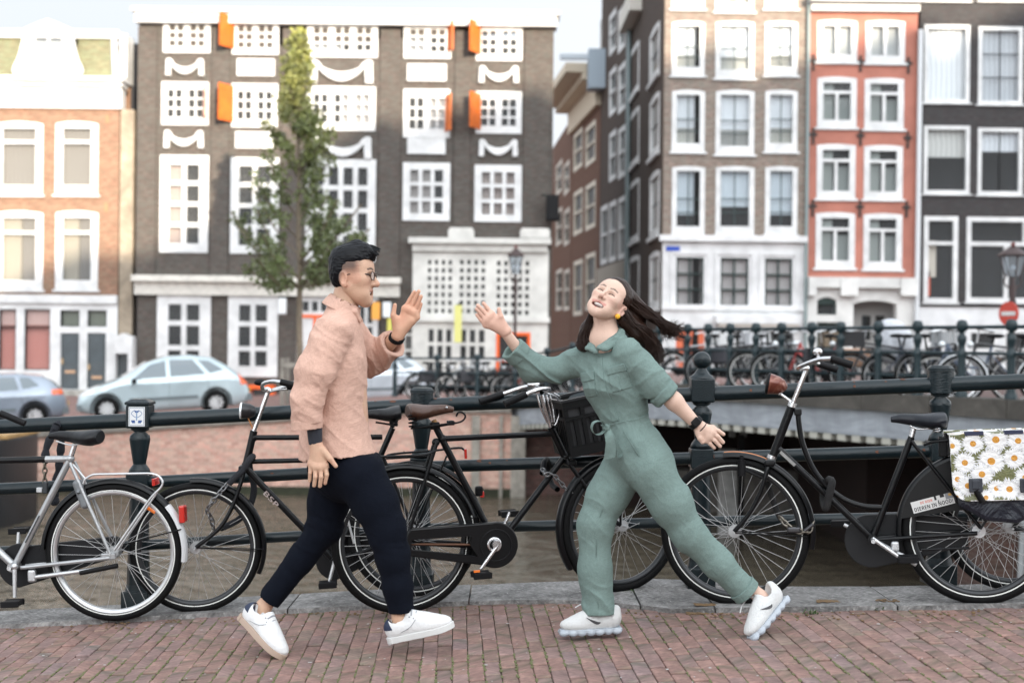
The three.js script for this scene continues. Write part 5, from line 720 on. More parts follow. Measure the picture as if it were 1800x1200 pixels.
function chainLinks(pts, link, wire) { const c = new THREE.CatmullRomCurve3(pts), L = c.getLength(), n = Math.round(L / (link * 0.72)), out = []; for (let i = 0; i <= n; i++) { const p = c.getPointAt(i / n), d = c.getTangentAt(i / n), g = new THREE.TorusGeometry(link * 0.3, wire, 5, 12).scale(1, 1.55, 1); if (i % 2) g.rotateY(Math.PI / 2); g.applyQuaternion(new THREE.Quaternion().setFromUnitVectors(YUP, d)); out.push(g.translate(p.x, p.y, p.z)); } return merge(out); }
const S2 = (pts, o = {}) => merge(pts.map(([a, b, r, r2]) => cyl(a, b, r, r2 ?? r, 14)));
const stay2 = (a, b, r, w0, w1) => [-1, 1].map(s => cyl(new V3(a.x, a.y, s * w0), new V3(b.x, b.y, s * w1), r, r, 8));
const guardM = M.black;
function textPlate(text, w, h, fg, bg, font, draw) { const c = document.createElement('canvas'); c.width = 512; c.height = Math.round(512 * h / w); const g = c.getContext('2d'); g.fillStyle = bg; g.fillRect(0, 0, c.width, c.height); if (draw) draw(g, c.width, c.height); else { g.fillStyle = fg; g.font = font; g.textAlign = 'center'; g.textBaseline = 'middle'; g.fillText(text, c.width / 2, c.height / 2); } const t = new THREE.CanvasTexture(c); t.colorSpace = THREE.SRGBColorSpace; return mat([0.9, 0.9, 0.9], 0.4, { map: t }); }

// --- 1: silver bicycle at the left edge, facing left
{
  const t = thing('bicycle', 'silver bicycle with white tail mudguard leaning at the left edge of the railing', 'bicycle'), B = bikePlane([-195, 1113], [199, 1096]), q = B.q; B.place(t);
  const hub = q(200, 970), Rw = hub.y, hf = new V3(0, Rw, 0), bb = q(25, 995), lug = q(123, 806);
  wheel(t, hub, Rw, { tw: 0.0215, hubR: 0.03 }); wheel(t, hf, Rw, { tw: 0.0215 });
  const tt0 = q(-110, 812);
  const fr = mesh('frame', merge([cyl(bb, lug, 0.0165, 0.0165, 14), cyl(q(80, 807), lug, 0.0165, 0.0165, 14), cyl(bb, q(-100, 880), 0.0185, 0.0185, 14), ...stay2(q(126, 812), hub, 0.0085, 0.03, 0.058), ...stay2(q(40, 996), q(200, 977), 0.010, 0.03, 0.058), new THREE.CylinderGeometry(0.023, 0.023, 0.075, 14).rotateX(Math.PI / 2).translate(bb.x, bb.y, 0), ball(lug, 0.021), rbox(hub.x - 0.01, hub.y - 0.012, 0.058, 0.07, 0.03, 0.008, 0.004), cyl(tt0, q(-128, 905), 0.018)]), M.silver, t);
  mesh('top_tube', cyl(tt0, q(80, 807), 0.0163, 0.0163, 14), M.black, fr); mesh('seat_post', cyl(q(121, 812), q(131, 780), 0.0128), M.chrome, fr);
  const lt = mesh('lettering', boxGeo(-0.0035, 0.0035, -0.075, 0.075, 0, 0.001), mat([0.03, 0.03, 0.035], 0.5), fr); { const a = q(56, 930, 0.0168); lt.position.copy(a); lt.rotation.z = Math.atan2(lug.y - bb.y, lug.x - bb.x) - Math.PI / 2; lt.visible = true; }
  saddle(t, q(85, 760), q(176, 759), mat([0.007, 0.0075, 0.009], 0.42, { specularIntensity: 0.6, bump: rep(NT, 6), bs: 0.001 }), { hw: 0.09 });
  mesh('saddle_rails', merge([-1, 1].map(s => tube([q(98, 775, s * 0.02), q(125, 782, s * 0.025), q(160, 776, s * 0.035)], 0.004, 10, 6))), M.alu, t);
  mesh('mudguard', guardArc(hub, Rw + 0.013, 0.05, R(38), R(176)), M.black, t); mesh('mudguard', guardArc(hub, Rw + 0.014, 0.056, R(-10), R(38)), mat([0.70, 0.71, 0.72], 0.4, { map: VT }), t).userData.label = 'white tail piece of the mudguard';
  const rk = s => tube([q(146, 850, s), q(149, 842, s), q(164, 834, s), q(200, 833, s), q(262, 832, s), q(279, 837, s), q(286, 848, s), q(281, 858, s), q(262, 878, s), q(200, 967, s)].map(p => p), 0.0058, 60, 8, false, 0.3);
  mesh('rack', merge([rk(0.062), rk(-0.062), ...[170, 200, 230, 260].map(x => cyl(q(x, 833, -0.062), q(x, 833, 0.062), 0.0045)), cyl(q(128, 816, 0.03), q(150, 842, 0.062), 0.0045), cyl(q(275, 866, 0.06), q(206, 966, 0.06), 0.005)]), M.alu, t);
  mesh('tail_light', merge([rbox(q(321, 903).x, q(321, 903).y, 0, 0.028, 0.085, 0.06, 0.008)]), M.red, t); mesh('reflector', rbox(q(273, 846).x, q(273, 846).y, 0.0, 0.016, 0.036, 0.08, 0.004), M.red, t);
  const or = mesh('spoke_reflector', rbox(0, 0, 0, 0.062, 0.016, 0.01, 0.004), M.amber, t); or.position.copy(q(263, 895, 0.012)); or.rotation.z = R(-35);
  mesh('frame_lock', merge([rbox(0, 0, 0, 0.045, 0.15, 0.055, 0.02), new THREE.TorusGeometry(0.055, 0.008, 8, 18, 2.6).rotateY(Math.PI / 2).translate(0.0, -0.02, -0.01)]), mat([0.16, 0.17, 0.18], 0.5), t).position.copy(q(143, 868, 0.02)); t.children[t.children.length - 1].rotation.z = R(18);
  const disc = q(30, 996), e = q(192, 964), s = new THREE.Shape(); s.absarc(disc.x, disc.y, 0.105, R(60), R(265), false); s.lineTo(e.x - 0.02, e.y - 0.055); s.absarc(e.x, e.y, 0.05, R(-80), R(85), false); s.closePath(); mesh('chain_case', extr(s, 0.03, 0.004, 24).translate(0, 0, -0.062), mat([0.008, 0.0085, 0.01], 0.55, { specularIntensity: 0.5 }), t);
  const cr = mesh('crank', merge([cyl(q(25, 995, 0.055), q(25, 1050, 0.07), 0.012, 0.009), ball(q(25, 995, 0.055), 0.018), cyl(q(29, 992, -0.07), q(32, 935, -0.085), 0.012, 0.009), new THREE.CylinderGeometry(0.011, 0.011, 0.14, 10).rotateX(Math.PI / 2).translate(bb.x, bb.y, 0)]), M.alu, t); pedal(cr, q(21, 1060, 0.11)).scale.set(1, 1, 1); pedal(cr, q(34, 932, -0.12));
  mesh('kickstand', merge([cyl(q(62, 1014, 0.03), q(140, 1004, 0.05), 0.011), cyl(q(140, 1004, 0.05), q(178, 999, 0.055), 0.010), rbox(q(60, 1010).x, q(60, 1010).y, 0.03, 0.04, 0.06, 0.03, 0.01)]), M.alu, t);
  mesh('brake_rod', merge([cyl(q(216, 957, 0.04), q(318, 930, 0.03), 0.0035), cyl(q(140, 1007, 0.056), q(206, 994, 0.058), 0.012)]), M.blackMatte, t);
  const hb = mesh('handlebar', merge([tube([q(-70, 730, 0), q(-60, 715, 0.12), q(-30, 720, 0.26), q(0, 730, 0.29)], 0.011, 20, 10), tube([q(-70, 730, 0), q(-60, 715, -0.12), q(-30, 722, -0.26), q(-6, 730, -0.29)], 0.011, 20, 10), cyl(q(-108, 810), q(-70, 725), 0.0125)]), M.alu, t);
  mesh('grip', cyl(q(0, 726, 0.29), q(43, 744, 0.29), 0.0155), M.blackMatte, hb); mesh('grip', cyl(q(-10, 730, -0.29), q(24, 746, -0.29), 0.0155), M.blackMatte, hb);
  mesh('fork', merge([...stay2(q(-128, 905), hf, 0.010, 0.04, 0.05)]), M.silver, t);
}
// --- chain lock holding it to the rail
{
  const t = thing('chain_lock', 'black sleeved chain lock looped over the top rail behind the silver bicycle saddle', 'lock'), a = railPts[1], b = railPts[2], on = px => { const h = hit(px, [a, b].map(p => ({ x: p.x, z: p.z, y: p.y })), 750); return h; }, h = on(101), P = (px, py, dz) => { const d = -h.z - dz; return at(px, py, d); };
  const sl = []; const path = [P(79, 808, 0.06), P(80, 790, 0.06), P(87, 772, 0.055), P(95, 755, 0.05), P(102, 743, 0.03), P(105, 742, -0.03), P(108, 760, -0.05), P(106, 790, -0.05), P(103, 820, -0.05), P(97, 850, -0.05), P(95, 880, -0.03)]; const c = new THREE.CatmullRomCurve3(path); const n = 26; for (let i = 0; i < n; i++) { const p = c.getPointAt(i / n), p2 = c.getPointAt((i + 1) / n); sl.push(cyl(p, p2, 0.0185 + 0.004 * Math.sin(i * 2.1), 0.0185 + 0.004 * Math.sin((i + 1) * 2.1), 10)); } sl.push(ball(path[0], 0.021), ball(path[10], 0.026));
  mesh('sleeve', merge(sl), mat([0.014, 0.016, 0.024], 0.8, { bump: rep(NT, 8), bs: 0.003 }), t);
  mesh('chain', chainLinks([P(78, 808, 0.07), P(78, 830, 0.07), P(78, 846, 0.07)], 0.036, 0.0042), mat([0.16, 0.14, 0.11], 0.35, { metalness: 0.9 }), t); const pl = P(79, 857, 0.07); mesh('padlock', merge([rbox(pl.x, pl.y, pl.z, 0.026, 0.06, 0.02, 0.006)]), mat([0.05, 0.055, 0.06], 0.4, { metalness: 0.6 }), t); const pk = P(69, 861, 0.06); mesh('lock_body', rbox(pk.x, pk.y, pk.z, 0.03, 0.026, 0.02, 0.004), M.alu, t);
}
const brandTube = (t, a, b, text, color, size, k) => FONT && (() => { const d = new V3().subVectors(b, a), g = new TextGeometry(text, { font: FONT, size, depth: 0.0015, curveSegments: 4 }); g.computeBoundingBox(); const w = g.boundingBox.max.x; g.translate(-w / 2, -size / 2, 0).scale(1, 1, 1); g.rotateZ(Math.atan2(d.y, d.x)); g.translate((a.x + b.x) / 2, (a.y + b.y) / 2, k); mesh('lettering', prep(g), color, t); })();
const FONT = await new FontLoader().loadAsync('fonts/droid/droid_sans_bold.typeface.json');
// --- 2: black double-bar bicycle facing left
{
  const t = thing('bicycle', 'black double bar bicycle with black lamp standing behind the man', 'bicycle'), B = bikePlane([344, 1081], [728, 1055]), q = B.q; B.place(t);
  const hf = q(344, 962), hr = q(728, 934), Rf = hf.y, Rr = hr.y, bb = q(588, 986), c0 = q(432, 817), c1 = q(446, 757), seatTop = q(690, 752);
  wheel(t, hf, Rf, { tw: 0.022, rim: M.darkRim }); wheel(t, hr, Rr, { tw: 0.022, turn: 0.1, rim: M.darkRim });
  mesh('frame', merge([cyl(c0, c1, 0.019), cyl(q(446, 769), q(672, 768), 0.0135, 0.0135, 14), cyl(q(441, 811), q(660, 806), 0.0125, 0.0125, 14), cyl(q(431, 822), bb, 0.0165, 0.0165, 14), cyl(bb, seatTop, 0.0155), ...stay2(q(672, 800), hr, 0.008, 0.03, 0.055), ...stay2(bb, hr, 0.0095, 0.03, 0.055), new THREE.CylinderGeometry(0.022, 0.022, 0.075, 12).rotateX(Math.PI / 2).translate(bb.x, bb.y, 0), ball(c0, 0.022), ball(q(431, 822), 0.019), ball(q(446, 769), 0.02)]), M.black, t);
  const fr = t.children[t.children.length - 1], la = q(455, 853), lb = q(497, 898); brandTube(fr, q(497, 898), q(455, 853), 'BSP', M.chrome, 0.028, 0.0172); const lm = fr.children[fr.children.length - 1]; if (lm) { lm.geometry.dispose(); const g = new TextGeometry('BSP', { font: FONT, size: 0.024, depth: 0.0015, curveSegments: 4 }); g.scale(1.75, 1, 1); g.computeBoundingBox(); g.translate(-g.boundingBox.max.x / 2, -0.012, 0).rotateZ(Math.atan2(lb.y - la.y, lb.x - la.x)).translate((la.x + lb.x) / 2, (la.y + lb.y) / 2, 0.0168); lm.geometry = prep(g); }
  mesh('fork', merge([-1, 1].map(s => tube([q(431, 815, s * 0.03), q(424, 845, s * 0.045), q(408, 890, s * 0.05), q(385, 928, s * 0.052), q(344, 962, s * 0.055)], 0.0105, 26, 8)).concat([rbox(q(429, 822).x, q(429, 822).y, 0, 0.05, 0.03, 0.11, 0.01)])), M.black, t);
  mesh('mudguard', guardArc(hf, Rf + 0.014, 0.052, R(-26), R(92)), M.black, t); mesh('mudguard', guardArc(hr, Rr + 0.014, 0.052, R(-12), R(165)), M.black, t);
  each('guard_stay', [...[-1, 1].map(s => cyl(q(344, 962, s * 0.055), q(464, 965, s * 0.03), 0.003)), ...[-1, 1].map(s => cyl(q(344, 963, s * 0.055), q(452, 968, s * 0.03), 0.0028)), ...[-1, 1].map(s => cyl(q(728, 934, s * 0.055), q(852, 905, s * 0.03), 0.003))], M.black, t);
  const hb = mesh('handlebar', merge([cyl(q(446, 757), q(471, 688), 0.0115), tube([q(470, 683, -0.0), q(462, 684, 0.05), q(462, 675, 0.12), q(478, 670, 0.2), q(496, 672, 0.27)], 0.0108, 26, 10), tube([q(472, 687, -0.0), q(478, 686, -0.06), q(492, 682, -0.16), q(505, 679, -0.25)], 0.0108, 26, 10), ball(q(471, 686), 0.017), tube([q(474, 689, 0.02), q(486, 686, 0.1), q(505, 684, 0.2)], 0.005, 16, 6)]), M.chrome, t);
  mesh('grip', cyl(q(492, 671, 0.27), q(530, 680, 0.27), 0.0165), M.blackMatte, hb); mesh('grip', cyl(q(503, 679, -0.25), q(534, 684, -0.25), 0.0165), M.blackMatte, hb); mesh('bell', new THREE.SphereGeometry(0.024, 16, 8).scale(1.2, 0.7, 1).translate(q(458, 671).x, q(458, 671).y, 0.06), M.blackMatte, hb);
  const l0 = q(440, 723), l1 = q(418, 721); const lp = mesh('head_lamp', merge([lathe([[0, -0.05], [0.024, -0.045], [0.036, -0.02], [0.04, 0.012], [0.041, 0.02]], 20)]), mat([0.014, 0.014, 0.016], 0.35), t); lp.position.copy(q(432, 722)); lp.rotation.z = R(84); mesh('lens', lathe([[0.041, 0.02], [0.042, 0.028], [0.034, 0.031], [0, 0.036]], 20), M.glassLens, lp); mesh('lamp_wire', tube([q(434, 732), q(440, 744), q(446, 760)], 0.004, 8, 6), mat([0.4, 0.16, 0.05], 0.6), t);
  saddle(t, q(636, 724), q(704, 716), mat([0.007, 0.007, 0.008], 0.38, { specularIntensity: 0.6 }), { hw: 0.095 }); mesh('saddle_springs', merge([-1, 1].map(s => spring(q(694, 740, s * 0.06), q(694, 748, s * 0.06), 0.014, 3, 0.003)).concat([cyl(q(660, 742, 0), q(698, 748, 0), 0.005), cyl(seatTop, q(686, 732), 0.012)])), M.blackMatte, t);
  mesh('rack', merge([...[-1, 1].map(s => tube([q(672, 806, s * 0.05), q(690, 798, s * 0.055), q(760, 792, s * 0.055), q(806, 787, s * 0.055), q(815, 790, s * 0.04)], 0.0058, 24, 8)), ...[-1, 1].map(s => tube([q(678, 806, s * 0.03), q(752, 802, s * 0.03)], 0.005, 8, 6)), ...[710, 750, 790].map(x => cyl(q(x, 794, -0.055), q(x, 794, 0.055), 0.004)), ...[-1, 1].map(s => cyl(q(790, 790, s * 0.055), q(730, 930, s * 0.06), 0.005))]), M.black, t); mesh('reflector', rbox(q(818, 797).x, q(818, 797).y, 0, 0.014, 0.05, 0.05, 0.004), M.red, t);
  const tl = mesh('tail_light', rbox(q(842, 863).x, q(842, 863).y, 0, 0.04, 0.05, 0.05, 0.01), M.blackMatte, t); mesh('lens', rbox(q(847, 868).x, q(847, 868).y, 0, 0.022, 0.034, 0.045, 0.006), M.red, tl);
  const s = new THREE.Shape(), dc = q(590, 986); s.absarc(dc.x, dc.y, 0.10, R(75), R(268), false); s.lineTo(hr.x, hr.y - 0.052); s.absarc(hr.x, hr.y, 0.052, R(-88), R(88), false); s.closePath(); mesh('chain_case', extr(s, 0.03, 0.004, 24).translate(0, 0, -0.075), mat([0.007, 0.007, 0.008], 0.5, { specularIntensity: 0.5 }), t);
  const cr = mesh('crank', merge([cyl(q(588, 986, 0.055), q(578, 1024, 0.065), 0.010, 0.008), cyl(q(588, 986, -0.085), q(597, 950, -0.09), 0.010, 0.008), new THREE.CylinderGeometry(0.01, 0.01, 0.2, 10).rotateX(Math.PI / 2).translate(bb.x, bb.y, 0)]), M.alu, t); pedal(cr, q(576, 1027, 0.1)); pedal(cr, q(600, 946, -0.13));
  mesh('kickstand', merge([cyl(q(608, 900, 0.05), q(622, 955, 0.06), 0.006)]), M.alu, t);
  const lk = thing('chain_lock', 'steel chain lock with black sleeve around the head tube of the black double bar bicycle', 'lock'); B.place(lk);
  mesh('chain', chainLinks([q(398, 852, 0.05), q(384, 868, 0.07), q(372, 884, 0.07), q(364, 896, 0.06), q(371, 912, 0.05), q(374, 925, 0.04)], 0.036, 0.0042), M.steel, lk);
  const c = new THREE.CatmullRomCurve3([q(402, 850, 0.05), q(414, 838, 0.05), q(428, 824, 0.045), q(438, 808, 0.04), q(444, 802, 0.0), q(438, 815, -0.04), q(446, 860, -0.05), q(438, 890, -0.05), q(420, 912, -0.03), q(398, 924, 0.0), q(388, 928, 0.03)]); mesh('sleeve', new THREE.TubeGeometry(c, 70, 0.0165, 10), mat([0.014, 0.015, 0.02], 0.85, { bump: rep(NT, 8), bs: 0.004 }), lk);
}
// --- 3: black roadster with crate, facing right
{
  const t = thing('bicycle', 'black roadster bicycle with leather saddle and black front crate between the two people', 'bicycle'), B = bikePlane([707, 1083], [1088, 1045]), q = B.q; B.place(t);
  const hr = q(709, 951), hf = q(1091, 923), Rr = hr.y, Rf = hf.y, bb = q(874, 960), hd0 = q(993, 802), hd1 = q(968, 750);
  wheel(t, hr, Rr, { tw: 0.024, hubR: 0.032, rim: M.darkRim }); wheel(t, hf, Rf, { tw: 0.023, yaw: R(10), stripe: false, rim: M.darkRim });
  const fr = mesh('frame', merge([cyl(q(763, 745), bb, 0.0165, 0.0165, 14), cyl(q(778, 771), q(972, 762), 0.0145, 0.0145, 14), cyl(hd0, hd1, 0.0195), cyl(q(990, 806), bb, 0.0165, 0.0165, 14), ...stay2(q(766, 777), hr, 0.009, 0.028, 0.058), ...stay2(bb, hr, 0.010, 0.03, 0.058), new THREE.CylinderGeometry(0.023, 0.023, 0.08, 12).rotateX(Math.PI / 2).translate(bb.x, bb.y, 0), ball(q(778, 771), 0.021), ball(q(766, 777), 0.02), rbox(hr.x, hr.y, 0.058, 0.06, 0.04, 0.008, 0.004)]), M.black, t);
  mesh('seat_post', cyl(q(776, 768), q(762, 738), 0.0128), mat([0.28, 0.15, 0.06], 0.5, { metalness: 0.4 }), fr);
  mesh('fork', merge([-1, 1].map(s => tube([q(997, 806, s * 0.035), q(1006, 822, s * 0.05), q(1034, 862, s * 0.054), q(1062, 900, s * 0.056), q(1091, 923, s * 0.06)], 0.0108, 26, 8)).concat([rbox(q(1000, 812).x, q(1000, 812).y, 0, 0.05, 0.03, 0.12, 0.01)])), M.black, t);
  mesh('mudguard', guardArc(hr, Rr + 0.016, 0.056, R(15), R(178)), M.black, t); { const g = guardArc(new V3(0, 0, 0), Rf + 0.015, 0.054, R(62), R(212)); g.rotateY(R(10)).translate(hf.x, hf.y, 0); mesh('mudguard', g, M.black, t); }
  each('guard_stay', [...[-1, 1].map(s => cyl(q(1091, 923, s * 0.06), q(975, 935, s * 0.03), 0.003)), ...[-1, 1].map(s => cyl(q(709, 951, s * 0.06), q(600, 905, s * 0.03), 0.003))], M.black, t);
  const hb = mesh('handlebar', merge([cyl(q(970, 755), q(952, 695), 0.0115), tube([q(958, 689, 0), q(965, 684, 0.06), q(960, 683, 0.18), q(944, 685, 0.25), q(921, 695, 0.27)], 0.0108, 30, 10), tube([q(952, 690, 0), q(950, 684, -0.08), q(935, 679, -0.2), q(915, 682, -0.26), q(880, 694, -0.28)], 0.0108, 30, 10)]), M.chrome, t);
  mesh('grip', cyl(q(925, 693, 0.27), q(887, 710, 0.27), 0.0165, 0.018, 14), M.blackMatte, hb); mesh('grip', cyl(q(884, 692, -0.28), q(843, 706, -0.28), 0.0165, 0.018, 14), M.blackMatte, hb);
  mesh('bell', lathe([[0, 0.018], [0.02, 0.015], [0.031, 0.004], [0.033, -0.008], [0.02, -0.014], [0, -0.016]], 20).translate(q(938, 675, -0.12).x, q(938, 675, -0.12).y, -0.12), M.chrome, hb);
  const rods = []; for (const [dx, s, k] of [[0, 0.06, 0], [9, 0.05, 1], [16, 0.02, 2], [22, -0.02, 3]]) rods.push(tube([q(944 + dx, 694, s), q(950 + dx, 715, s), q(962 + dx * 0.6, 742, s * 0.6)], 0.0055, 14, 6)); for (const dx of [0, 12]) rods.push(tube([q(960 + dx, 690, 0.1), q(980 + dx * 0.4, 700, 0.07), q(984, 725, 0.04), q(976, 747, 0.03), q(970, 744, 0.03)], 0.0042, 24, 6)); mesh('brake_rods', merge(rods), M.chrome, t);
  // leather sprung saddle
  const sd = saddle(t, q(797, 713), q(716, 714), mat([0.060, 0.026, 0.015], 0.42, { bump: rep(NT, 8), bs: 0.002 }), { hw: 0.1 });
  mesh('saddle_springs', merge([...[-1, 1].map(s => spring(q(724, 727, s * 0.065), q(726, 752, s * 0.06), 0.019, 4, 0.0036)), ...[-1, 1].map(s => tube([q(735, 752, s * 0.05), q(765, 750, s * 0.03), q(798, 744, s * 0.018), q(812, 740, s * 0.012), q(818, 732, s * 0.01), q(813, 725, s * 0.008), q(805, 725, s * 0.008), q(802, 732, s * 0.008)], 0.0045, 36, 6)), ...[-1, 1].map(s => cyl(q(722, 753, s * 0.06), q(800, 743, s * 0.02), 0.0045)), rbox(q(792, 743).x, q(792, 743).y, 0, 0.03, 0.022, 0.05, 0.004), rbox(q(764, 748).x, q(764, 748).y, 0, 0.045, 0.035, 0.04, 0.006)]), M.blackMatte, t);
  mesh('rivet', merge([ball(q(785, 716, 0.03), 0.006, 8)]), M.alu, sd);
  mesh('rack', merge([...[-1, 1].map(s => tube([q(768, 790, s * 0.03), q(740, 800, s * 0.06), q(640, 803, s * 0.06), q(590, 806, s * 0.06)], 0.006, 20, 8)), ...[600, 640, 680, 720].map(x => cyl(q(x, 803, -0.06), q(x, 803, 0.06), 0.0045)), ...[-1, 1].map(s => cyl(q(610, 804, s * 0.06), q(706, 945, s * 0.062), 0.005))]), M.black, t);
  // chain case: two arms and a disc
  const ccm = mat([0.005, 0.0052, 0.006], 0.38, { specularIntensity: 0.6 }), dc = q(870, 957, 0.06), sh = new THREE.Shape(), P = (x, y) => { const p = q(x, y, 0.06); return [p.x, p.y]; }; sh.moveTo(...P(722, 931)); sh.lineTo(...P(862, 920)); sh.absarc(dc.x, dc.y, 0.105, R(96), R(-112), true); sh.lineTo(...P(845, 990)); sh.lineTo(...P(714, 974)); sh.quadraticCurveTo(...P(706, 952), ...P(722, 931)); const ho = new THREE.Path(); ho.moveTo(...P(722, 948)); ho.lineTo(...P(828, 941)); ho.lineTo(...P(824, 955)); ho.lineTo(...P(838, 977)); ho.lineTo(...P(722, 966)); ho.closePath(); sh.holes.push(ho);
  const cc = mesh('chain_case', extr(sh, 0.03, 0.006, 28).translate(0, 0, 0.045), ccm, t); mesh('case_rim', new THREE.TorusGeometry(0.076, 0.003, 6, 40).translate(dc.x, dc.y, 0.082), ccm, cc);
  mesh('chain', merge([cyl(q(722, 956, 0.06), q(832, 957, 0.06), 0.006)]), mat([0.16, 0.08, 0.05], 0.6, { metalness: 0.5 }), cc);
  const cr = mesh('crank', merge([cyl(q(876, 957, 0.095), q(845, 1000, 0.10), 0.011, 0.009), new THREE.CylinderGeometry(0.02, 0.024, 0.03, 16).rotateX(Math.PI / 2).translate(q(872, 957, 0.09).x, q(872, 957, 0.09).y, 0.09), new THREE.TorusGeometry(0.03, 0.008, 8, 20).translate(q(869, 957, 0.085).x, q(869, 957, 0.085).y, 0.084), cyl(q(874, 955, -0.085), q(896, 900, -0.09), 0.011, 0.009), cyl(q(874, 957, -0.095), q(874, 957, 0.1), 0.0125)]), M.chrome, t); const pd = pedal(cr, q(846, 1010, 0.15)); pedal(cr, q(894, 902, -0.13)); mesh('pedal_reflector', rbox(q(838, 1004, 0.19).x, q(838, 1004, 0.19).y, 0.192, 0.03, 0.012, 0.004, 0.002), M.amber, pd);
  // front carrier and plastic crate
  mesh('front_carrier', merge([...[-1, 1].map(s => tube([q(992, 803, s * 0.08), q(1020, 797, s * 0.12), q(1100, 782, s * 0.12)], 0.007, 12, 6)), ...[-1, 1].map(s => cyl(q(1090, 784, s * 0.12), q(1091, 920, s * 0.065), 0.006)), ...[-1, 1].map(s => cyl(q(975, 752, s * 0.04), q(998, 800, s * 0.1), 0.007)), ...[1010, 1040, 1070, 1100].map(x => cyl(q(x, 800 - (x - 1000) * 0.17, -0.12), q(x, 800 - (x - 1000) * 0.17, 0.12), 0.005))]), M.black, t);
  const tailL = mesh('head_lamp', merge([lathe([[0, -0.03], [0.026, -0.02], [0.034, 0.02], [0.03, 0.03], [0, 0.034]], 16)]), M.chrome, t); tailL.position.copy(q(1052, 833)); tailL.rotation.z = R(-100);
  const ck = thing('crate', 'black plastic crate on the front carrier of the roadster bicycle', 'crate'); B.place(ck);
  { const a = q(990, 800), b = q(986, 706), c = q(1092, 782), ang = Math.atan2(c.y - a.y, c.x - a.x) * 0.9, w = 0.36, h = 0.27, d = 0.30, pl = mat([0.0045, 0.0046, 0.005], 0.5, { specularIntensity: 0.4 }), bx = (x0, x1, y0, y1, z0, z1) => boxGeo(x0, x1, y0, y1, z0, z1);
    const g = [bx(0, w, 0, 0.012, -d / 2, d / 2)]; const wall = (fx) => { g.push(fx(0, 1, h - 0.035, h), fx(0, 1, h * 0.66, h * 0.72), fx(0, 1, 0.0121, 0.05)); for (let i = 0; i <= 8; i++) g.push(fx(i / 8 * 0.94, i / 8 * 0.94 + 0.06, 0.051, h * 0.655)); for (let i = 0; i <= 4; i++) g.push(fx(i / 4 * 0.94, i / 4 * 0.94 + 0.06, h * 0.725, h - 0.036)); };
    wall((f0, f1, y0, y1) => bx(f0 * w, f1 * w, y0, y1, d / 2 - 0.012, d / 2)); wall((f0, f1, y0, y1) => bx(f0 * w, f1 * w, y0, y1, -d / 2, -d / 2 + 0.012)); wall((f0, f1, y0, y1) => bx(0.0005, 0.012, y0, y1, mix(-d / 2 + 0.013, d / 2 - 0.013, f0), mix(-d / 2 + 0.013, d / 2 - 0.013, f1))); wall((f0, f1, y0, y1) => bx(w - 0.012, w - 0.0005, y0, y1, mix(-d / 2 + 0.013, d / 2 - 0.013, f0), mix(-d / 2 + 0.013, d / 2 - 0.013, f1)));
    const inner = [bx(0.014, w - 0.014, 0.013, h - 0.03, d / 2 - 0.02, d / 2 - 0.014), bx(0.014, w - 0.014, 0.013, h - 0.03, -d / 2 + 0.014, -d / 2 + 0.02), bx(0.014, 0.02, 0.013, h - 0.03, -d / 2 + 0.021, d / 2 - 0.021)];
    const body = mesh('crate_body', merge(g), pl, ck); mesh('lining', merge(inner), mat([0.02, 0.02, 0.022], 0.7), ck); for (const o of ck.children) { o.position.copy(a); o.rotation.z = ang + R(3); }
    mesh('rim', merge([bx(-0.006, w + 0.006, h + 0.0005, h + 0.012, d / 2 - 0.014, d / 2 + 0.006), bx(-0.006, w + 0.006, h + 0.0005, h + 0.012, -d / 2 - 0.006, -d / 2 + 0.014), bx(-0.006, 0.014, h + 0.0005, h + 0.012, -d / 2 + 0.0145, d / 2 - 0.0145), bx(w - 0.014, w + 0.006, h + 0.0005, h + 0.012, -d / 2 + 0.0145, d / 2 - 0.0145)]), mat([0.02, 0.02, 0.022], 0.32), body); }
  const lk = thing('chain_lock', 'steel chain lock around the middle rail and the frame of the roadster bicycle', 'lock'); B.place(lk);
  mesh('chain', chainLinks([q(955, 826, 0.02), q(958, 834, 0.05), q(970, 833, 0.06), q(985, 848, 0.055), q(998, 862, 0.05), q(1008, 867, 0.05)], 0.034, 0.0045), M.steel, lk); mesh('sleeve', tube([q(953, 832, 0.0), q(957, 812, -0.06), q(962, 808, -0.14), q(964, 826, -0.2), q(970, 850, -0.12), q(980, 860, -0.03)], 0.014, 30, 8), M.blackMatte, lk);
}
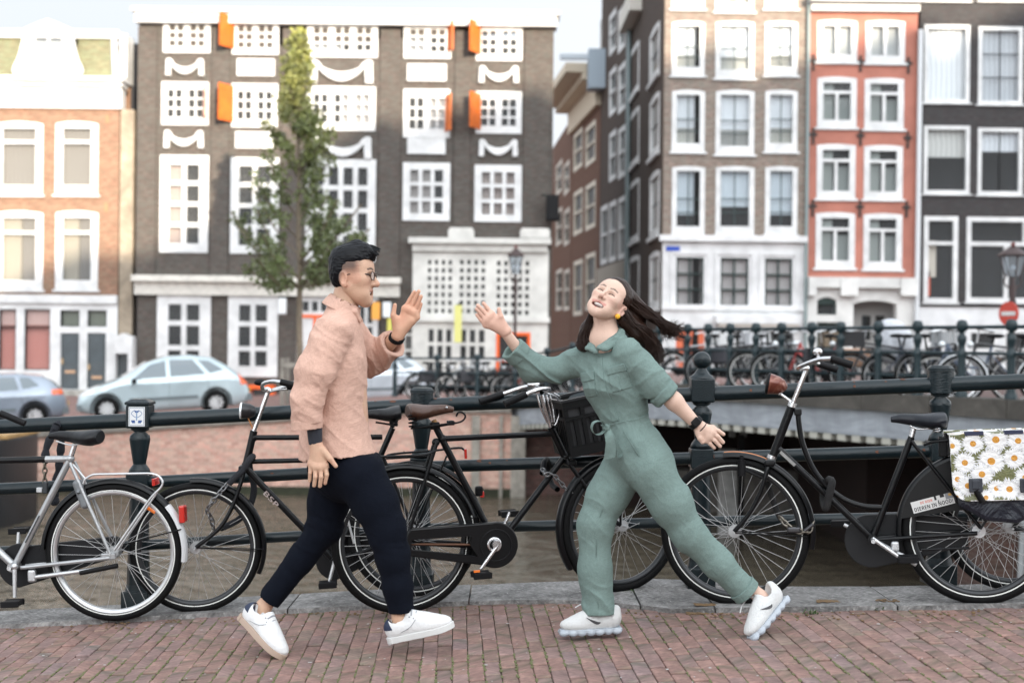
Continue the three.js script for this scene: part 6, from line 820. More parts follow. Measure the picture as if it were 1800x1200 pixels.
// --- 4: black step-through bicycle at the right, facing left
let bike4;
{
  const t = thing('bicycle', 'black step through bicycle with rusty brown lamp at the right', 'bicycle'), B = bikePlane([1293, 1068], [1717, 1067]), q = B.q; B.place(t); bike4 = B;
  const hf = q(1292, 933), hr = q(1720, 932), Rf = hf.y, Rr = hr.y, bb = q(1534, 946), h0 = q(1358, 804), h1 = q(1392, 713);
  const worn = mat([0.75, 0.74, 0.70], 0.5);
  wheel(t, hf, Rf, { tw: 0.0235, rim: M.darkRim }); wheel(t, hr, Rr, { tw: 0.0235, hubR: 0.03, rim: M.darkRim });
  const fr = mesh('frame', merge([cyl(h0, h1, 0.0195, 0.0195, 16), cyl(q(1368, 788), bb, 0.0155, 0.0155, 14), tube([q(1403, 722), q(1405, 745), q(1411, 778), q(1428, 820), q(1452, 852), q(1482, 876), q(1516, 889), q(1552, 892)], 0.0125, 60, 12), cyl(q(1603, 768), bb, 0.0155, 0.0155, 14), ...stay2(q(1602, 774), q(1722, 925), 0.0085, 0.028, 0.055), ...stay2(q(1538, 947), q(1716, 934), 0.0095, 0.03, 0.055), new THREE.CylinderGeometry(0.022, 0.022, 0.076, 12).rotateX(Math.PI / 2).translate(bb.x, bb.y, 0), rbox(q(1403, 724).x, q(1403, 724).y, 0, 0.035, 0.03, 0.03, 0.006)]), M.black, t);
  { const a = q(1372, 794, 0.0157), b = q(1398, 818, 0.0157), m = mesh('worn_patch', boxGeo(0, a.distanceTo(b), -0.007, 0.007, 0, 0.001), mat([0.42, 0.43, 0.44], 0.5, { map: DT }), fr); m.position.copy(a); m.rotation.z = Math.atan2(b.y - a.y, b.x - a.x); }
  mesh('seat_post', cyl(q(1602, 772), q(1607, 752), 0.0125), M.chrome, fr); each('head_ring', [cyl(q(1356, 806), q(1358, 800), 0.023), cyl(q(1392, 715), q(1394, 708), 0.0215)], M.chrome, fr);
  mesh('fork', merge([-1, 1].map(s => tube([q(1352, 812, s * 0.03), q(1347, 832, s * 0.05), q(1338, 862, s * 0.054), q(1322, 895, s * 0.056), q(1306, 917, s * 0.058), q(1291, 934, s * 0.06)], 0.0108, 30, 8)).concat([rbox(q(1354, 812).x, q(1354, 812).y, 0, 0.05, 0.028, 0.12, 0.01)])), M.black, t);
  mesh('mudguard', guardArc(hf, Rf + 0.014, 0.055, R(-14), R(96)), M.black, t); mesh('orange_stripe', guardArc(hf, Rf + 0.0165, 0.016, R(62), R(95)), mat([0.55, 0.2, 0.07], 0.45), t.children[t.children.length - 1]);
  mesh('mudguard', guardArc(hr, Rr + 0.014, 0.055, R(10), R(186)), M.black, t);
  each('guard_stay', [...[-1, 1].map(s => cyl(q(1292, 934, s * 0.06), q(1424, 938, s * 0.03), 0.003)), ...[-1, 1].map(s => cyl(q(1292, 937, s * 0.06), q(1420, 943, s * 0.03), 0.003)), ...[-1, 1].map(s => cyl(q(1620, 966, s * 0.05), q(1705, 963, s * 0.05), 0.006))], M.black, t);
  const hb = mesh('handlebar', merge([cyl(q(1393, 712), q(1419, 648), 0.0118), tube([q(1417, 646, 0), q(1404, 648, 0.05), q(1410, 643, 0.12), q(1440, 632, 0.22), q(1463, 630, 0.27)], 0.0112, 30, 10), tube([q(1417, 646, 0), q(1406, 647, -0.05), q(1412, 642, -0.12), q(1428, 637, -0.22), q(1442, 640, -0.27)], 0.0112, 30, 10), ball(q(1418, 647), 0.016)]), M.chrome, t);
  mesh('grip', cyl(q(1461, 630, 0.27), q(1499, 642, 0.27), 0.0165, 0.0175, 14), M.blackMatte, hb); mesh('grip', cyl(q(1438, 639, -0.27), q(1473, 650, -0.27), 0.0165, 0.0175, 14), M.blackMatte, hb);
  const be = q(1438, 619, 0.12); mesh('bell', merge([lathe([[0, 0.02], [0.012, 0.018], [0.02, 0.01], [0.022, -0.004], [0.012, -0.012], [0, -0.014]], 16).translate(be.x, be.y, be.z), cyl(new V3(be.x, be.y - 0.012, be.z), q(1440, 634, 0.15), 0.007)]), M.chrome, hb);
  const rust = dataTex(256, (u, v) => { const s = clamp(0.5 + 1.1 * tfbm(u, v, 8, 4, 2)), m = Math.pow(s, 2); return [mix(0.42, 0.72, m), mix(0.20, 0.62, m), mix(0.14, 0.57, m)]; });
  const lp = mesh('head_lamp', lathe([[0, -0.062], [0.012, -0.06], [0.03, -0.045], [0.042, -0.02], [0.048, 0.012], [0.049, 0.022]], 24), mat([0.75, 0.6, 0.55], 0.3, { map: rust, metalness: 0.35, clearcoat: 0.4 }), t); lp.position.copy(q(1361, 676)); lp.rotation.z = R(77); mesh('lamp_rim', lathe([[0.049, 0.022], [0.053, 0.024], [0.05, 0.032], [0.04, 0.036], [0, 0.04]], 24), M.blackMatte, lp); mesh('lamp_bracket', merge([cyl(q(1372, 692), q(1391, 706), 0.007), ball(q(1371, 691), 0.011)]), M.chrome, t);
  saddle(t, q(1566, 730), q(1664, 729), mat([0.007, 0.009, 0.014], 0.36, { specularIntensity: 0.7, bump: rep(NT, 6), bs: 0.001 }), { hw: 0.09 }); mesh('saddle_springs', merge([-1, 1].map(s => tube([q(1600, 748, s * 0.018), q(1615, 754, s * 0.02), q(1640, 752, s * 0.04), q(1655, 748, s * 0.05)], 0.004, 16, 6)).concat([-1, 1].map(s => spring(q(1648, 748, s * 0.05), q(1648, 760, s * 0.05), 0.014, 3, 0.0032)))), M.chrome, t);
  const dc = q(1533, 950, -0.06), s = new THREE.Shape(); s.absarc(dc.x, dc.y, 0.118, R(100), R(285), false); const e = q(1700, 934, -0.06); s.lineTo(e.x, e.y - 0.06); s.lineTo(e.x, e.y + 0.06); s.lineTo(q(1576, 907).x, q(1576, 907).y); s.closePath(); mesh('chain_case', extr(s, 0.025, 0.004, 28).translate(0, 0, -0.075), mat([0.018, 0.0185, 0.02], 0.6, { specularIntensity: 0.5 }), t);
  const cr = mesh('crank', merge([cyl(q(1534, 946, 0.055), q(1590, 985, 0.065), 0.010, 0.008), cyl(q(1534, 946, -0.09), q(1484, 922, -0.1), 0.011, 0.009), new THREE.CylinderGeometry(0.01, 0.01, 0.2, 10).rotateX(Math.PI / 2).translate(bb.x, bb.y, 0)]), M.alu, t); pedal(cr, q(1478, 919, -0.14)); pedal(cr, q(1597, 982, 0.10));
  mesh('kickstand', merge([cyl(q(1540, 950, 0.0), q(1585, 975, 0.03), 0.009), cyl(q(1585, 975, 0.03), q(1612, 992, 0.05), 0.012), rbox(q(1574, 960, 0.05).x, q(1574, 960, 0.05).y, 0.05, 0.035, 0.045, 0.03, 0.01)]), M.alu, t);
  // coat guard over the rear wheel, with a sticker
  const cg = new THREE.Shape(), a0 = q(1586, 910), a1 = q(1700, 885); cg.moveTo(a0.x, a0.y); cg.absarc(hr.x, hr.y, Rr + 0.006, Math.atan2(a0.y - hr.y, a0.x - hr.x), R(88), true); cg.lineTo(hr.x, a1.y); cg.lineTo(a1.x, a1.y - 0.02); cg.closePath(); const g1 = mesh('coat_guard', extr(cg, 0.002, 0, 24).translate(0, 0, 0.034), mat([0.014, 0.0145, 0.015], 0.5, { specularIntensity: 0.5, map: VT }), t);
  const st = textPlate('', 0.235, 0.062, '', '#dcdcda', '', (g, w, h) => { g.fillStyle = '#d9694f'; g.font = 'bold 40px sans-serif'; g.textBaseline = 'middle'; g.textAlign = 'center'; g.fillText('DE DIER', w * 0.36, h * 0.26); g.fillStyle = '#15171a'; g.font = 'bold 62px sans-serif'; g.fillText('DIEREN IN NOOD!', w * 0.5, h * 0.72, w * 0.94); g.fillStyle = '#0f1012'; for (const [x, y, a, b] of [[0.56, 0.0, 0.05, 0.34], [0.7, 0.0, 0.1, 0.24], [0.63, 0.4, 0.02, 0.3]]) g.fillRect(x * w, y * h, a * w, b * h); g.fillStyle = '#8a8d92'; g.fillRect(w * 0.82, 0, w * 0.18, h * 0.5); g.fillStyle = '#c59a4a'; g.fillRect(w * 0.9, h * 0.05, w * 0.07, h * 0.22); });
  const s0 = q(1604, 893, 0.0375), s1 = q(1677, 874, 0.0375), sg = mesh('sticker', new THREE.PlaneGeometry(s0.distanceTo(s1), 0.052), st, g1); sg.position.copy(s0.clone().add(s1).multiplyScalar(0.5)); sg.rotation.z = Math.atan2(s1.y - s0.y, s1.x - s0.x);
  mesh('rack', merge([...[-1, 1].map(k => tube([q(1625, 782, k * 0.03), q(1650, 775, k * 0.06), q(1720, 772, k * 0.062), q(1850, 772, k * 0.062)], 0.006, 16, 8)), ...[-1, 1].map(k => cyl(q(1830, 773, k * 0.062), q(1724, 930, k * 0.06), 0.005)), ...[1680, 1730, 1780, 1830].map(x => cyl(q(x, 772, -0.062), q(x, 772, 0.062), 0.0045)), rbox(q(1658, 785).x, q(1658, 785).y, 0.0, 0.035, 0.09, 0.06, 0.006)]), M.black, t);
  mesh('dynamo', merge([cyl(q(1304, 808, 0.045), q(1304, 836, 0.045), 0.019, 0.019, 14), cyl(q(1304, 800, 0.045), q(1304, 808, 0.045), 0.009), cyl(q(1310, 826, 0.045), q(1345, 842, 0.05), 0.006)]), M.blackMatte, t);
  mesh('reflector', rbox(q(1700, 760).x, q(1700, 760).y, -0.02, 0.03, 0.02, 0.05, 0.004), M.amber, t); t.children.pop();
  // daisy-printed pannier bags on the rack
  const pn = thing('pannier_bag', 'white pannier bag printed with daisies on the rear rack of the step through bicycle', 'bag'); B.place(pn);
  const dais = (() => { const c = document.createElement('canvas'); c.width = 1024; c.height = 768; const g = c.getContext('2d'), r = rng(3); g.fillStyle = '#6d7048'; g.fillRect(0, 0, 1024, 768); for (let i = 0; i < 5200; i++) { g.strokeStyle = ['#4c5330', '#8d8a5c', '#5d6638', '#a19a6a', '#3f4728', '#7a6a48'][i % 6]; g.lineWidth = 2; const x = r() * 1024, y = r() * 768, a = r() * 6.3, l = 8 + r() * 18; g.beginPath(); g.moveTo(x, y); g.lineTo(x + l * Math.cos(a), y + l * Math.sin(a)); g.stroke(); }
    const fl0 = [[20, 130, 105], [250, 110, 118], [500, 70, 140], [740, 90, 118], [960, 60, 110], [150, 330, 120], [440, 320, 150], [690, 290, 122], [930, 300, 125], [330, 470, 128], [60, 520, 105], [170, 600, 118], [480, 640, 100], [620, 650, 125], [800, 520, 120], [960, 640, 115], [360, 740, 90], [800, 750, 100], [40, 730, 80], [860, 180, 100]];
    const fl = fl0.map(([x, y, s]) => [x, y, s * 1.22]); for (const [x, y, s] of fl) { const n = 26 + (r() * 8 | 0), o = r() * 6; for (let L = 0; L < 2; L++) for (let k = 0; k < n; k++) { const a = o + (k + L * 0.5) / n * 2 * Math.PI + (r() - 0.5) * 0.12, l = s * (0.82 + 0.18 * r()) * (L ? 0.86 : 1); g.save(); g.translate(x, y); g.rotate(a); g.scale(1, 1); g.fillStyle = L ? '#f4f3f2' : ['#dfdfe3', '#e6e6e8', '#d6d6da'][k % 3]; g.beginPath(); g.moveTo(s * 0.16, -s * 0.04); g.quadraticCurveTo(l * 0.65, -s * 0.14, l, 0); g.quadraticCurveTo(l * 0.65, s * 0.14, s * 0.16, s * 0.04); g.fill(); g.restore(); } g.fillStyle = '#d9962f'; g.beginPath(); g.arc(x, y, s * 0.235, 0, 7); g.fill(); for (let k = 0; k < 90; k++) { const a = r() * 6.3, q2 = Math.sqrt(r()) * s * 0.22; g.fillStyle = ['#e8b14a', '#c47a22', '#f0c568', '#a8631c'][k % 4]; g.fillRect(x + q2 * Math.cos(a), y + q2 * Math.sin(a), 4, 4); } }
    const t2 = new THREE.CanvasTexture(c); t2.colorSpace = THREE.SRGBColorSpace; t2.wrapS = t2.wrapT = THREE.RepeatWrapping; return t2; })();
  const dm = mat([0.86, 0.86, 0.86], 0.42, { map: dais, clearcoat: 0.25, bump: rep(NT, 3), bs: 0.004 });
  const c00 = q(1671, 765, 0.16), c10 = q(1838, 765, 0.16), c01 = q(1676, 880, 0.16), x0 = c00.x, x1 = c10.x, yt = c00.y, yb = c01.y, W = x1 - x0;
  for (const sd of [1, -1]) {
    const f = new THREE.Shape(); f.moveTo(x0, yt); f.lineTo(x0 + 0.004, yb + 0.06); f.quadraticCurveTo(x0 + 0.012, yb, x0 + 0.07, yb - 0.002); f.lineTo(x1 - 0.07, yb); f.quadraticCurveTo(x1 - 0.005, yb, x1, yb + 0.06); f.lineTo(x1, yt); f.closePath();
    const g = extr(f, 0.006, 0.003, 10), uv = g.attributes.uv, ps = g.attributes.position; for (let k = 0; k < uv.count; k++) { uv.setXY(k, (ps.getX(k) - x0) / W, (ps.getY(k) - yb) / (yt - yb)); const nx = (ps.getX(k) - x0) / W, ny = (ps.getY(k) - yb) / (yt - yb); ps.setZ(k, ps.getZ(k) * sd + sd * (0.135 + 0.02 * Math.sin(Math.PI * nx) * (1 - ny * 0.6) + 0.004 * Math.sin(nx * 17 + ny * 5))); } g.computeVertexNormals();
    const fp = mesh('flap', g, dm, pn);
    const bs = new THREE.Shape(); bs.moveTo(x0 + 0.02, yt - 0.03); bs.lineTo(x0 + 0.05, yb - 0.02); bs.lineTo(x0 + 0.14, yb - 0.075); bs.lineTo(x0 + 0.26, yb - 0.09); bs.lineTo(x1 - 0.03, yb - 0.04); bs.lineTo(x1, yt - 0.03); bs.closePath(); const bg = extr(bs, 0.07, 0.02, 6).translate(0, 0, sd > 0 ? 0.05 : -0.12); mesh('bag_body', bg, mat([0.008, 0.011, 0.02], 0.4, { bump: rep(NT, 4), bs: 0.012 }), pn);
    if (sd > 0) for (const px of [1716, 1806]) { const p = q(px, 853, 0.165), b = mesh('buckle', merge([rbox(0, 0, 0, 0.058, 0.062, 0.012, 0.014), rbox(0, 0.004, 0.008, 0.03, 0.04, 0.008, 0.006)]), mat([0.03, 0.035, 0.045], 0.4), fp); b.position.copy(p); const p2 = q(px + 12, 882, 0.16); mesh('strap', merge([cyl(new V3(0, -0.02, 0.0), new V3(p2.x - p.x, p2.y - p.y, -0.005), 0.014, 0.016, 4)]), M.blackMatte, b); }
  }
  { const p = []; const g = new THREE.PlaneGeometry(W, 0.27, 20, 8).rotateX(-Math.PI / 2).translate((x0 + x1) / 2, yt, 0), ps = g.attributes.position; for (let k = 0; k < ps.count; k++) ps.setY(k, ps.getY(k) + 0.006 - 0.012 * Math.abs(ps.getZ(k)) / 0.135 + 0.004 * Math.sin(ps.getX(k) * 30)); g.computeVertexNormals(); mesh('top_panel', g, dm, pn); const bnd = []; for (const [a, b] of [[0.16, 0.36], [0.58, 0.78]]) bnd.push(boxGeo(x0 + W * a, x0 + W * b, yt - 0.004, yt + 0.012, 0.115, 0.146)); each('edge_band', bnd, mat([0.02, 0.025, 0.06], 0.6), pn); }
  const lk = thing('chain_lock', 'worn black sleeved chain lock around the tubes of the step through bicycle', 'lock'); B.place(lk);
  each('sleeve', [tube([q(1457, 842, 0.02), q(1463, 846, 0.045), q(1460, 862, 0.05), q(1456, 878, 0.045), q(1452, 893, 0.035), q(1448, 878, -0.03), q(1450, 855, -0.04), q(1457, 842, 0.02)], 0.0175, 50, 10), tube([q(1350, 846, -0.05), q(1356, 870, -0.05), q(1368, 902, -0.04), q(1376, 915, -0.01)], 0.014, 24, 8)], mat([0.02, 0.02, 0.022], 0.8, { map: DT, bump: rep(NT, 10), bs: 0.004 }), lk);
  mesh('chain', chainLinks([q(1374, 912, 0.02), q(1388, 926, 0.04), q(1404, 933, 0.045), q(1420, 934, 0.04), q(1428, 922, 0.03)], 0.036, 0.005), mat([0.22, 0.2, 0.17], 0.4, { metalness: 0.9 }), lk); mesh('shackle', merge([cyl(q(1415, 933, 0.05), q(1430, 921, 0.05), 0.009), rbox(q(1396, 931, 0.05).x, q(1396, 931, 0.05).y, 0.05, 0.06, 0.026, 0.024, 0.008)]), mat([0.08, 0.08, 0.085], 0.35, { metalness: 0.8 }), lk);
}
// --- 5: bicycle mostly hidden behind the bag at the right edge
{
  const t = thing('bicycle', 'black bicycle hidden behind the daisy bag at the right edge, one wheel showing', 'bicycle'), B = bikePlane([1776, 1042], [2180, 1036]), q = B.q; B.place(t);
  const hr = q(1776, 926), hf = q(2180, 920), R1 = hr.y, bb = q(1920, 948); wheel(t, hr, R1, { tw: 0.021, rim: M.darkRim }); wheel(t, hf, hf.y, { tw: 0.021, rim: M.darkRim });
  mesh('frame', merge([cyl(bb, q(1880, 760), 0.0155), cyl(bb, q(2085, 800), 0.0155), cyl(q(1885, 790), q(2070, 770), 0.014), cyl(q(2090, 815), q(2068, 745), 0.019), ...stay2(q(1884, 790), hr, 0.0085, 0.03, 0.055), ...stay2(bb, hr, 0.0095, 0.03, 0.055)]), M.black, t); mesh('fork', merge(stay2(q(2090, 815), hf, 0.0105, 0.05, 0.055)), M.black, t);
  mesh('mudguard', guardArc(hr, R1 + 0.014, 0.05, R(15), R(170)), M.black, t); saddle(t, q(1925, 738), q(1840, 736), M.blackMatte, {}); mesh('handlebar', merge([cyl(q(2068, 745), q(2050, 660), 0.0115), tube([q(2050, 660, 0), q(2060, 655, 0.15), q(2020, 668, 0.27)], 0.011, 16, 8), tube([q(2050, 660, 0), q(2060, 655, -0.15), q(2020, 668, -0.27)], 0.011, 16, 8)]), M.chrome, t);
}
// ------------------------------------------------------------ bicycles beyond the far railing
function farBike(o) {
  const t = thing('parked_bicycle', o.label, 'bicycle', [0, 0, 0], o.group), c = o.color, Rw = 0.345, m = mat(c, 0.35, { clearcoat: 0.5 }), p = (x, y, z = 0) => new V3(x, y, z), hr = p(-0.54, Rw), hf = p(0.56, Rw), bb = p(-0.08, 0.29), hd = p(0.36, 0.86), h0 = p(0.41, 0.7), st = p(-0.24, 0.82);
  const wo = { lo: true, tw: o.tw || 0.024, stripe: o.stripe || false, rim: o.rim }; wheel(t, hr, Rw, wo); wheel(t, hf, Rw, wo);
  mesh('frame', merge([cyl(bb, st, 0.019, 0.019, 8), o.low ? tube([p(0.37, 0.84), p(0.2, 0.55), p(-0.08, 0.5)], 0.018, 10, 7) : cyl(hd, p(-0.2, 0.78), 0.018, 0.018, 8), cyl(h0, bb, 0.02, 0.02, 8), cyl(h0, hd, 0.022, 0.022, 8), ...stay2(p(-0.2, 0.74), hr, 0.01, 0.03, 0.055), ...stay2(bb, hr, 0.011, 0.03, 0.055)]), m, t);
  mesh('fork', merge(stay2(h0, hf, 0.012, 0.05, 0.055)), m, t); mesh('mudguard', guardArc(hr, Rw + 0.016, 0.06, R(0), R(160), 14), o.guard ? mat(o.guard, 0.5) : M.black, t); mesh('mudguard', guardArc(hf, Rw + 0.016, 0.06, R(30), R(190), 14), o.guard ? mat(o.guard, 0.5) : M.black, t);
  mesh('saddle', merge([new THREE.SphereGeometry(1, 12, 8).scale(0.13, 0.035, 0.08).translate(-0.29, 0.97, 0), cyl(st, p(-0.27, 0.95), 0.015)]), M.blackMatte, t);
  const hb = mesh('handlebar', merge([cyl(hd, p(0.33, 1.06), 0.015), tube([p(0.33, 1.06), p(0.38, 1.08, 0.14), p(0.28, 1.06, 0.27), p(0.12, 1.03, 0.3)], 0.015, 12, 7), tube([p(0.33, 1.06), p(0.38, 1.08, -0.14), p(0.28, 1.06, -0.27), p(0.12, 1.03, -0.3)], 0.015, 12, 7)]), M.alu, t);
  mesh('rack', merge([...[-1, 1].map(s => cyl(p(-0.28, 0.76, s * 0.06), p(-0.8, 0.76, s * 0.06), 0.008)), ...[-1, 1].map(s => cyl(p(-0.74, 0.76, s * 0.06), p(-0.54, Rw, s * 0.06), 0.007))]), M.blackMatte, t);
  const s = new THREE.Shape(); s.absarc(bb.x, bb.y, 0.1, R(80), R(280), true); s.closePath(); mesh('chain_case', extr(poly([[bb.x + 0.08, bb.y + 0.06], [bb.x + 0.08, bb.y - 0.08], [hr.x, hr.y - 0.06], [hr.x, hr.y + 0.06], [bb.x, bb.y + 0.1]]), 0.03, 0.006).translate(0, 0, 0.05), M.blackMatte, t);
  mesh('head_lamp', new THREE.SphereGeometry(0.05, 10, 8).translate(0.45, 0.84, 0), M.glassLens, t);
  if (o.crate) { const g = []; for (const [a, b, cc, d] of [[0.36, 0.72, -0.16, -0.148], [0.36, 0.72, 0.148, 0.16]]) g.push(boxGeo(a, b, 0.80, 1.04, cc, d)); g.push(boxGeo(0.36, 0.372, 0.80, 1.04, -0.147, 0.147), boxGeo(0.708, 0.72, 0.80, 1.04, -0.147, 0.147), boxGeo(0.373, 0.707, 0.80, 0.815, -0.147, 0.147)); mesh('basket', merge(g), mat(o.crate, 0.6), t); }
  if (o.bag) mesh('bag', merge([rbox(-0.58, 0.62, 0.13, 0.38, 0.3, 0.12, 0.05), rbox(-0.58, 0.62, -0.13, 0.38, 0.3, 0.12, 0.05)]), mat(o.bag, 0.6), t);
  if (o.cover) mesh('cover', skin(uni([ell(p(-0.5, 0.86), 0.3, 0.34, 0.2), ell(p(-0.42, 1.12), 0.17, 0.12, 0.12)], 0.12), [-0.9, 0.4, -0.3], [0, 1.35, 0.3], 0.04), mat(o.cover, 0.55, { bump: rep(NT, 2), bs: 0.03 }), t);
  if (o.seat) mesh('child_seat', merge([rbox(-0.52, 0.92, 0, 0.26, 0.1, 0.26, 0.04), rbox(-0.66, 1.1, 0, 0.07, 0.42, 0.28, 0.03)]), mat(o.seat, 0.5), t);
  return t;
}
function putBike(b, px, row, back, yaw, drop = 0) { const h = hit(px, row); b.position.set(h.x + bridgeN.x * back, h.y + 0.0 - drop, h.z + bridgeN.z * back); b.rotation.y = yaw; }
const farRows = farRow;
const specials = [
  [1222, 'black bicycle behind the bridge railing in front of the orange red door', [0.02, 0.02, 0.022], 0.4, { crate: [0.55, 0.56, 0.58] }], [1262, 'pale rimmed black bicycle behind the railing just left of the ball topped post', [0.03, 0.03, 0.035], -0.5, { rim: M.white, bag: [0.05, 0.05, 0.06] }],
  [1305, 'grey bicycle behind the bridge railing right of the ball topped post', [0.2, 0.22, 0.24], 0.25, { rim: M.white, stripe: M.reflex }], [1350, 'bicycle with whitewall tyres behind the bridge railing before the shop window', [0.03, 0.035, 0.045], 0.1, { stripe: M.reflex, low: true, crate: [0.2, 0.15, 0.1] }],
  [1386, 'red bicycle behind the bridge railing above the rusty lamp', [0.42, 0.03, 0.025], 2.6, { low: true, bag: [0.5, 0.3, 0.2] }], [1418, 'black bicycle crowded beside the red one behind the bridge railing', [0.018, 0.018, 0.02], 0.7, { bag: [0.02, 0.02, 0.025] }],
  [1455, 'bicycle under a pale grey rain cover before the dark arched doorway', [0.05, 0.05, 0.06], 2.9, { cover: [0.52, 0.54, 0.58] }], [1500, 'bicycle with black front basket before the arched passage', [0.03, 0.03, 0.035], 3.0, { crate: [0.02, 0.02, 0.022], rim: M.alu }],
  [1548, 'dark blue bicycle with dress guard before the arched passage', [0.035, 0.05, 0.08], 0.2, { crate: [0.35, 0.36, 0.37], low: true }], [1588, 'black bicycle behind the bridge railing below the pale drain pipe', [0.02, 0.02, 0.022], 0.5, {}],
  [1652, 'slate blue bicycle with white wheels behind the bridge railing at right', [0.10, 0.13, 0.19], 2.75, { rim: M.white, stripe: M.white, low: true }], [1703, 'black bicycle with white rear mudguard beside the no-entry sign', [0.02, 0.02, 0.022], 2.8, { guard: [0.7, 0.72, 0.74], seat: [0.55, 0.2, 0.1] }]];
for (const [px, label, color, yaw, o] of specials) putBike(farBike({ label, color, group: 'bicycles parked behind the bridge railing', ...o }), px, bridgeRow, 0.75, yaw);
{
  const proto = [farBike({ label: '', color: [0.02, 0.022, 0.025], rim: M.white, group: 'bicycles parked on the far quay' }), farBike({ label: '', color: [0.03, 0.035, 0.04], low: true, bag: [0.03, 0.03, 0.035], group: 'bicycles parked on the far quay' }), farBike({ label: '', color: [0.35, 0.37, 0.38], crate: [0.6, 0.6, 0.6], rim: M.white, group: 'bicycles parked on the far quay' }), farBike({ label: '', color: [0.50, 0.07, 0.03], crate: [0.5, 0.1, 0.04], group: 'bicycles parked on the far quay' })];
  const seat = [[718, 0, 0.5], [742, 1, 0.2], [764, 2, 0.7], [786, 0, 2.6], [808, 1, 0.4], [826, 0, 0.2], [846, 1, 2.9], [868, 2, 0.5], [890, 3, 0.3], [912, 0, 2.7], [934, 1, 0.5], [958, 1, 0.2], [984, 2, 0.6], [1012, 1, 2.8], [1044, 0, 0.4], [1090, 0, 0.3], [1168, 2, 0.4]], seen = new Set(), what = ['black bicycle with pale rims', 'low black bicycle with dark side bags', 'grey bicycle with white front crate', 'red bicycle with orange crate'], where = ['beside the railing end post', 'next to the end of the bicycle row', 'at the left of the shop front', 'below the left shop window', 'below the yellow banner', 'right of the yellow banner', 'below the middle shop window', 'left of the waving woman hand', 'under the woman raised hand', 'before the orange framed door', 'left of the street lamp foot', 'behind the woman sleeve', 'behind the bright bell of the roadster', 'behind the shoulder of the woman', 'behind the hair of the woman', 'behind the woman near the bridge start', 'left of the orange red door'];
  seat.forEach(([px, k, yaw], i) => { let b = proto[k]; if (seen.has(k)) { b = b.clone(); b.name = numbered('parked_bicycle'); scene.add(b); } seen.add(k); b.userData = { ...b.userData, label: `${what[k]} parked ${where[i]}` }; putBike(b, px, farRows, 0.8, yaw); });
}
// ------------------------------------------------------------ people
const PD = FPX / 409;                                                   // depth of the two walkers
function person(label, px, py) {
  const o = at(px, py, PD), t = thing('person', label, 'person', o.toArray()), J = (x, y, dz = 0) => at(x, y, PD - dz).sub(o);
  return { t, J, o };
}
const chain = (pts, rs, k = 0.02) => uni(pts.slice(0, -1).map((p, i) => cone(p, pts[i + 1], rs[i], rs[i + 1])), k);
// a hand: palm as cones from wrist to each finger root, fingers and thumb as bent chains that stay apart
function handField(J, wrist, roots, fingers, thumb, th = 0.0125) {
  const w = J(...wrist), rt = roots.map(p => J(...p)), palm = uni([...rt.map((p, i) => cone(w, p, 0.0212, th - (i === 3 ? 0.0012 : 0))), ...rt.slice(1).map((p, i) => cone(rt[i], p, th, th))], 0.014);
  const f = fingers.map((q, i) => { const p = [rt[i], ...q.map(a => J(...a))], r0 = [0.0092, 0.0096, 0.0093, 0.0082][i]; return chain(p, [r0 + 0.0015, r0, r0 * 0.9, r0 * 0.74].slice(0, p.length), 0.003); });
  const tp = thumb.map(a => J(...a)), tf = chain(tp, [0.017, 0.0115, 0.0085].slice(0, tp.length), 0.006);
  return (x, y, z) => { let d = palm(x, y, z), e = 1e9; for (const g of f) e = Math.min(e, g(x, y, z)); d = smin(d, e, 0.007); return smin(d, tf(x, y, z), 0.012); };
}
const boundsOf = (pts, m) => [[0, 1, 2].map(i => Math.min(...pts.map(p => p.toArray()[i])) - m), [0, 1, 2].map(i => Math.max(...pts.map(p => p.toArray()[i])) + m)];
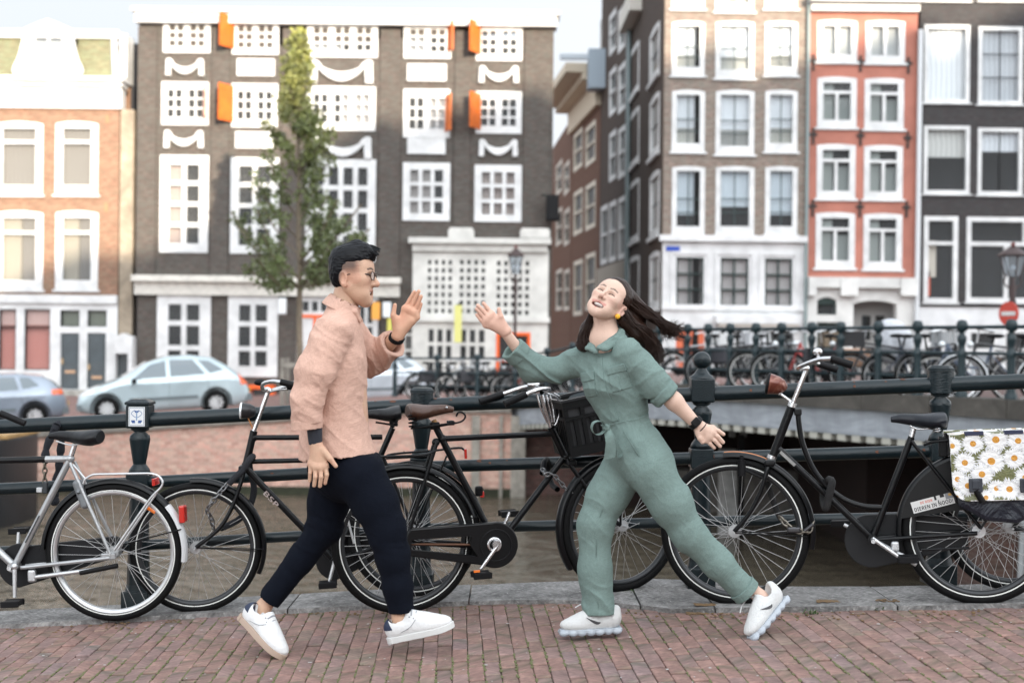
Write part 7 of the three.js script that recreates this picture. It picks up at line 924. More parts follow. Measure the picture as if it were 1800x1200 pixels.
// a head in its own frame: x to the side, y up, z out of the face
function headField(o) {
  const v = (x, y, z) => new V3(x, y, z), L = [];
  L.push(ell(v(0, 0.03, o.back), 0.077, 0.086, 0.086), ell(v(0, 0.034, 0.03), 0.066, 0.058, 0.056), ell(v(0, -0.028, 0.026), 0.060, 0.078, 0.058), cone(v(-0.010, -0.096, 0.070), v(0.010, -0.096, 0.070), 0.0150, 0.0150));
  for (const s of [-1, 1]) L.push(ell(v(s * 0.041, -0.02 + o.smile * 0.004, 0.05), 0.026, 0.026, 0.026 + o.smile * 0.003), cone(v(s * 0.049, -0.048, 0.006), v(s * 0.012, -0.095, 0.060), 0.017, 0.015), ell(v(s * 0.03, -0.066, 0.055), 0.026, 0.026, 0.026));
  const base = uni(L, 0.028), nose = uni([cone(v(0, 0.014, 0.081), v(0, -0.026, 0.1065), 0.0065, 0.0105), cone(v(0.0, -0.028, 0.103), v(0.0, -0.03, 0.09), 0.0095, 0.0095), ...[-1, 1].map(s => cone(v(s * 0.0115, -0.03, 0.092), v(s * 0.010, -0.03, 0.084), 0.0078, 0.0078))], 0.008);
  const brow = uni([-1, 1].map(s => cone(v(s * 0.014, 0.022, 0.078), v(s * 0.044, 0.020, 0.062), 0.0075, 0.006)), 0.004), lipU = uni([cone(v(-o.mw, -0.054, 0.066), v(0, -0.0525, 0.0855), 0.0042, 0.0062), cone(v(o.mw, -0.054, 0.066), v(0, -0.0525, 0.0855), 0.0042, 0.0062)], 0.004), ly = -0.062 - o.open, lipL = uni([cone(v(-o.mw, -0.056, 0.066), v(0, ly, 0.081), 0.0045, 0.0068), cone(v(o.mw, -0.056, 0.066), v(0, ly, 0.081), 0.0045, 0.0068)], 0.005);
  const eyes = [-1, 1].map(s => ell(v(s * 0.031, 0.004, 0.086), 0.0165, 0.008, 0.014)), lids = [-1, 1].map(s => ell(v(s * 0.031, 0.003, 0.0665), 0.0155, 0.0115, 0.0125)), mouth = ell(v(0, (-0.0555 + ly) / 2, 0.082), o.mw * 0.92, Math.max(0.0035, (-0.0555 - ly) * 0.42), 0.02);
  const ears = [-1, 1].map(s => { const fr = frame(v(s * 0.9, 0, 0.35), v(0, 1, -0.12)); const e = ell(v(s * 0.0795, -0.012, -0.012), 0.017, 0.031, 0.008, fr), c = ell(v(s * 0.0875, -0.010, -0.010), 0.0105, 0.021, 0.009, fr), lobe = ell(v(s * 0.0765, -0.037, -0.004), 0.009, 0.009, 0.006, fr); return (x, y, z) => smin(smax(e(x, y, z), -c(x, y, z), 0.004), lobe(x, y, z), 0.006); });
  return (x, y, z) => {
    let d = base(x, y, z); d = smin(d, nose(x, y, z), 0.010); d = smin(d, brow(x, y, z), 0.012);
    for (const e of eyes) d = smax(d, -e(x, y, z), 0.012); for (const e of lids) d = smin(d, e(x, y, z), 0.003);
    d = smin(d, lipU(x, y, z), 0.006); d = smin(d, lipL(x, y, z), 0.006); if (o.open > 0.002) d = smax(d, -mouth(x, y, z), 0.003);
    for (const e of ears) d = smin(d, e(x, y, z), 0.006); return d;
  };
}
const seg1 = (x, y, ax, ay, bx, by) => { const dx = bx - ax, dy = by - ay, t = clamp(((x - ax) * dx + (y - ay) * dy) / (dx * dx + dy * dy)); return Math.hypot(x - ax - dx * t, y - ay - dy * t); };
function headColor(o) {                                                // skin tones, lips, brows and lashes by place on the face
  const ly = -0.062 - o.open;
  return (x, y, z) => {
    const c = [...o.skin], ax = Math.abs(x), m = (t, k) => { for (let i = 0; i < 3; i++) c[i] = mix(c[i], t[i], k); };
    const n = 1 + 0.06 * fbm(x * 60, y * 60, z * 60, 3); for (let i = 0; i < 3; i++) c[i] *= n;
    m(o.blush, 0.35 * smooth(0.035, 0.0, Math.hypot(ax - 0.042, y + 0.022, (z - 0.06) * 0.5))); m(o.blush, 0.4 * smooth(0.02, 0.006, Math.hypot(x, y + 0.028, z - 0.105)));
    if (ax > 0.07) m(o.blush, 0.35);
    if (z > 0.055) {
      const lu = ax < o.mw + 0.004 ? Math.abs(y - mix(-0.0525, -0.054, ax / o.mw)) : 1, ll = ax < o.mw + 0.004 ? Math.abs(y - mix(ly, -0.056, ax / o.mw)) : 1; m(o.lip, 0.8 * smooth(0.0065, 0.0035, Math.min(lu, ll)) * smooth(0.052, 0.060, z));
      if (o.open > 0.002 && ax < o.mw * 0.95 && y < -0.055 && y > ly + 0.003 && z < 0.078) m([0.10, 0.02, 0.018], 0.9);
      m([0.02, 0.014, 0.012], o.browK * smooth(0.0055, 0.002, seg1(ax, y, 0.014, 0.0275, 0.03, 0.0325) * 1.0) + 0.0); m([0.02, 0.014, 0.012], o.browK * smooth(0.005, 0.002, seg1(ax, y, 0.03, 0.0325, 0.046, 0.0285)));
      m([0.012, 0.009, 0.008], 0.95 * smooth(0.0035, 0.0018, Math.abs(y - (0.0035 + 0.004 * (1 - Math.pow((ax - 0.031) / 0.015, 2)))) + Math.max(0, Math.abs(ax - 0.031) - 0.0145)));
      m([0.06, 0.02, 0.016], 0.7 * smooth(0.005, 0.003, Math.hypot(ax - 0.0075, (y + 0.0365) * 1.2, (z - 0.098) * 0.6)));
    }
    if (o.extra) o.extra(x, y, z, c, m);
    return c;
  };
}
function placeHead(field, color, sc, M4, h) { const g = skin(field, [-0.105, -0.135, -0.115], [0.105, 0.13, 0.125], h, color); g.scale(sc, sc, sc); g.applyMatrix4(M4); return g; }
const skinM = mat([1, 1, 1], 0.46, { vertexColors: true, sheen: 0.15, specularIntensity: 0.6, bump: rep(NT, 30), bs: 0.001 });
const clothN = dataTex(256, (u, v) => 0.5 + 0.22 * Math.sin(u * 2 * Math.PI * 64) + 0.22 * Math.sin(v * 2 * Math.PI * 64) + 0.5 * tfbm(u, v, 30, 3, 2), false);
const linenT = dataTex(512, (u, v) => { const s = 0.95 + 0.05 * tfbm(u * 1, v, 8, 4, 3) + 0.06 * tnoise(u, v, 90, 2); return [s, s, s]; });
// creases of cloth: thin ridges that run across the direction (dx, dy)
const fold = (x, y, z, dx, dy, f, seed) => { const t = x * dx + y * dy, s = -x * dy + y * dx, w = noise(s * 4 + seed, t * 4, z * 4) * 0.35; const a = 1 - Math.abs(noise(t * f * 0.22 + w * 3 + seed, s * f * 0.055, z * f * 0.075)) * 2.2, b = 1 - Math.abs(noise(t * f * 0.5 + seed * 3, s * f * 0.13 + w, z * f * 0.16)) * 2.2; return Math.pow(clamp(a), 2.2) + 0.35 * Math.pow(clamp(b), 2); };

// --- the man in pink linen
{
  const { t, J, o } = person('man in pink linen shirt and dark trousers striding right with palm raised', 640, 1139);
  const N = new V3(1, -0.02, 0.10).normalize(), U = new V3(0.02, 1, 0).addScaledVector(N, -new V3(0.02, 1, 0).dot(N)).normalize(), X = new V3().crossVectors(U, N), SC = 1.10, hc = J(616, 486, 0), HM = new THREE.Matrix4().makeBasis(X, U, N).setPosition(hc);
  const toHead = p => p.clone().sub(hc).applyMatrix4(new THREE.Matrix4().makeBasis(X, U, N).transpose()).divideScalar(SC), inW = (x, y, z) => new V3(x, y, z).multiplyScalar(SC).applyMatrix4(HM);
  const tone = [0.56, 0.35, 0.245], ho = { back: -0.002, smile: 1, mw: 0.029, open: 0.013, skin: tone, blush: [0.55, 0.24, 0.17], lip: [0.47, 0.23, 0.18], browK: 0.85 };
  ho.extra = (x, y, z, c, m) => { const side = smooth(0.045, 0.062, Math.abs(x)); m([0.05, 0.038, 0.034], 0.85 * side * smooth(-0.004, 0.04, y + 0.35 * (z < 0 ? -z : 0)) * smooth(0.066, 0.022, z + 0.008 * noise(y * 90, z * 30, 1))); m([0.03, 0.025, 0.022], smooth(-0.012, -0.03, z) * smooth(-0.06, -0.035, y) * 0.9); };
  const head = placeHead(headField(ho), headColor(ho), SC, HM, 0.0034);
  // the body under the clothes
  const nb = J(602, 562), sh = [J(588, 586, 0.17), J(608, 590, -0.17)], el = [J(548, 676, 0.235), J(655, 632, -0.25)], wr = [J(554, 776, 0.215), J(699, 590, -0.09)], hip = [J(628, 842, 0.09), J(592, 842, -0.09)], kn = [J(680, 935, 0.1), J(566, 932, -0.09)], an = [J(704, 1088, 0.09), J(462, 1068, -0.075)];
  const body = uni([cone(J(610, 512), J(601, 565), 0.056, 0.064), cone(nb, J(600, 640), 0.075, 0.10), cone(J(600, 640), J(606, 800), 0.10, 0.11), cone(nb, sh[0], 0.05, 0.045), cone(nb, sh[1], 0.05, 0.045), cone(sh[0], el[0], 0.046, 0.04), cone(el[0], wr[0], 0.042, 0.0295), cone(sh[1], el[1], 0.046, 0.04), cone(el[1], wr[1], 0.042, 0.0265), cone(J(606, 800), hip[0], 0.10, 0.085), cone(J(606, 800), hip[1], 0.10, 0.075), cone(hip[0], kn[0], 0.08, 0.055), cone(kn[0], an[0], 0.05, 0.033), cone(an[0], J(708, 1108, 0.09), 0.034, 0.03), cone(hip[1], kn[1], 0.075, 0.052), cone(kn[1], an[1], 0.045, 0.032), cone(an[1], J(458, 1098, -0.06), 0.033, 0.028)], 0.02);
  const [lo, hi] = boundsOf([J(600, 500, 0.28), J(455, 1115, -0.3), J(725, 800)], 0.06), skinC = (x, y, z) => { const n = 1 + 0.10 * fbm(x * 40, y * 40, z * 40, 3), k = 0.10 * noise(x * 25 + 3, y * 25, z * 25); return [tone[0] * n, tone[1] * (n - k), tone[2] * (n - k)]; };
  const tat = (x, y, z) => { const c = skinC(x, y, z), a = J(0, 771).y, b = J(0, 752).y; if (z > 0.1 && y > a - 0.006 + 0.006 * Math.sin(x * 400) && y < b + 0.03 && x < J(625, 0).x) return [0.028, 0.032, 0.042]; return c; };
  const bodyG = skin(body, lo, hi, 0.0085, tat);
  const h1 = handField(J, [555, 780, 0.215], [[571, 818, 0.222], [563, 821, 0.228], [554, 820, 0.228], [546, 815, 0.222]], [[[574, 834, 0.23], [571, 849, 0.222]], [[564, 838, 0.238], [562, 854, 0.228]], [[554, 838, 0.238], [552, 853, 0.228]], [[545, 831, 0.23], [544, 845, 0.222]]], [[566, 790, 0.222], [580, 806, 0.232], [590, 819, 0.232]]);
  const b1 = boundsOf([J(555, 770, 0.22), J(592, 858, 0.22), J(540, 840, 0.22)], 0.035), g1 = skin(h1, ...b1, 0.0028, skinC);
  const palmC = (x, y, z) => { const c = skinC(x, y, z); return [c[0] * 1.14, c[1] * 1.02, c[2] * 1.0]; };
  const h2 = handField(J, [699, 590, -0.09], [[712, 542, -0.075], [720, 544, -0.072], [727, 549, -0.074], [732, 557, -0.08]], [[[720, 527, -0.07], [728, 513, -0.062]], [[728, 528, -0.066], [736, 512, -0.056]], [[734, 535, -0.068], [740, 521, -0.06]], [[736, 546, -0.076], [740, 534, -0.07]]], [[697, 573, -0.08], [691, 554, -0.06], [694, 536, -0.058]], 0.0135), heel = uni([cone(J(700, 582, -0.085), J(722, 563, -0.078), 0.02, 0.018), cone(J(699, 576, -0.078), J(697, 560, -0.07), 0.017, 0.014)], 0.012), h2b = (x, y, z) => smin(h2(x, y, z), heel(x, y, z), 0.014);
  const b2 = boundsOf([J(690, 600, -0.09), J(742, 510, -0.06)], 0.04), g2 = skin(h2b, ...b2, 0.0028, palmC);
  mesh('body', merge([bodyG, head, g1, g2]), skinM, t);
  mesh('teeth', skin(ell(new V3(0, -0.061, 0.066), 0.0255, 0.0075, 0.0165), [-0.03, -0.075, 0.045], [0.03, -0.045, 0.085], 0.0025).scale(SC, SC, SC).applyMatrix4(HM), mat([0.78, 0.75, 0.70], 0.3), t);
  // hair
  const hairF = uni([ell(J(619, 455, 0), 0.098, 0.068, 0.086), ell(J(601, 474, 0), 0.056, 0.09, 0.082), cone(J(628, 437, 0.0), J(654, 444, 0.01), 0.040, 0.022), cone(J(640, 440, 0.03), J(652, 446, 0.03), 0.03, 0.016), cone(J(640, 440, -0.03), J(652, 446, -0.03), 0.03, 0.016)], 0.02), faceCut = uni([ell(toW(640, 497), 0.073, 0.090, 0.12), ell(J(646, 470, 0), 0.036, 0.034, 0.13)], 0.02);
  function toW(a, b) { return J(a, b, 0); }
  const eCut = (x, y, z) => Math.min(faceCut(x, y, z), uni([cone(J(628, 474, 0.11), J(630, 474, -0.11), 0.030, 0.030), cone(J(616, 492, 0.11), J(616, 492, -0.11), 0.026, 0.026)], 0.03)(x, y, z));
  const nape = half(J(592, 509), new V3(-0.35, -1, 0)), hb = boundsOf([J(576, 424, 0.1), J(672, 512, -0.1)], 0.015);
  mesh('hair', skin((x, y, z) => smax(smax(hairF(x, y, z) + 0.0018 * noise(x * 28, y * 70, z * 90) + 0.0022 * noise(x * 30, y * 110, z * 170), -eCut(x, y, z), 0.008), nape(x, y, z), 0.01), ...hb, 0.0034), mat([0.0035, 0.0038, 0.0055], 0.45, { specularIntensity: 0.4 }), t);
  { // short strands over the top and the fringe
    const r = rng(41), st = []; for (let i = 0; i < 240; i++) { const z = (r() - 0.5) * 0.10, f = r(), x0 = 592 + 46 * f, lift = 3 * r(), zz = Math.abs(z) / 0.075, top = 427 + 26 * zz * zz + 12 * Math.pow(Math.abs(x0 - 618) / 40, 2); const a = J(x0, top + 4, z), b = J(x0 + 14, top - 1 - lift + 4 * f, z * 1.02), c = J(x0 + 27 + 6 * r(), top + 4 + 4 * f + 3 * r(), z * 1.0); st.push(tube([a, b, c], 0.0013 + 0.0009 * r(), 6, 4)); }
    mesh('strands', merge(st), t.children[t.children.length - 1].material, t.children[t.children.length - 1]); }
  // glasses, plug earring
  const gl = []; for (const s of [-1, 1]) { const c = inW(s * 0.031, 0.003, 0.094), ring = new THREE.TorusGeometry(0.0225, 0.0024, 6, 24).scale(1, 0.82, 1).rotateY(s * 0.14); ring.applyMatrix4(new THREE.Matrix4().makeBasis(X, U, N)); gl.push(ring.translate(c.x, c.y, c.z)); gl.push(cyl(inW(s * 0.052, 0.009, 0.088), inW(s * 0.074, 0.006, 0.01), 0.0034, 0.003, 6), cyl(inW(s * 0.074, 0.006, 0.01), inW(s * 0.076, -0.004, -0.014), 0.0024, 0.002, 6)); } gl.push(cyl(inW(-0.011, 0.008, 0.1), inW(0.011, 0.008, 0.1), 0.0018));
  const gm = mesh('glasses', merge(gl), mat([0.05, 0.025, 0.014], 0.3), t); for (const s of [-1, 1]) { const c = inW(s * 0.031, 0.003, 0.094), g = new THREE.CircleGeometry(0.0215, 20).scale(1, 0.82, 1).rotateY(s * 0.14).applyMatrix4(new THREE.Matrix4().makeBasis(X, U, N)); mesh('lens', g.translate(c.x, c.y, c.z), mat([0.95, 0.97, 0.98], 0.03, { transmission: 0.95, thickness: 0 }), gm); }
  const ep = inW(0.0815, -0.037, -0.003); mesh('ear_plug', new THREE.CylinderGeometry(0.0062, 0.0062, 0.006, 16).rotateX(Math.PI / 2).translate(ep.x, ep.y, ep.z + 0.009), M.black, t);
  // linen shirt
  const shirtM = mat([0.655, 0.42, 0.335], 0.9, { map: rep(linenT, 3), bump: rep(NT, 9), bs: 0.002, specularIntensity: 0.3 });
  const fr = [new V3(0, 0, 1), new V3(0, 1, 0), new V3(1, 0, 0)], ob = J(0, 812), row = (py, x0, x1, rz) => { const a = J(x0, py), b = J(x1, py); return [a.y - ob.y, 0, (a.x + b.x) / 2 - ob.x, rz, (b.x - a.x) / 2]; }, org = new V3(ob.x, ob.y, 0);
  const torso = loft(org, fr, [row(818, 525, 667, 0.184), row(790, 527, 658, 0.180), row(760, 532, 647, 0.176), row(700, 540, 640, 0.172), row(640, 542, 641, 0.182), row(596, 548, 637, 0.183), row(570, 556, 634, 0.16), row(548, 570, 630, 0.095), row(532, 576, 628, 0.078)]);
  const slN = chain([J(584, 588, 0.16), J(553, 655, 0.225), J(541, 700, 0.235), J(539, 752, 0.225)], [0.085, 0.069, 0.0605, 0.060], 0.03), slF = chain([J(610, 592, -0.15), J(652, 632, -0.25), J(697, 600, -0.115)], [0.085, 0.066, 0.054], 0.035);
  const cutN = half(J(540, 746, 0.225), new V3(0.12, -1, 0)), inN = cone(J(541, 725, 0.225), J(539, 765, 0.222), 0.042, 0.056), fd = J(697, 600, -0.115).sub(J(652, 632, -0.25)).normalize(), cutF = half(J(691, 604, -0.13), fd), inF = cone(J(682, 611, -0.165), J(699, 597, -0.105), 0.034, 0.050);
  const hemY = x => J(0, 806).y - 0.010 * Math.sin((x - J(560, 0).x) * 22) + 0.014 * smooth(J(600, 0).x, J(660, 0).x, x), neckHole = cone(J(603, 520), J(601, 552), 0.066, 0.060), inner = loft(org, fr, [row(840, 528, 669, 0.183), row(800, 529, 663, 0.18), row(775, 560, 620, 0.1)]);
  const shirtF = (x, y, z) => {
    const w = 0.0022 * noise(x * 22 + 4 * noise(y * 7, z * 5, 1), y * 11, z * 20) + 0.0014 * noise(x * 48, y * 30, z * 48 + 7) + 0.0008 * noise(x * 90, y * 70, z * 90);
    let d = smin(torso(x, y, z) - 0.010 * fold(x, y, z, 0.6, 0.8, 26, 2) * smooth(J(0, 560).y, J(0, 640).y, y), smax(smax(slN(x, y, z) - 0.009 * fold(x, y, z, 0.5, 0.9, 34, 5), cutN(x, y, z), 0.006), -inN(x, y, z), 0.006), 0.022);
    d = smin(d, smax(smax(slF(x, y, z) - 0.010 * fold(x, y, z, 1, 0.3, 60, 9), cutF(x, y, z), 0.006), -inF(x, y, z), 0.006), 0.03);
    d += w; d = smax(d, hemY(x) - y, 0.006); d = smax(d, -inner(x, y, z), 0.006); return smax(d, -neckHole(x, y, z), 0.01);
  };
  const [sl, shh] = boundsOf([J(510, 820, 0.33), J(712, 515, -0.36)], 0.02); const shirt = mesh('shirt', skin(shirtF, sl, shh, 0.0058), shirtM, t);
  const cA = new V3(0.44, 0.9, 0).normalize(), cO = J(603, 537), cfr = [new V3(0, 0, 1), cA, new V3().crossVectors(new V3(0, 0, 1), cA).normalize()]; const outer = loft(cO, cfr, [[-0.030, 0, 0.0, 0.090, 0.088], [0.0, 0, 0, 0.081, 0.081], [0.026, 0, 0, 0.075, 0.073]]), inn = loft(cO, cfr, [[-0.06, 0, 0, 0.078, 0.077], [0.0, 0, 0, 0.074, 0.073], [0.06, 0, 0, 0.068, 0.065]]);
  const tips = uni([cone(J(624, 548, 0.05), J(633, 566, 0.035), 0.013, 0.006), cone(J(624, 548, -0.05), J(636, 564, -0.03), 0.013, 0.006)], 0.01);
  mesh('collar', skin((x, y, z) => smin(smax(outer(x, y, z), -inn(x, y, z), 0.003), tips(x, y, z), 0.012) + 0.001 * noise(x * 60, y * 60, z * 60), ...boundsOf([J(566, 510, 0.1), J(642, 574, -0.1)], 0.02), 0.004), shirtM, shirt);
  // cuff band on the near sleeve
  const cb = (x, y, z) => Math.max(slN(x, y, z) - 0.0045, Math.abs(y - J(0, 737).y - (x - J(540, 0).x) * 0.12) - 0.021, -(slN(x, y, z) + 0.004)); mesh('cuff', skin((x, y, z) => cb(x, y, z) + 0.0012 * noise(x * 50, y * 50, z * 50), ...boundsOf([J(508, 752, 0.3), J(572, 718, 0.14)], 0.015), 0.0045), shirtM, shirt);
  // dark trousers
  const trM = mat([0.0045, 0.0062, 0.0115], 0.9, { bump: rep(clothN, 4), bs: 0.0012, specularIntensity: 0.2 });
  const legN = chain([J(632, 838, 0.085), J(660, 885, 0.095), J(679, 930, 0.1), J(690, 980, 0.1), J(699, 1030, 0.095), J(706, 1082, 0.09)], [0.113, 0.092, 0.077, 0.066, 0.057, 0.053], 0.04), legF = chain([J(590, 838, -0.085), J(577, 885, -0.09), J(570, 928, -0.09), J(528, 983, -0.085), J(468, 1060, -0.075)], [0.113, 0.086, 0.070, 0.057, 0.052], 0.03), seat = uni([ell(J(608, 822), 0.166, 0.1, 0.165), cone(J(605, 790), J(607, 830), 0.12, 0.13)], 0.05);
  const cN = half(J(706, 1076, 0.09), new V3(0.07, -1, 0)), fdir = J(468, 1060, -0.075).sub(J(528, 983, -0.085)).normalize(), cF = half(J(471, 1056, -0.075), fdir), iN = cone(J(703, 1060, 0.09), J(708, 1095, 0.09), 0.036, 0.052), iF = cone(J(480, 1045, -0.077), J(462, 1068, -0.074), 0.034, 0.051);
  const trF = (x, y, z) => { const kneeF = smooth(0.12, 0, Math.abs(y - J(0, 930).y)); const a = smax(smax(legN(x, y, z) - 0.0055 * fold(x, y, z, 0.35, 1, 50, 3) * (0.25 + kneeF), cN(x, y, z), 0.005), -iN(x, y, z), 0.005), b = smax(smax(legF(x, y, z) - 0.006 * fold(x, y, z, 0.7, 0.8, 55, 8) * (0.3 + kneeF), cF(x, y, z), 0.005), -iF(x, y, z), 0.005); let d = smin(a, b, 0.025); d = smin(d, seat(x, y, z), 0.03) + 0.002 * noise(x * 30, y * 16, z * 30); return smax(d, y - J(0, 788).y, 0.01); };
  mesh('trousers', skin(trF, ...boundsOf([J(445, 1100, 0.24), J(735, 785, -0.24)], 0.03), 0.0062), trM, t);
  // leather bracelet on the raised wrist
  { const a = J(697, 594, -0.1), ax = J(700, 584, -0.085).sub(J(690, 604, -0.14)).normalize(), q = new THREE.Quaternion().setFromUnitVectors(new V3(0, 0, 1), ax), br = []; for (let i = 0; i < 3; i++) { const g = new THREE.TorusGeometry(0.032, 0.0042, 8, 26).scale(1, 0.9, 1).applyQuaternion(q); const p = a.clone().addScaledVector(ax, (i - 1) * 0.0065); br.push(g.translate(p.x, p.y, p.z)); } mesh('bracelet', merge(br), M.blackMatte, t); const st = J(712, 597, -0.09); mesh('bracelet_end', cyl(J(701, 599, -0.075), st, 0.004, 0.001), M.blackMatte, t); }
  // white sneakers
  const v = (x, y, z) => new V3(x, y, z), solePlan = (x, z) => { const w = x < 0.06 ? mix(0.024, 0.034, Math.sqrt(clamp(x / 0.06))) * (x < 0.03 ? Math.sqrt(clamp(1 - Math.pow((0.03 - x) / 0.031, 2))) * 1.2 + 0.0 : 1.06) : x < 0.2 ? mix(0.036, 0.048, smooth(0.06, 0.2, x)) : 0.048 * Math.sqrt(clamp(1 - Math.pow((x - 0.2) / 0.098, 2))); return Math.abs(z) - w; };
  const soleF = (x, y, z) => Math.max(solePlan(x, z) * 0.8, -y + 0.35 * Math.pow(Math.max(0, x - 0.23), 2) * 10 * 0.35, y - 0.027 - 0.35 * Math.pow(Math.max(0, x - 0.23), 2) * 10 * 0.35, -x - 0.002, x - 0.299);
  const upF = (() => { const f = uni([ell(v(0.215, 0.036, 0), 0.078, 0.038, 0.045), ell(v(0.135, 0.052, 0), 0.10, 0.048, 0.039), ell(v(0.048, 0.056, 0), 0.048, 0.05, 0.0345), cone(v(0.185, 0.062, 0), v(0.118, 0.108, 0), 0.021, 0.019)], 0.03), hole = uni([cone(v(0.055, 0.13, 0), v(0.062, 0.075, 0), 0.034, 0.026), cone(v(0.095, 0.14, 0), v(0.09, 0.09, 0), 0.026, 0.018)], 0.02); return (x, y, z) => smax(smax(f(x, y, z) + 0.0009 * noise(x * 70, y * 70, z * 70), 0.02 - y, 0.004), -hole(x, y, z), 0.006); })();
  const sneaker = (hx, dir, up, side) => {
    const Xd = dir.clone().normalize(), Zd = new V3().crossVectors(Xd, up).normalize(), Yd = new V3().crossVectors(Zd, Xd), m = new THREE.Matrix4().makeBasis(Xd, Yd, Zd).setPosition(hx);
    const s = mesh('shoe', skin(upF, [-0.02, 0, -0.06], [0.31, 0.14, 0.06], 0.0042).applyMatrix4(m), mat([0.66, 0.66, 0.66], 0.5, { bump: rep(NT, 20), bs: 0.001 }), t);
    mesh('sole', skin(soleF, [-0.02, -0.02, -0.06], [0.31, 0.06, 0.06], 0.0036).applyMatrix4(m), mat(side ? [0.60, 0.60, 0.59] : [0.40, 0.30, 0.235], 0.6), s);
    mesh('heel_tab', skin((x, y, z) => Math.max(upF(x, y, z) - 0.0022, -upF(x, y, z) - 0.004, x - 0.036 + (y - 0.08) * 0.4, 0.058 - y), [-0.02, 0.04, -0.05], [0.06, 0.13, 0.05], 0.003).applyMatrix4(m), mat([0.012, 0.022, 0.055], 0.5), s);
    const lc = []; for (let i = 0; i < 5; i++) { const x = 0.135 + i * 0.018, y = 0.110 - i * 0.0100; lc.push(tube([v(x, y - 0.012, -0.026), v(x + 0.003, y + 0.004, -0.012), v(x + 0.003, y + 0.006, 0.012), v(x, y - 0.012, 0.026)], 0.0036, 10, 5)); } mesh('laces', merge(lc).applyMatrix4(m), mat([0.30, 0.31, 0.33], 0.8), s);
    const ey = []; for (const k of [-1, 1]) for (let i = 0; i < 6; i++) { const x = 0.126 + i * 0.0165, y = 0.096 - i * 0.0095; ey.push(new THREE.SphereGeometry(0.0032, 6, 5).translate(x, y, k * (0.029 + i * 0.0012))); } ey.push(tube([v(0.075, 0.04, 0.0365), v(0.12, 0.055, 0.040), v(0.15, 0.08, 0.036)], 0.0011, 10, 4)); mesh('eyelets', merge(ey).applyMatrix4(m), mat([0.22, 0.23, 0.25], 0.6), s).userData.kind = 'stuff';
  };
  sneaker(J(682, 1131, 0.09), J(800, 1104, 0.13).sub(J(682, 1131, 0.09)), new V3(0, 1, 0.05), true);
  sneaker(J(419, 1085, -0.05), J(480, 1147, 0.055).sub(J(419, 1085, -0.05)), new V3(0.5, 1, 0.0), false);
}
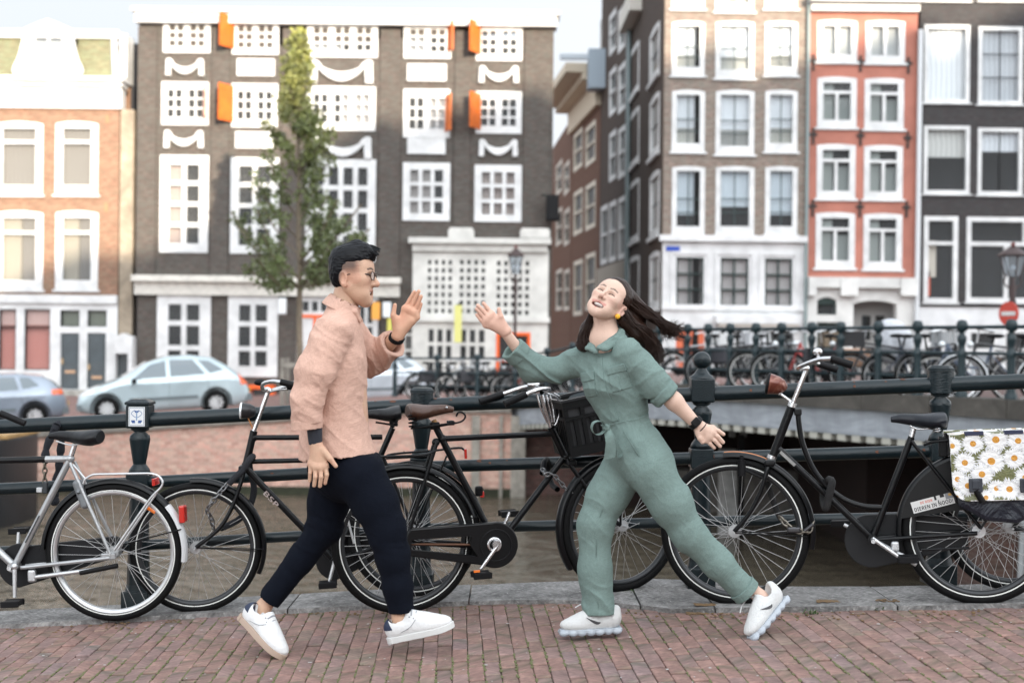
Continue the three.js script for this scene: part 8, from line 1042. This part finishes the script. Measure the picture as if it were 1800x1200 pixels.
// --- the woman in the green jumpsuit
{
  const { t, J, o } = person('laughing woman in sage green jumpsuit with head thrown back and hair flying', 1050, 1116);
  const N = new V3(-0.27, 0.46, 0.85).normalize(), U0 = new V3(0.52, 0.80, -0.22), U = U0.addScaledVector(N, -U0.dot(N)).normalize(), X = new V3().crossVectors(U, N), SC = 0.93, hc = J(1071, 530, 0.02), B = new THREE.Matrix4().makeBasis(X, U, N), HM = B.clone().setPosition(hc);
  const inW = (x, y, z) => new V3(x, y, z).multiplyScalar(SC).applyMatrix4(HM), BT = B.clone().transpose();
  const toL = (x, y, z) => { x -= hc.x; y -= hc.y; z -= hc.z; return [(x * X.x + y * X.y + z * X.z) / SC, (x * U.x + y * U.y + z * U.z) / SC, (x * N.x + y * N.y + z * N.z) / SC]; };
  const tone = [0.63, 0.435, 0.345], ho = { back: -0.012, smile: 2.2, mw: 0.034, open: 0.021, skin: tone, blush: [0.66, 0.33, 0.27], lip: [0.52, 0.21, 0.18], browK: 0.7 };
  const head = placeHead(headField(ho), headColor(ho), SC, HM, 0.0034), skinC = (x, y, z) => { const n = 1 + 0.05 * fbm(x * 40, y * 40, z * 40, 3); return tone.map(q => q * n); };
  // body under the clothes
  const wa = J(1100, 742), nk = J(1063, 598), sL = J(1106, 624, 0.10), sR = J(1022, 634, -0.10), eL = J(1150, 672, 0.10), eR = J(938, 650, -0.12), wL = J(1226, 747, 0.09), wR = J(887, 583, -0.05), hL = J(1140, 818, 0.055), hR = J(1100, 818, -0.06), kL = J(1214, 938, 0.05), kR = J(1048, 918, -0.03), aL = J(1338, 1050, 0.02), aR = J(1050, 1088, -0.03);
  const body = uni([cone(inW(0, -0.05, -0.025), J(1064, 604), 0.050, 0.052), cone(nk, wa, 0.075, 0.07), cone(wa, J(1122, 815), 0.075, 0.09), cone(nk, sL, 0.05, 0.042), cone(nk, sR, 0.05, 0.042), cone(sL, eL, 0.04, 0.036), cone(eL, J(1185, 705, 0.1), 0.037, 0.037), cone(J(1185, 705, 0.1), wL, 0.037, 0.0235), cone(sR, J(980, 651, -0.12), 0.038, 0.032), cone(J(980, 651, -0.12), eR, 0.032, 0.031), cone(eR, wR, 0.031, 0.0225), cone(J(1122, 815), hL, 0.09, 0.08), cone(J(1122, 815), hR, 0.09, 0.08), cone(hL, kL, 0.076, 0.05), cone(kL, aL, 0.046, 0.0285), cone(aL, J(1350, 1072, 0.02), 0.029, 0.03), cone(hR, kR, 0.076, 0.052), cone(kR, aR, 0.048, 0.03), cone(aR, J(1052, 1104, -0.03), 0.03, 0.03)], 0.02);
  const bodyG = skin(body, ...boundsOf([J(870, 540, 0.22), J(1365, 1110, -0.24)], 0.05), 0.0085, skinC);
  const h1 = handField(J, [888, 582, -0.05], [[864, 552, -0.03], [859, 557, -0.028], [855, 563, -0.03], [854, 571, -0.036]], [[[857, 542, -0.026], [850, 533, -0.022]], [[849, 546, -0.022], [840, 537, -0.018]], [[846, 552, -0.026], [838, 543, -0.022]], [[845, 562, -0.034], [838, 553, -0.032]]], [[884, 570, -0.04], [880, 556, -0.026], [877, 543, -0.024]], 0.0125), p1 = uni([cone(J(884, 576, -0.046), J(866, 568, -0.034), 0.0165, 0.015), cone(J(884, 572, -0.04), J(874, 560, -0.032), 0.014, 0.0125)], 0.012);
  const g1 = skin((x, y, z) => smin(h1(x, y, z), p1(x, y, z), 0.014), ...boundsOf([J(832, 528, -0.02), J(896, 590, -0.06)], 0.035), 0.0027, (x, y, z) => { const c = skinC(x, y, z); return [c[0] * 1.08, c[1] * 0.97, c[2] * 0.95]; });
  const h2 = handField(J, [1230, 750, 0.09], [[1253, 753, 0.10], [1252, 760, 0.106], [1248, 767, 0.104], [1243, 773, 0.098]], [[[1263, 757, 0.106], [1272, 763, 0.102]], [[1262, 767, 0.112], [1271, 777, 0.106]], [[1257, 774, 0.11], [1266, 784, 0.104]], [[1249, 780, 0.103], [1256, 787, 0.098]]].map(f => f), [[1229, 762, 0.098], [1231, 770, 0.105], [1235, 777, 0.104]], 0.0118);
  const g2 = skin(h2, ...boundsOf([J(1220, 740, 0.12), J(1280, 795, 0.08)], 0.035), 0.0027, skinC);
  mesh('body', merge([bodyG, head, g1, g2]), skinM, t);
  mesh('teeth', skin((x, y, z) => Math.max(ell(new V3(0, -0.0610, 0.064), 0.030, 0.0078, 0.0180)(x, y, z), -0.3 * 0 + (Math.abs(((x + 0.0035) % 0.007 + 0.007) % 0.007 - 0.0035) < 0.0003 ? 0.0002 : -1)), [-0.03, -0.075, 0.045], [0.03, -0.045, 0.086], 0.0024).scale(SC, SC, SC).applyMatrix4(HM), mat([0.84, 0.81, 0.77], 0.3), t);
  { const e = inW(0.0765, -0.046, 0.004), g = new THREE.SphereGeometry(0.0115, 16, 12).translate(e.x, e.y - 0.004, e.z + 0.006); mesh('earring', g, mat([0.80, 0.42, 0.03], 0.4), t); const e2 = inW(-0.0775, -0.046, 0.0); mesh('earring', new THREE.SphereGeometry(0.007, 12, 8).translate(e2.x, e2.y - 0.004, e2.z + 0.005), mat([0.8, 0.8, 0.78], 0.3), t); }
  // the jumpsuit
  const clM = mat([0.185, 0.258, 0.238], 0.88, { map: rep(linenT, 2.5), bump: rep(NT, 9), bs: 0.0016, specularIntensity: 0.3 });
  const Yt = nk.clone().sub(wa).normalize(), Z0 = new V3(-0.50, 0.0, 0.86), Zt = Z0.addScaledVector(Yt, -Z0.dot(Yt)).normalize(), Xt = new V3().crossVectors(Yt, Zt), fr = [Xt, Yt, Zt];
  const torso = loft(wa, fr, [[-0.03, 0, 0, 0.092, 0.078], [0.0, 0, 0, 0.090, 0.076], [0.03, 0, 0.002, 0.104, 0.086], [0.09, 0, 0.006, 0.120, 0.094], [0.17, 0, 0.016, 0.130, 0.108], [0.23, 0, 0.012, 0.138, 0.106], [0.29, 0, 0.0, 0.142, 0.085], [0.33, 0, -0.004, 0.105, 0.068], [0.352, 0, -0.004, 0.07, 0.062]]);
  const uv = (x, y, z) => { x -= wa.x; y -= wa.y; z -= wa.z; return [x * Xt.x + y * Xt.y + z * Xt.z, x * Yt.x + y * Yt.y + z * Yt.z, x * Zt.x + y * Zt.y + z * Zt.z]; };
  const pelvis = uni([cone(J(1101, 742), J(1112, 775), 0.088, 0.108), ell(J(1122, 803, 0), 0.126, 0.112, 0.120), ell(J(1146, 822, -0.02), 0.098, 0.094, 0.104)], 0.06);
  const legR = chain([J(1098, 818, -0.06), J(1068, 872, -0.045), J(1047, 922, -0.03), J(1046, 1000, -0.03), J(1054, 1082, -0.03)], [0.096, 0.083, 0.070, 0.067, 0.068], 0.04), legL = chain([J(1141, 822, 0.055), J(1180, 885, 0.055), J(1213, 940, 0.05), J(1262, 990, 0.035), J(1318, 1046, 0.02)], [0.101, 0.084, 0.068, 0.060, 0.056], 0.04);
  const armL = chain([J(1104, 624, 0.09), J(1143, 668, 0.1), J(1170, 694, 0.1)], [0.066, 0.060, 0.0515], 0.02), armR = chain([J(1024, 636, -0.09), J(980, 650, -0.12), J(938, 648, -0.125), J(896, 608, -0.075)], [0.066, 0.048, 0.055, 0.05], 0.035);
  const dL = J(1170, 694, 0.1).sub(J(1143, 668, 0.1)).normalize(), cutL = half(J(1174, 698, 0.1), dL), inL = cone(J(1160, 684, 0.1), J(1180, 704, 0.1), 0.036, 0.046), dR = J(896, 608, -0.075).sub(J(938, 648, -0.125)).normalize(), cutR = half(J(899, 611, -0.08), dR), inR = cone(J(914, 626, -0.1), J(893, 605, -0.07), 0.03, 0.048), cutRl = half(J(1054, 1078, -0.03), new V3(0.05, -1, 0)), inRl = cone(J(1052, 1060, -0.03), J(1055, 1095, -0.03), 0.045, 0.069), dl = J(1318, 1046, 0.02).sub(J(1262, 990, 0.035)).normalize(), cutLl = half(J(1314, 1042, 0.02), dl), inLl = cone(J(1298, 1026, 0.024), J(1322, 1050, 0.018), 0.04, 0.058), neckHole = cone(J(1070, 572, 0.0), J(1064, 598, 0.015), 0.056, 0.046), vHole = cone(J(1056, 600, 0.07), J(1047, 616, 0.11), 0.024, 0.005);
  const fy = (py, w) => (y) => smooth(w, 0, Math.abs(y - J(0, py).y));
  const crotch = fy(850, 0.16), ankR = fy(1050, 0.16), kneeW = fy(930, 0.12), waist = fy(735, 0.09);
  const suit = (x, y, z) => {
    const n = 0.0014 * noise(x * 26, y * 18, z * 26) + 0.0008 * noise(x * 60, y * 45, z * 60);
    let d = smin(torso(x, y, z) - 0.008 * fold(x, y, z, 0.5, 0.85, 34, 4) - 0.007 * waist(y) * fold(x, y, z, 1, 0.3, 90, 2), pelvis(x, y, z) - 0.007 * fold(x, y, z, 0.8, 0.6, 34, 7), 0.02);
    const a = smax(smax(armL(x, y, z) - 0.011 * fold(x, y, z, 0.5, -0.85, 40, 11), cutL(x, y, z), 0.006), -inL(x, y, z), 0.006), b = smax(smax(armR(x, y, z) - 0.012 * fold(x, y, z, 0.4, 0.9, 38, 13), cutR(x, y, z), 0.006), -inR(x, y, z), 0.006);
    d = smin(d, a, 0.022); d = smin(d, b, 0.03);
    const lr = smax(smax(legR(x, y, z) - (0.001 + 0.006 * crotch(y) + 0.007 * ankR(y) + 0.0035 * kneeW(y)) * fold(x, y, z, 0.6, 0.8, 44, 17), cutRl(x, y, z), 0.005), -inRl(x, y, z), 0.005), ll = smax(smax(legL(x, y, z) - (0.001 + 0.005 * kneeW(y) + 0.005 * crotch(y)) * fold(x, y, z, 0.9, -0.2, 42, 19), cutLl(x, y, z), 0.005), -inLl(x, y, z), 0.005);
    d = smin(d, smin(lr, ll, 0.012), 0.03) + n; d = smax(d, -neckHole(x, y, z), 0.008); return smax(d, -vHole(x, y, z), 0.006);
  };
  const cl = mesh('jumpsuit', skin(suit, ...boundsOf([J(880, 585, 0.24), J(1345, 1095, -0.26)], 0.03), 0.0062), clM, t);
  const patch = (nm, lift, test, lo, hi, h = 0.0036) => mesh(nm, skin((x, y, z) => { const [u, v, w] = uv(x, y, z); return Math.max(suit(x, y, z) - lift, -suit(x, y, z) - 0.006, test(u, v), 0.02 - w); }, lo, hi, h), clM, cl);
  const bx = boundsOf([J(1020, 590, 0.22), J(1140, 760, 0.0)], 0.0), R2 = (u0, u1, v0, v1) => (u, v) => Math.max(u0 - u, u - u1, v0 - v, v - v1);
  patch('placket', 0.0042, R2(-0.014, 0.014, 0.02, 0.30), ...bx); patch('pocket', 0.0042, R2(0.036, 0.112, 0.145, 0.225), ...bx); patch('pocket_flap', 0.0078, (u, v) => Math.max(R2(0.032, 0.116, 0.214, 0.252)(u, v), (0.220 - 0.10 * Math.abs(0) - v) * 1), ...bx); patch('pocket', 0.0042, R2(-0.112, -0.036, 0.145, 0.225), ...bx); patch('pocket_flap', 0.0078, R2(-0.116, -0.032, 0.214, 0.252), ...bx); patch('pocket_pleat', 0.0062, R2(0.072, 0.078, 0.147, 0.212), ...bx);
  // tie belt and bow
  const beltF = (x, y, z) => { const [u, v, w] = uv(x, y, z); return Math.max(Math.abs(torso(x, y, z) - 0.010) - 0.004, Math.abs(v - 0.004 * noise(u * 20, 1, 2)) - 0.015); }; mesh('belt', skin(beltF, ...boundsOf([J(1050, 770, 0.16), J(1150, 715, -0.16)], 0.02), 0.0038), clM, cl);
  const ribbonStrip = (pts, w0, w1, dirs) => { const c = new THREE.CatmullRomCurve3(pts), n = 26, p = [], ix = []; for (let i = 0; i <= n; i++) { const f = i / n, q = c.getPoint(f), d = dirs[0].clone().lerp(dirs[1], f).normalize(), w = mix(w0, w1, f); for (const k of [-1, -0.5, 0, 0.5, 1]) { const r = q.clone().addScaledVector(d, k * w * 0.5); p.push(r.x, r.y, r.z + 0.003 * Math.cos(k * 2 + f * 4)); } } for (let i = 0; i < n; i++) for (let k = 0; k < 4; k++) { const a = i * 5 + k; ix.push(a, a + 5, a + 1, a + 1, a + 5, a + 6); } const g = new THREE.BufferGeometry(); g.setAttribute('position', new THREE.Float32BufferAttribute(p, 3)); g.setAttribute('uv', new THREE.Float32BufferAttribute(p.filter((_, i) => i % 3 < 2), 2)); g.setIndex(ix); g.computeVertexNormals(); return g; };
  const kz = 0.145, k0 = J(1066, 752, kz), bd = [new V3(0.25, -0.1, 1), new V3(0.25, -0.1, 1)];
  mesh('bow', merge([ribbonStrip([k0, J(1056, 740, kz + 0.015), J(1044, 742, kz + 0.02), J(1040, 752, kz + 0.015), J(1046, 763, kz + 0.01), J(1056, 762, kz + 0.01), J(1064, 755, kz)], 0.036, 0.034, bd), ribbonStrip([k0, J(1071, 768, kz + 0.02), J(1074, 785, kz + 0.018), J(1072, 806, kz + 0.005)], 0.03, 0.05, [new V3(1, 0.2, 0.3), new V3(1, 0.3, 0.2)]), ribbonStrip([k0, J(1078, 770, kz + 0.012), J(1085, 786, kz + 0.008), J(1091, 800, kz), J(1084, 806, kz + 0.006), J(1082, 792, kz + 0.012)], 0.026, 0.022, [new V3(0.8, 0.4, 0.4), new V3(0.8, 0.3, 0.5)]), ball(k0, 0.017, 12).scale(1, 1, 1)]), clM, cl);
  // shirt collar, rolled cuffs and hem
  const leaf = (a, b, c, th) => { const A = J(...a), Bq = J(...b), C = J(...c); return uni([cone(A, Bq, th, th), cone(Bq, C, th, th * 0.7), cone(A, C, th, th * 0.7), cone(A.clone().add(Bq).multiplyScalar(0.5), C, th, th), cone(A, Bq.clone().add(C).multiplyScalar(0.5), th, th), cone(Bq, A.clone().add(C).multiplyScalar(0.5), th, th)], 0.012); };
  const colF = uni([leaf([1092, 584, 0.035], [1081, 594, 0.085], [1052, 611, 0.112], 0.006), leaf([1092, 583, 0.03], [1098, 595, 0.055], [1066, 614, 0.112], 0.006), leaf([1098, 594, 0.05], [1082, 606, 0.095], [1060, 613, 0.112], 0.005), cone(J(1092, 584, 0.035), J(1086, 577, -0.04), 0.012, 0.012), cone(J(1086, 577, -0.04), J(1052, 590, -0.055), 0.012, 0.012), cone(J(1052, 590, -0.055), J(1038, 600, 0.01), 0.012, 0.010), leaf([1039, 600, 0.015], [1032, 612, 0.05], [1048, 619, 0.102], 0.006)], 0.014); mesh('collar', skin((x, y, z) => colF(x, y, z) + 0.001 * noise(x * 70, y * 70, z * 70), ...boundsOf([J(1024, 568, 0.13), J(1106, 624, -0.08)], 0.02), 0.0036), clM, cl);
  const cuff = (f, p, d, hw, grow) => (x, y, z) => Math.max(f(x, y, z) - grow - 0.0012 * noise(x * 80, y * 80, z * 80), -(f(x, y, z) + 0.006), Math.abs((x - p.x) * d.x + (y - p.y) * d.y + (z - p.z) * d.z) - hw);
  const cu = (nm, f, p, d, hw, grow) => mesh(nm, skin(cuff(f, p, d, hw, grow), ...boundsOf([p], 0.10), 0.0042), clM, cl); mesh('cuff', skin((x, y, z) => { const p = J(1168, 692, 0.1), a = (x - p.x) * dL.x + (y - p.y) * dL.y + (z - p.z) * dL.z, f = armL(x, y, z); return smax(Math.hypot(Math.max(0, Math.abs(a) - 0.012), f - 0.001) - 0.0125 - 0.003 * noise(x * 40, y * 40, z * 40), -f - 0.006, 0.003); }, ...boundsOf([J(1168, 692, 0.1)], 0.11), 0.0042), clM, cl); cu('cuff', armR, J(907, 619, -0.09), dR, 0.026, 0.0065); cu('rolled_hem', legL, J(1309, 1037, 0.022), dl, 0.019, 0.0075);
  mesh('seam', tube([J(1070, 868, 0.047), J(1052, 920, 0.044), J(1048, 1000, 0.038), J(1052, 1070, 0.038)], 0.0016, 40, 5), clM, cl); mesh('seam', tube([J(1163, 850, 0.145), J(1196, 905, 0.128), J(1226, 946, 0.115), J(1268, 990, 0.095), J(1304, 1026, 0.078)], 0.0016, 40, 5), clM, cl);
  mesh('hip_pocket', tube([J(1096, 757, 0.118), J(1108, 778, 0.136), J(1124, 802, 0.135)], 0.0032, 14, 6), clM, cl);
  // hair: a dense mass of locks with loose strands streaming to the right
  const r = rng(77), hairM = mat([0.024, 0.0115, 0.0078], 0.40, { specularIntensity: 0.45 });
  const cap = (x, y, z) => { const [a, b, c] = toL(x, y, z), k = ell(new V3(0, 0.034, -0.018), 0.086, 0.096, 0.099)(a, b, c), f = ell(new V3(0, -0.035, 0.085), 0.072, 0.112, 0.098)(a, b, c), ear = Math.hypot(Math.abs(a) - 0.085, b + 0.015, c + 0.004) - 0.03; return smax(smax(k * SC, -f * SC, 0.006), -ear * SC, 0.01); };
  const mass = uni([cone(J(1046, 556, -0.05), J(1036, 580, -0.03), 0.026, 0.038), cone(J(1036, 580, -0.03), J(1027, 604, -0.01), 0.038, 0.036), cone(J(1096, 528, -0.05), J(1112, 566, -0.06), 0.058, 0.055), cone(J(1112, 566, -0.06), J(1130, 600, -0.05), 0.055, 0.034), cone(J(1100, 520, -0.04), J(1150, 556, -0.05), 0.038, 0.012), cone(J(1098, 562, 0.0), J(1124, 586, -0.01), 0.034, 0.042), cone(J(1124, 586, -0.01), J(1148, 612, -0.02), 0.042, 0.016)], 0.02);
  const hf = (x, y, z) => smin(cap(x, y, z), mass(x, y, z), 0.012) + 0.0012 * noise((x - y) * 14, (x + y) * 60, z * 60) + 0.0018 * noise((x - y) * 20, (x + y) * 200, z * 160);
  const hair = mesh('hair', skin(hf, ...boundsOf([J(1010, 488, 0.13), J(1160, 618, -0.2)], 0.03), 0.0042), hairM, t);
  const st = []; const strand = (pts, w) => { const c = new THREE.CatmullRomCurve3(pts), n = 12, p = [], ix = []; for (let i = 0; i <= n; i++) { const f = i / n, q = c.getPoint(f), d = c.getTangent(f), s = new V3(-d.y, d.x, 0.3).normalize(), b = new V3().crossVectors(d, s), ww = w * Math.pow(1 - f, 0.6) + 0.0004; for (let k = 0; k < 4; k++) { const a = k * Math.PI / 2; p.push(q.x + ww * (s.x * Math.cos(a) + b.x * Math.sin(a)), q.y + ww * (s.y * Math.cos(a) + b.y * Math.sin(a)), q.z + ww * (s.z * Math.cos(a) + b.z * Math.sin(a))); } } for (let i = 0; i < n; i++) for (let k = 0; k < 4; k++) { const a = i * 4 + k, b = i * 4 + (k + 1) % 4; ix.push(a, b, a + 4, b, b + 4, a + 4); } const g = new THREE.BufferGeometry(); g.setAttribute('position', new THREE.Float32BufferAttribute(p, 3)); g.setIndex(ix); g.computeVertexNormals(); return g; };
  const jit = s => (r() - 0.5) * s;
  for (let i = 0; i < 420; i++) { const f = r(), z = -0.09 + 0.10 * r(); st.push(strand([J(1086 + 20 * f + jit(6), 500 + 34 * f + jit(5), z + 0.02), J(1108 + 10 * f + jit(8), 520 + 26 * f + jit(8), z), J(1138 + jit(10), 543 + 14 * f + jit(10), z), J(1162 + jit(14), 563 + 6 * f + jit(12), z + jit(0.03)), J(1176 + jit(30), 574 + 8 * f + jit(18), z + jit(0.05)), J(1184 + jit(46), 576 + 12 * f + jit(34), z + jit(0.06))], 0.0009 + 0.0013 * r())); }
  for (let i = 0; i < 380; i++) { const f = r(), z = -0.10 + 0.14 * r(); st.push(strand([J(1096 + jit(8), 530 + 34 * f, z), J(1110 + 10 * f + jit(10), 560 + 16 * f + jit(8), z + 0.01), J(1130 + 8 * f + jit(16), 584 + jit(14), z + 0.015), J(1146 + jit(26), 606 + jit(18), z + jit(0.04)), J(1154 + jit(34), 628 + jit(30), z + jit(0.06))], 0.001 + 0.0014 * r())); }
  for (let i = 0; i < 280; i++) { const f = r(), z = -0.07 + 0.10 * r(); st.push(strand([J(1038 + 8 * f + jit(5), 548 + 10 * f, z - 0.02), J(1030 + 8 * f + jit(6), 570 + jit(8), z), J(1018 + 16 * f + jit(8), 592 + jit(6), z), J(1016 + 22 * f + jit(10), 606 + jit(6), z + 0.01), J(1022 + 20 * f + jit(12), 614 + jit(6), z + 0.015)], 0.0009 + 0.0013 * r())); }
  for (let i = 0; i < 60; i++) { const a = 0.1 + 0.9 * r(), p0 = inW(0.02 * jit(2) + 0.02, 0.115, 0.02), s = 1; st.push(strand([inW(-0.03 + 0.05 * a, 0.112 - 0.02 * Math.abs(a - 0.4), 0.035 - 0.03 * a), inW(0.03 + 0.04 * a, 0.10 - 0.03 * a, 0.03 - 0.05 * a), J(1103 + jit(6), 514 + 16 * a, 0.0), J(1124 + jit(8), 534 + 10 * a, -0.03)], 0.0035)); }
  mesh('strands', merge(st), hairM, hair);
  // watch, band and ring on the trailing hand
  const wd = J(1230, 750, 0.09).sub(J(1205, 726, 0.095)).normalize(), band = (px, py, rr, wire, sc = 0.8) => new THREE.TorusGeometry(rr, wire, 8, 26).scale(1, 1, 1).applyQuaternion(new THREE.Quaternion().setFromUnitVectors(new V3(0, 0, 1), wd)).translate(...J(px, py, 0.09).toArray());
  const wm = mesh('watch', merge([band(1223, 743, 0.0275, 0.0055), band(1225, 745, 0.0275, 0.0055), band(1221, 741, 0.0275, 0.0055)]), M.blackMatte, t); { const f = rbox(0, 0, 0, 0.034, 0.038, 0.011, 0.007), p = J(1224, 742, 0.122); f.rotateZ(Math.atan2(wd.y, wd.x)); mesh('watch_face', f.translate(p.x, p.y, p.z), M.black, wm); } mesh('hair_tie', band(1233, 752, 0.0285, 0.0022), M.blackMatte, t);
  { const p = J(1247, 774, 0.101); mesh('ring', new THREE.TorusGeometry(0.0092, 0.0018, 6, 18).applyQuaternion(new THREE.Quaternion().setFromUnitVectors(new V3(0, 0, 1), new V3(0.7, -0.7, 0))).translate(p.x, p.y, p.z), mat([0.8, 0.78, 0.74], 0.2, { metalness: 1 }), t); }
  // knit running shoes with clear bubbled soles
  const v = (x, y, z) => new V3(x, y, z), upF = (() => { const f = uni([ell(v(0.205, 0.045, 0), 0.062, 0.030, 0.041), ell(v(0.13, 0.058, 0), 0.09, 0.044, 0.037), ell(v(0.045, 0.066, 0), 0.046, 0.046, 0.033), cone(v(0.165, 0.07, 0), v(0.105, 0.112, 0), 0.02, 0.019), cone(v(0.02, 0.105, 0), v(0.035, 0.07, 0), 0.016, 0.02)], 0.028), hole = uni([cone(v(0.058, 0.14, 0), v(0.06, 0.085, 0), 0.031, 0.024), cone(v(0.088, 0.14, 0), v(0.085, 0.1, 0), 0.022, 0.016)], 0.02); return (x, y, z) => smax(smax(f(x, y, z) + 0.001 * noise(x * 120, y * 120, z * 120), 0.022 - y, 0.004), -hole(x, y, z), 0.006); })();
  const bub = []; for (let i = 0; i < 7; i++) { const x = 0.022 + i * 0.0385, w = i < 2 ? 0.022 : i < 6 ? 0.028 : 0.02; for (const s of [-1, 1]) bub.push(ell(v(x, 0.014, s * w), 0.021, 0.0145, 0.018)); } const plate = (x, y, z) => Math.max(Math.abs(z) - (x < 0.15 ? mix(0.032, 0.042, smooth(0, 0.15, x)) : 0.043 * Math.sqrt(clamp(1 - Math.pow((x - 0.16) / 0.112, 2)))), 0.016 - y, y - 0.03, -x, x - 0.27), soleF = uni([...bub, plate], 0.006);
  const sw = (() => { const s = new THREE.Shape(); s.moveTo(0, 0); s.quadraticCurveTo(0.008, -0.030, 0.066, 0.014); s.quadraticCurveTo(0.014, -0.004, 0, 0); return s; })();
  const shoe = (hx, dir, up, flip) => {
    const Xd = dir.clone().normalize(), Zd = new V3().crossVectors(Xd, up).normalize(), Yd = new V3().crossVectors(Zd, Xd), m = new THREE.Matrix4().makeBasis(Xd, Yd, Zd).setPosition(hx), s = mesh('shoe', skin(upF, [-0.02, 0, -0.06], [0.29, 0.15, 0.06], 0.004).applyMatrix4(m), mat([0.62, 0.625, 0.62], 0.75, { bump: rep(clothN, 10), bs: 0.001 }), t);
    mesh('sole', skin(soleF, [-0.02, -0.01, -0.06], [0.3, 0.05, 0.06], 0.0034).applyMatrix4(m), mat([0.50, 0.55, 0.61], 0.15, { transmission: 0.3, thickness: 0 }), s);
    const sg = extr(sw, 0.0016); if (flip < 0) sg.scale(1, 1, 1); sg.rotateX(0.0); const z = flip > 0 ? 0.0365 : -0.038; mesh('emblem', sg.rotateZ(R(8)).translate(0.095, 0.060, z).applyMatrix4(m), mat([0.05, 0.05, 0.055], 0.5), s);
    const lc = []; for (let i = 0; i < 5; i++) { const x = 0.118 + i * 0.017, y = 0.112 - i * 0.0085; lc.push(tube([v(x, y - 0.014, -0.024), v(x + 0.002, y + 0.003, -0.011), v(x + 0.002, y + 0.004, 0.011), v(x, y - 0.014, 0.024)], 0.0028, 10, 5)); } lc.push(tube([v(0.112, 0.12, 0.0), v(0.1, 0.145, 0.03), v(0.13, 0.14, 0.05), v(0.115, 0.12, 0.004)], 0.0026, 20, 5), tube([v(0.112, 0.12, 0.0), v(0.125, 0.13, 0.03), v(0.16, 0.12, 0.055), v(0.19, 0.105, 0.058)], 0.0026, 20, 5)); mesh('laces', merge(lc).applyMatrix4(m), mat([0.68, 0.68, 0.68], 0.8), s);
  };
  shoe(J(1092, 1112, -0.03), J(987, 1117, 0.0).sub(J(1092, 1112, -0.03)), new V3(0, 1, 0.02), -1);
  shoe(J(1386, 1056, 0.0), J(1330, 1122, 0.12).sub(J(1386, 1056, 0.0)), new V3(-1.0, 0.75, 0.2), -1);
}
// --- passer-by far behind the bridge railing
{
  const b = at(1753, 706, 36), t = thing('person', 'passer-by in dark coat seen between the posts below the no-entry sign', 'person', b.toArray()), v = (x, y, z) => new V3(x, y, z);
  const f = uni([cone(v(0.02, 0.05, 0), v(0.02, 0.5, 0), 0.06, 0.08), cone(v(-0.08, 0.05, 0.05), v(-0.05, 0.5, 0.02), 0.06, 0.08), cone(v(0, 0.5, 0), v(0, 0.86, 0), 0.15, 0.17), cone(v(-0.18, 0.82, 0), v(-0.2, 0.45, 0.08), 0.065, 0.05), cone(v(0.18, 0.82, 0), v(0.2, 0.45, 0.08), 0.065, 0.05)], 0.05);
  mesh('coat', skin(f, [-0.4, -0.05, -0.3], [0.4, 1.1, 0.3], 0.025), mat([0.012, 0.013, 0.016], 0.85), t);
  mesh('body', skin(uni([ell(v(0.02, 1.13, 0.02), 0.085, 0.115, 0.1), cone(v(0, 0.95, 0), v(0.02, 1.08, 0), 0.06, 0.05), ell(v(0.06, 1.12, 0.09), 0.025, 0.025, 0.025), ell(v(-0.2, 0.42, 0.09), 0.045, 0.05, 0.035), ell(v(0.2, 0.42, 0.09), 0.045, 0.05, 0.035)], 0.03), [-0.35, 0.3, -0.2], [0.35, 1.3, 0.25], 0.018), mat([0.5, 0.32, 0.24], 0.6), t);
  mesh('hair', skin((x, y, z) => Math.max(ell(v(0.01, 1.16, 0), 0.095, 0.115, 0.11)(x, y, z), -ell(v(0.06, 1.08, 0.1), 0.09, 0.12, 0.09)(x, y, z)), [-0.2, 0.95, -0.2], [0.2, 1.35, 0.2], 0.018), mat([0.03, 0.02, 0.014], 0.6), t);
}
renderer.render(scene, camera);
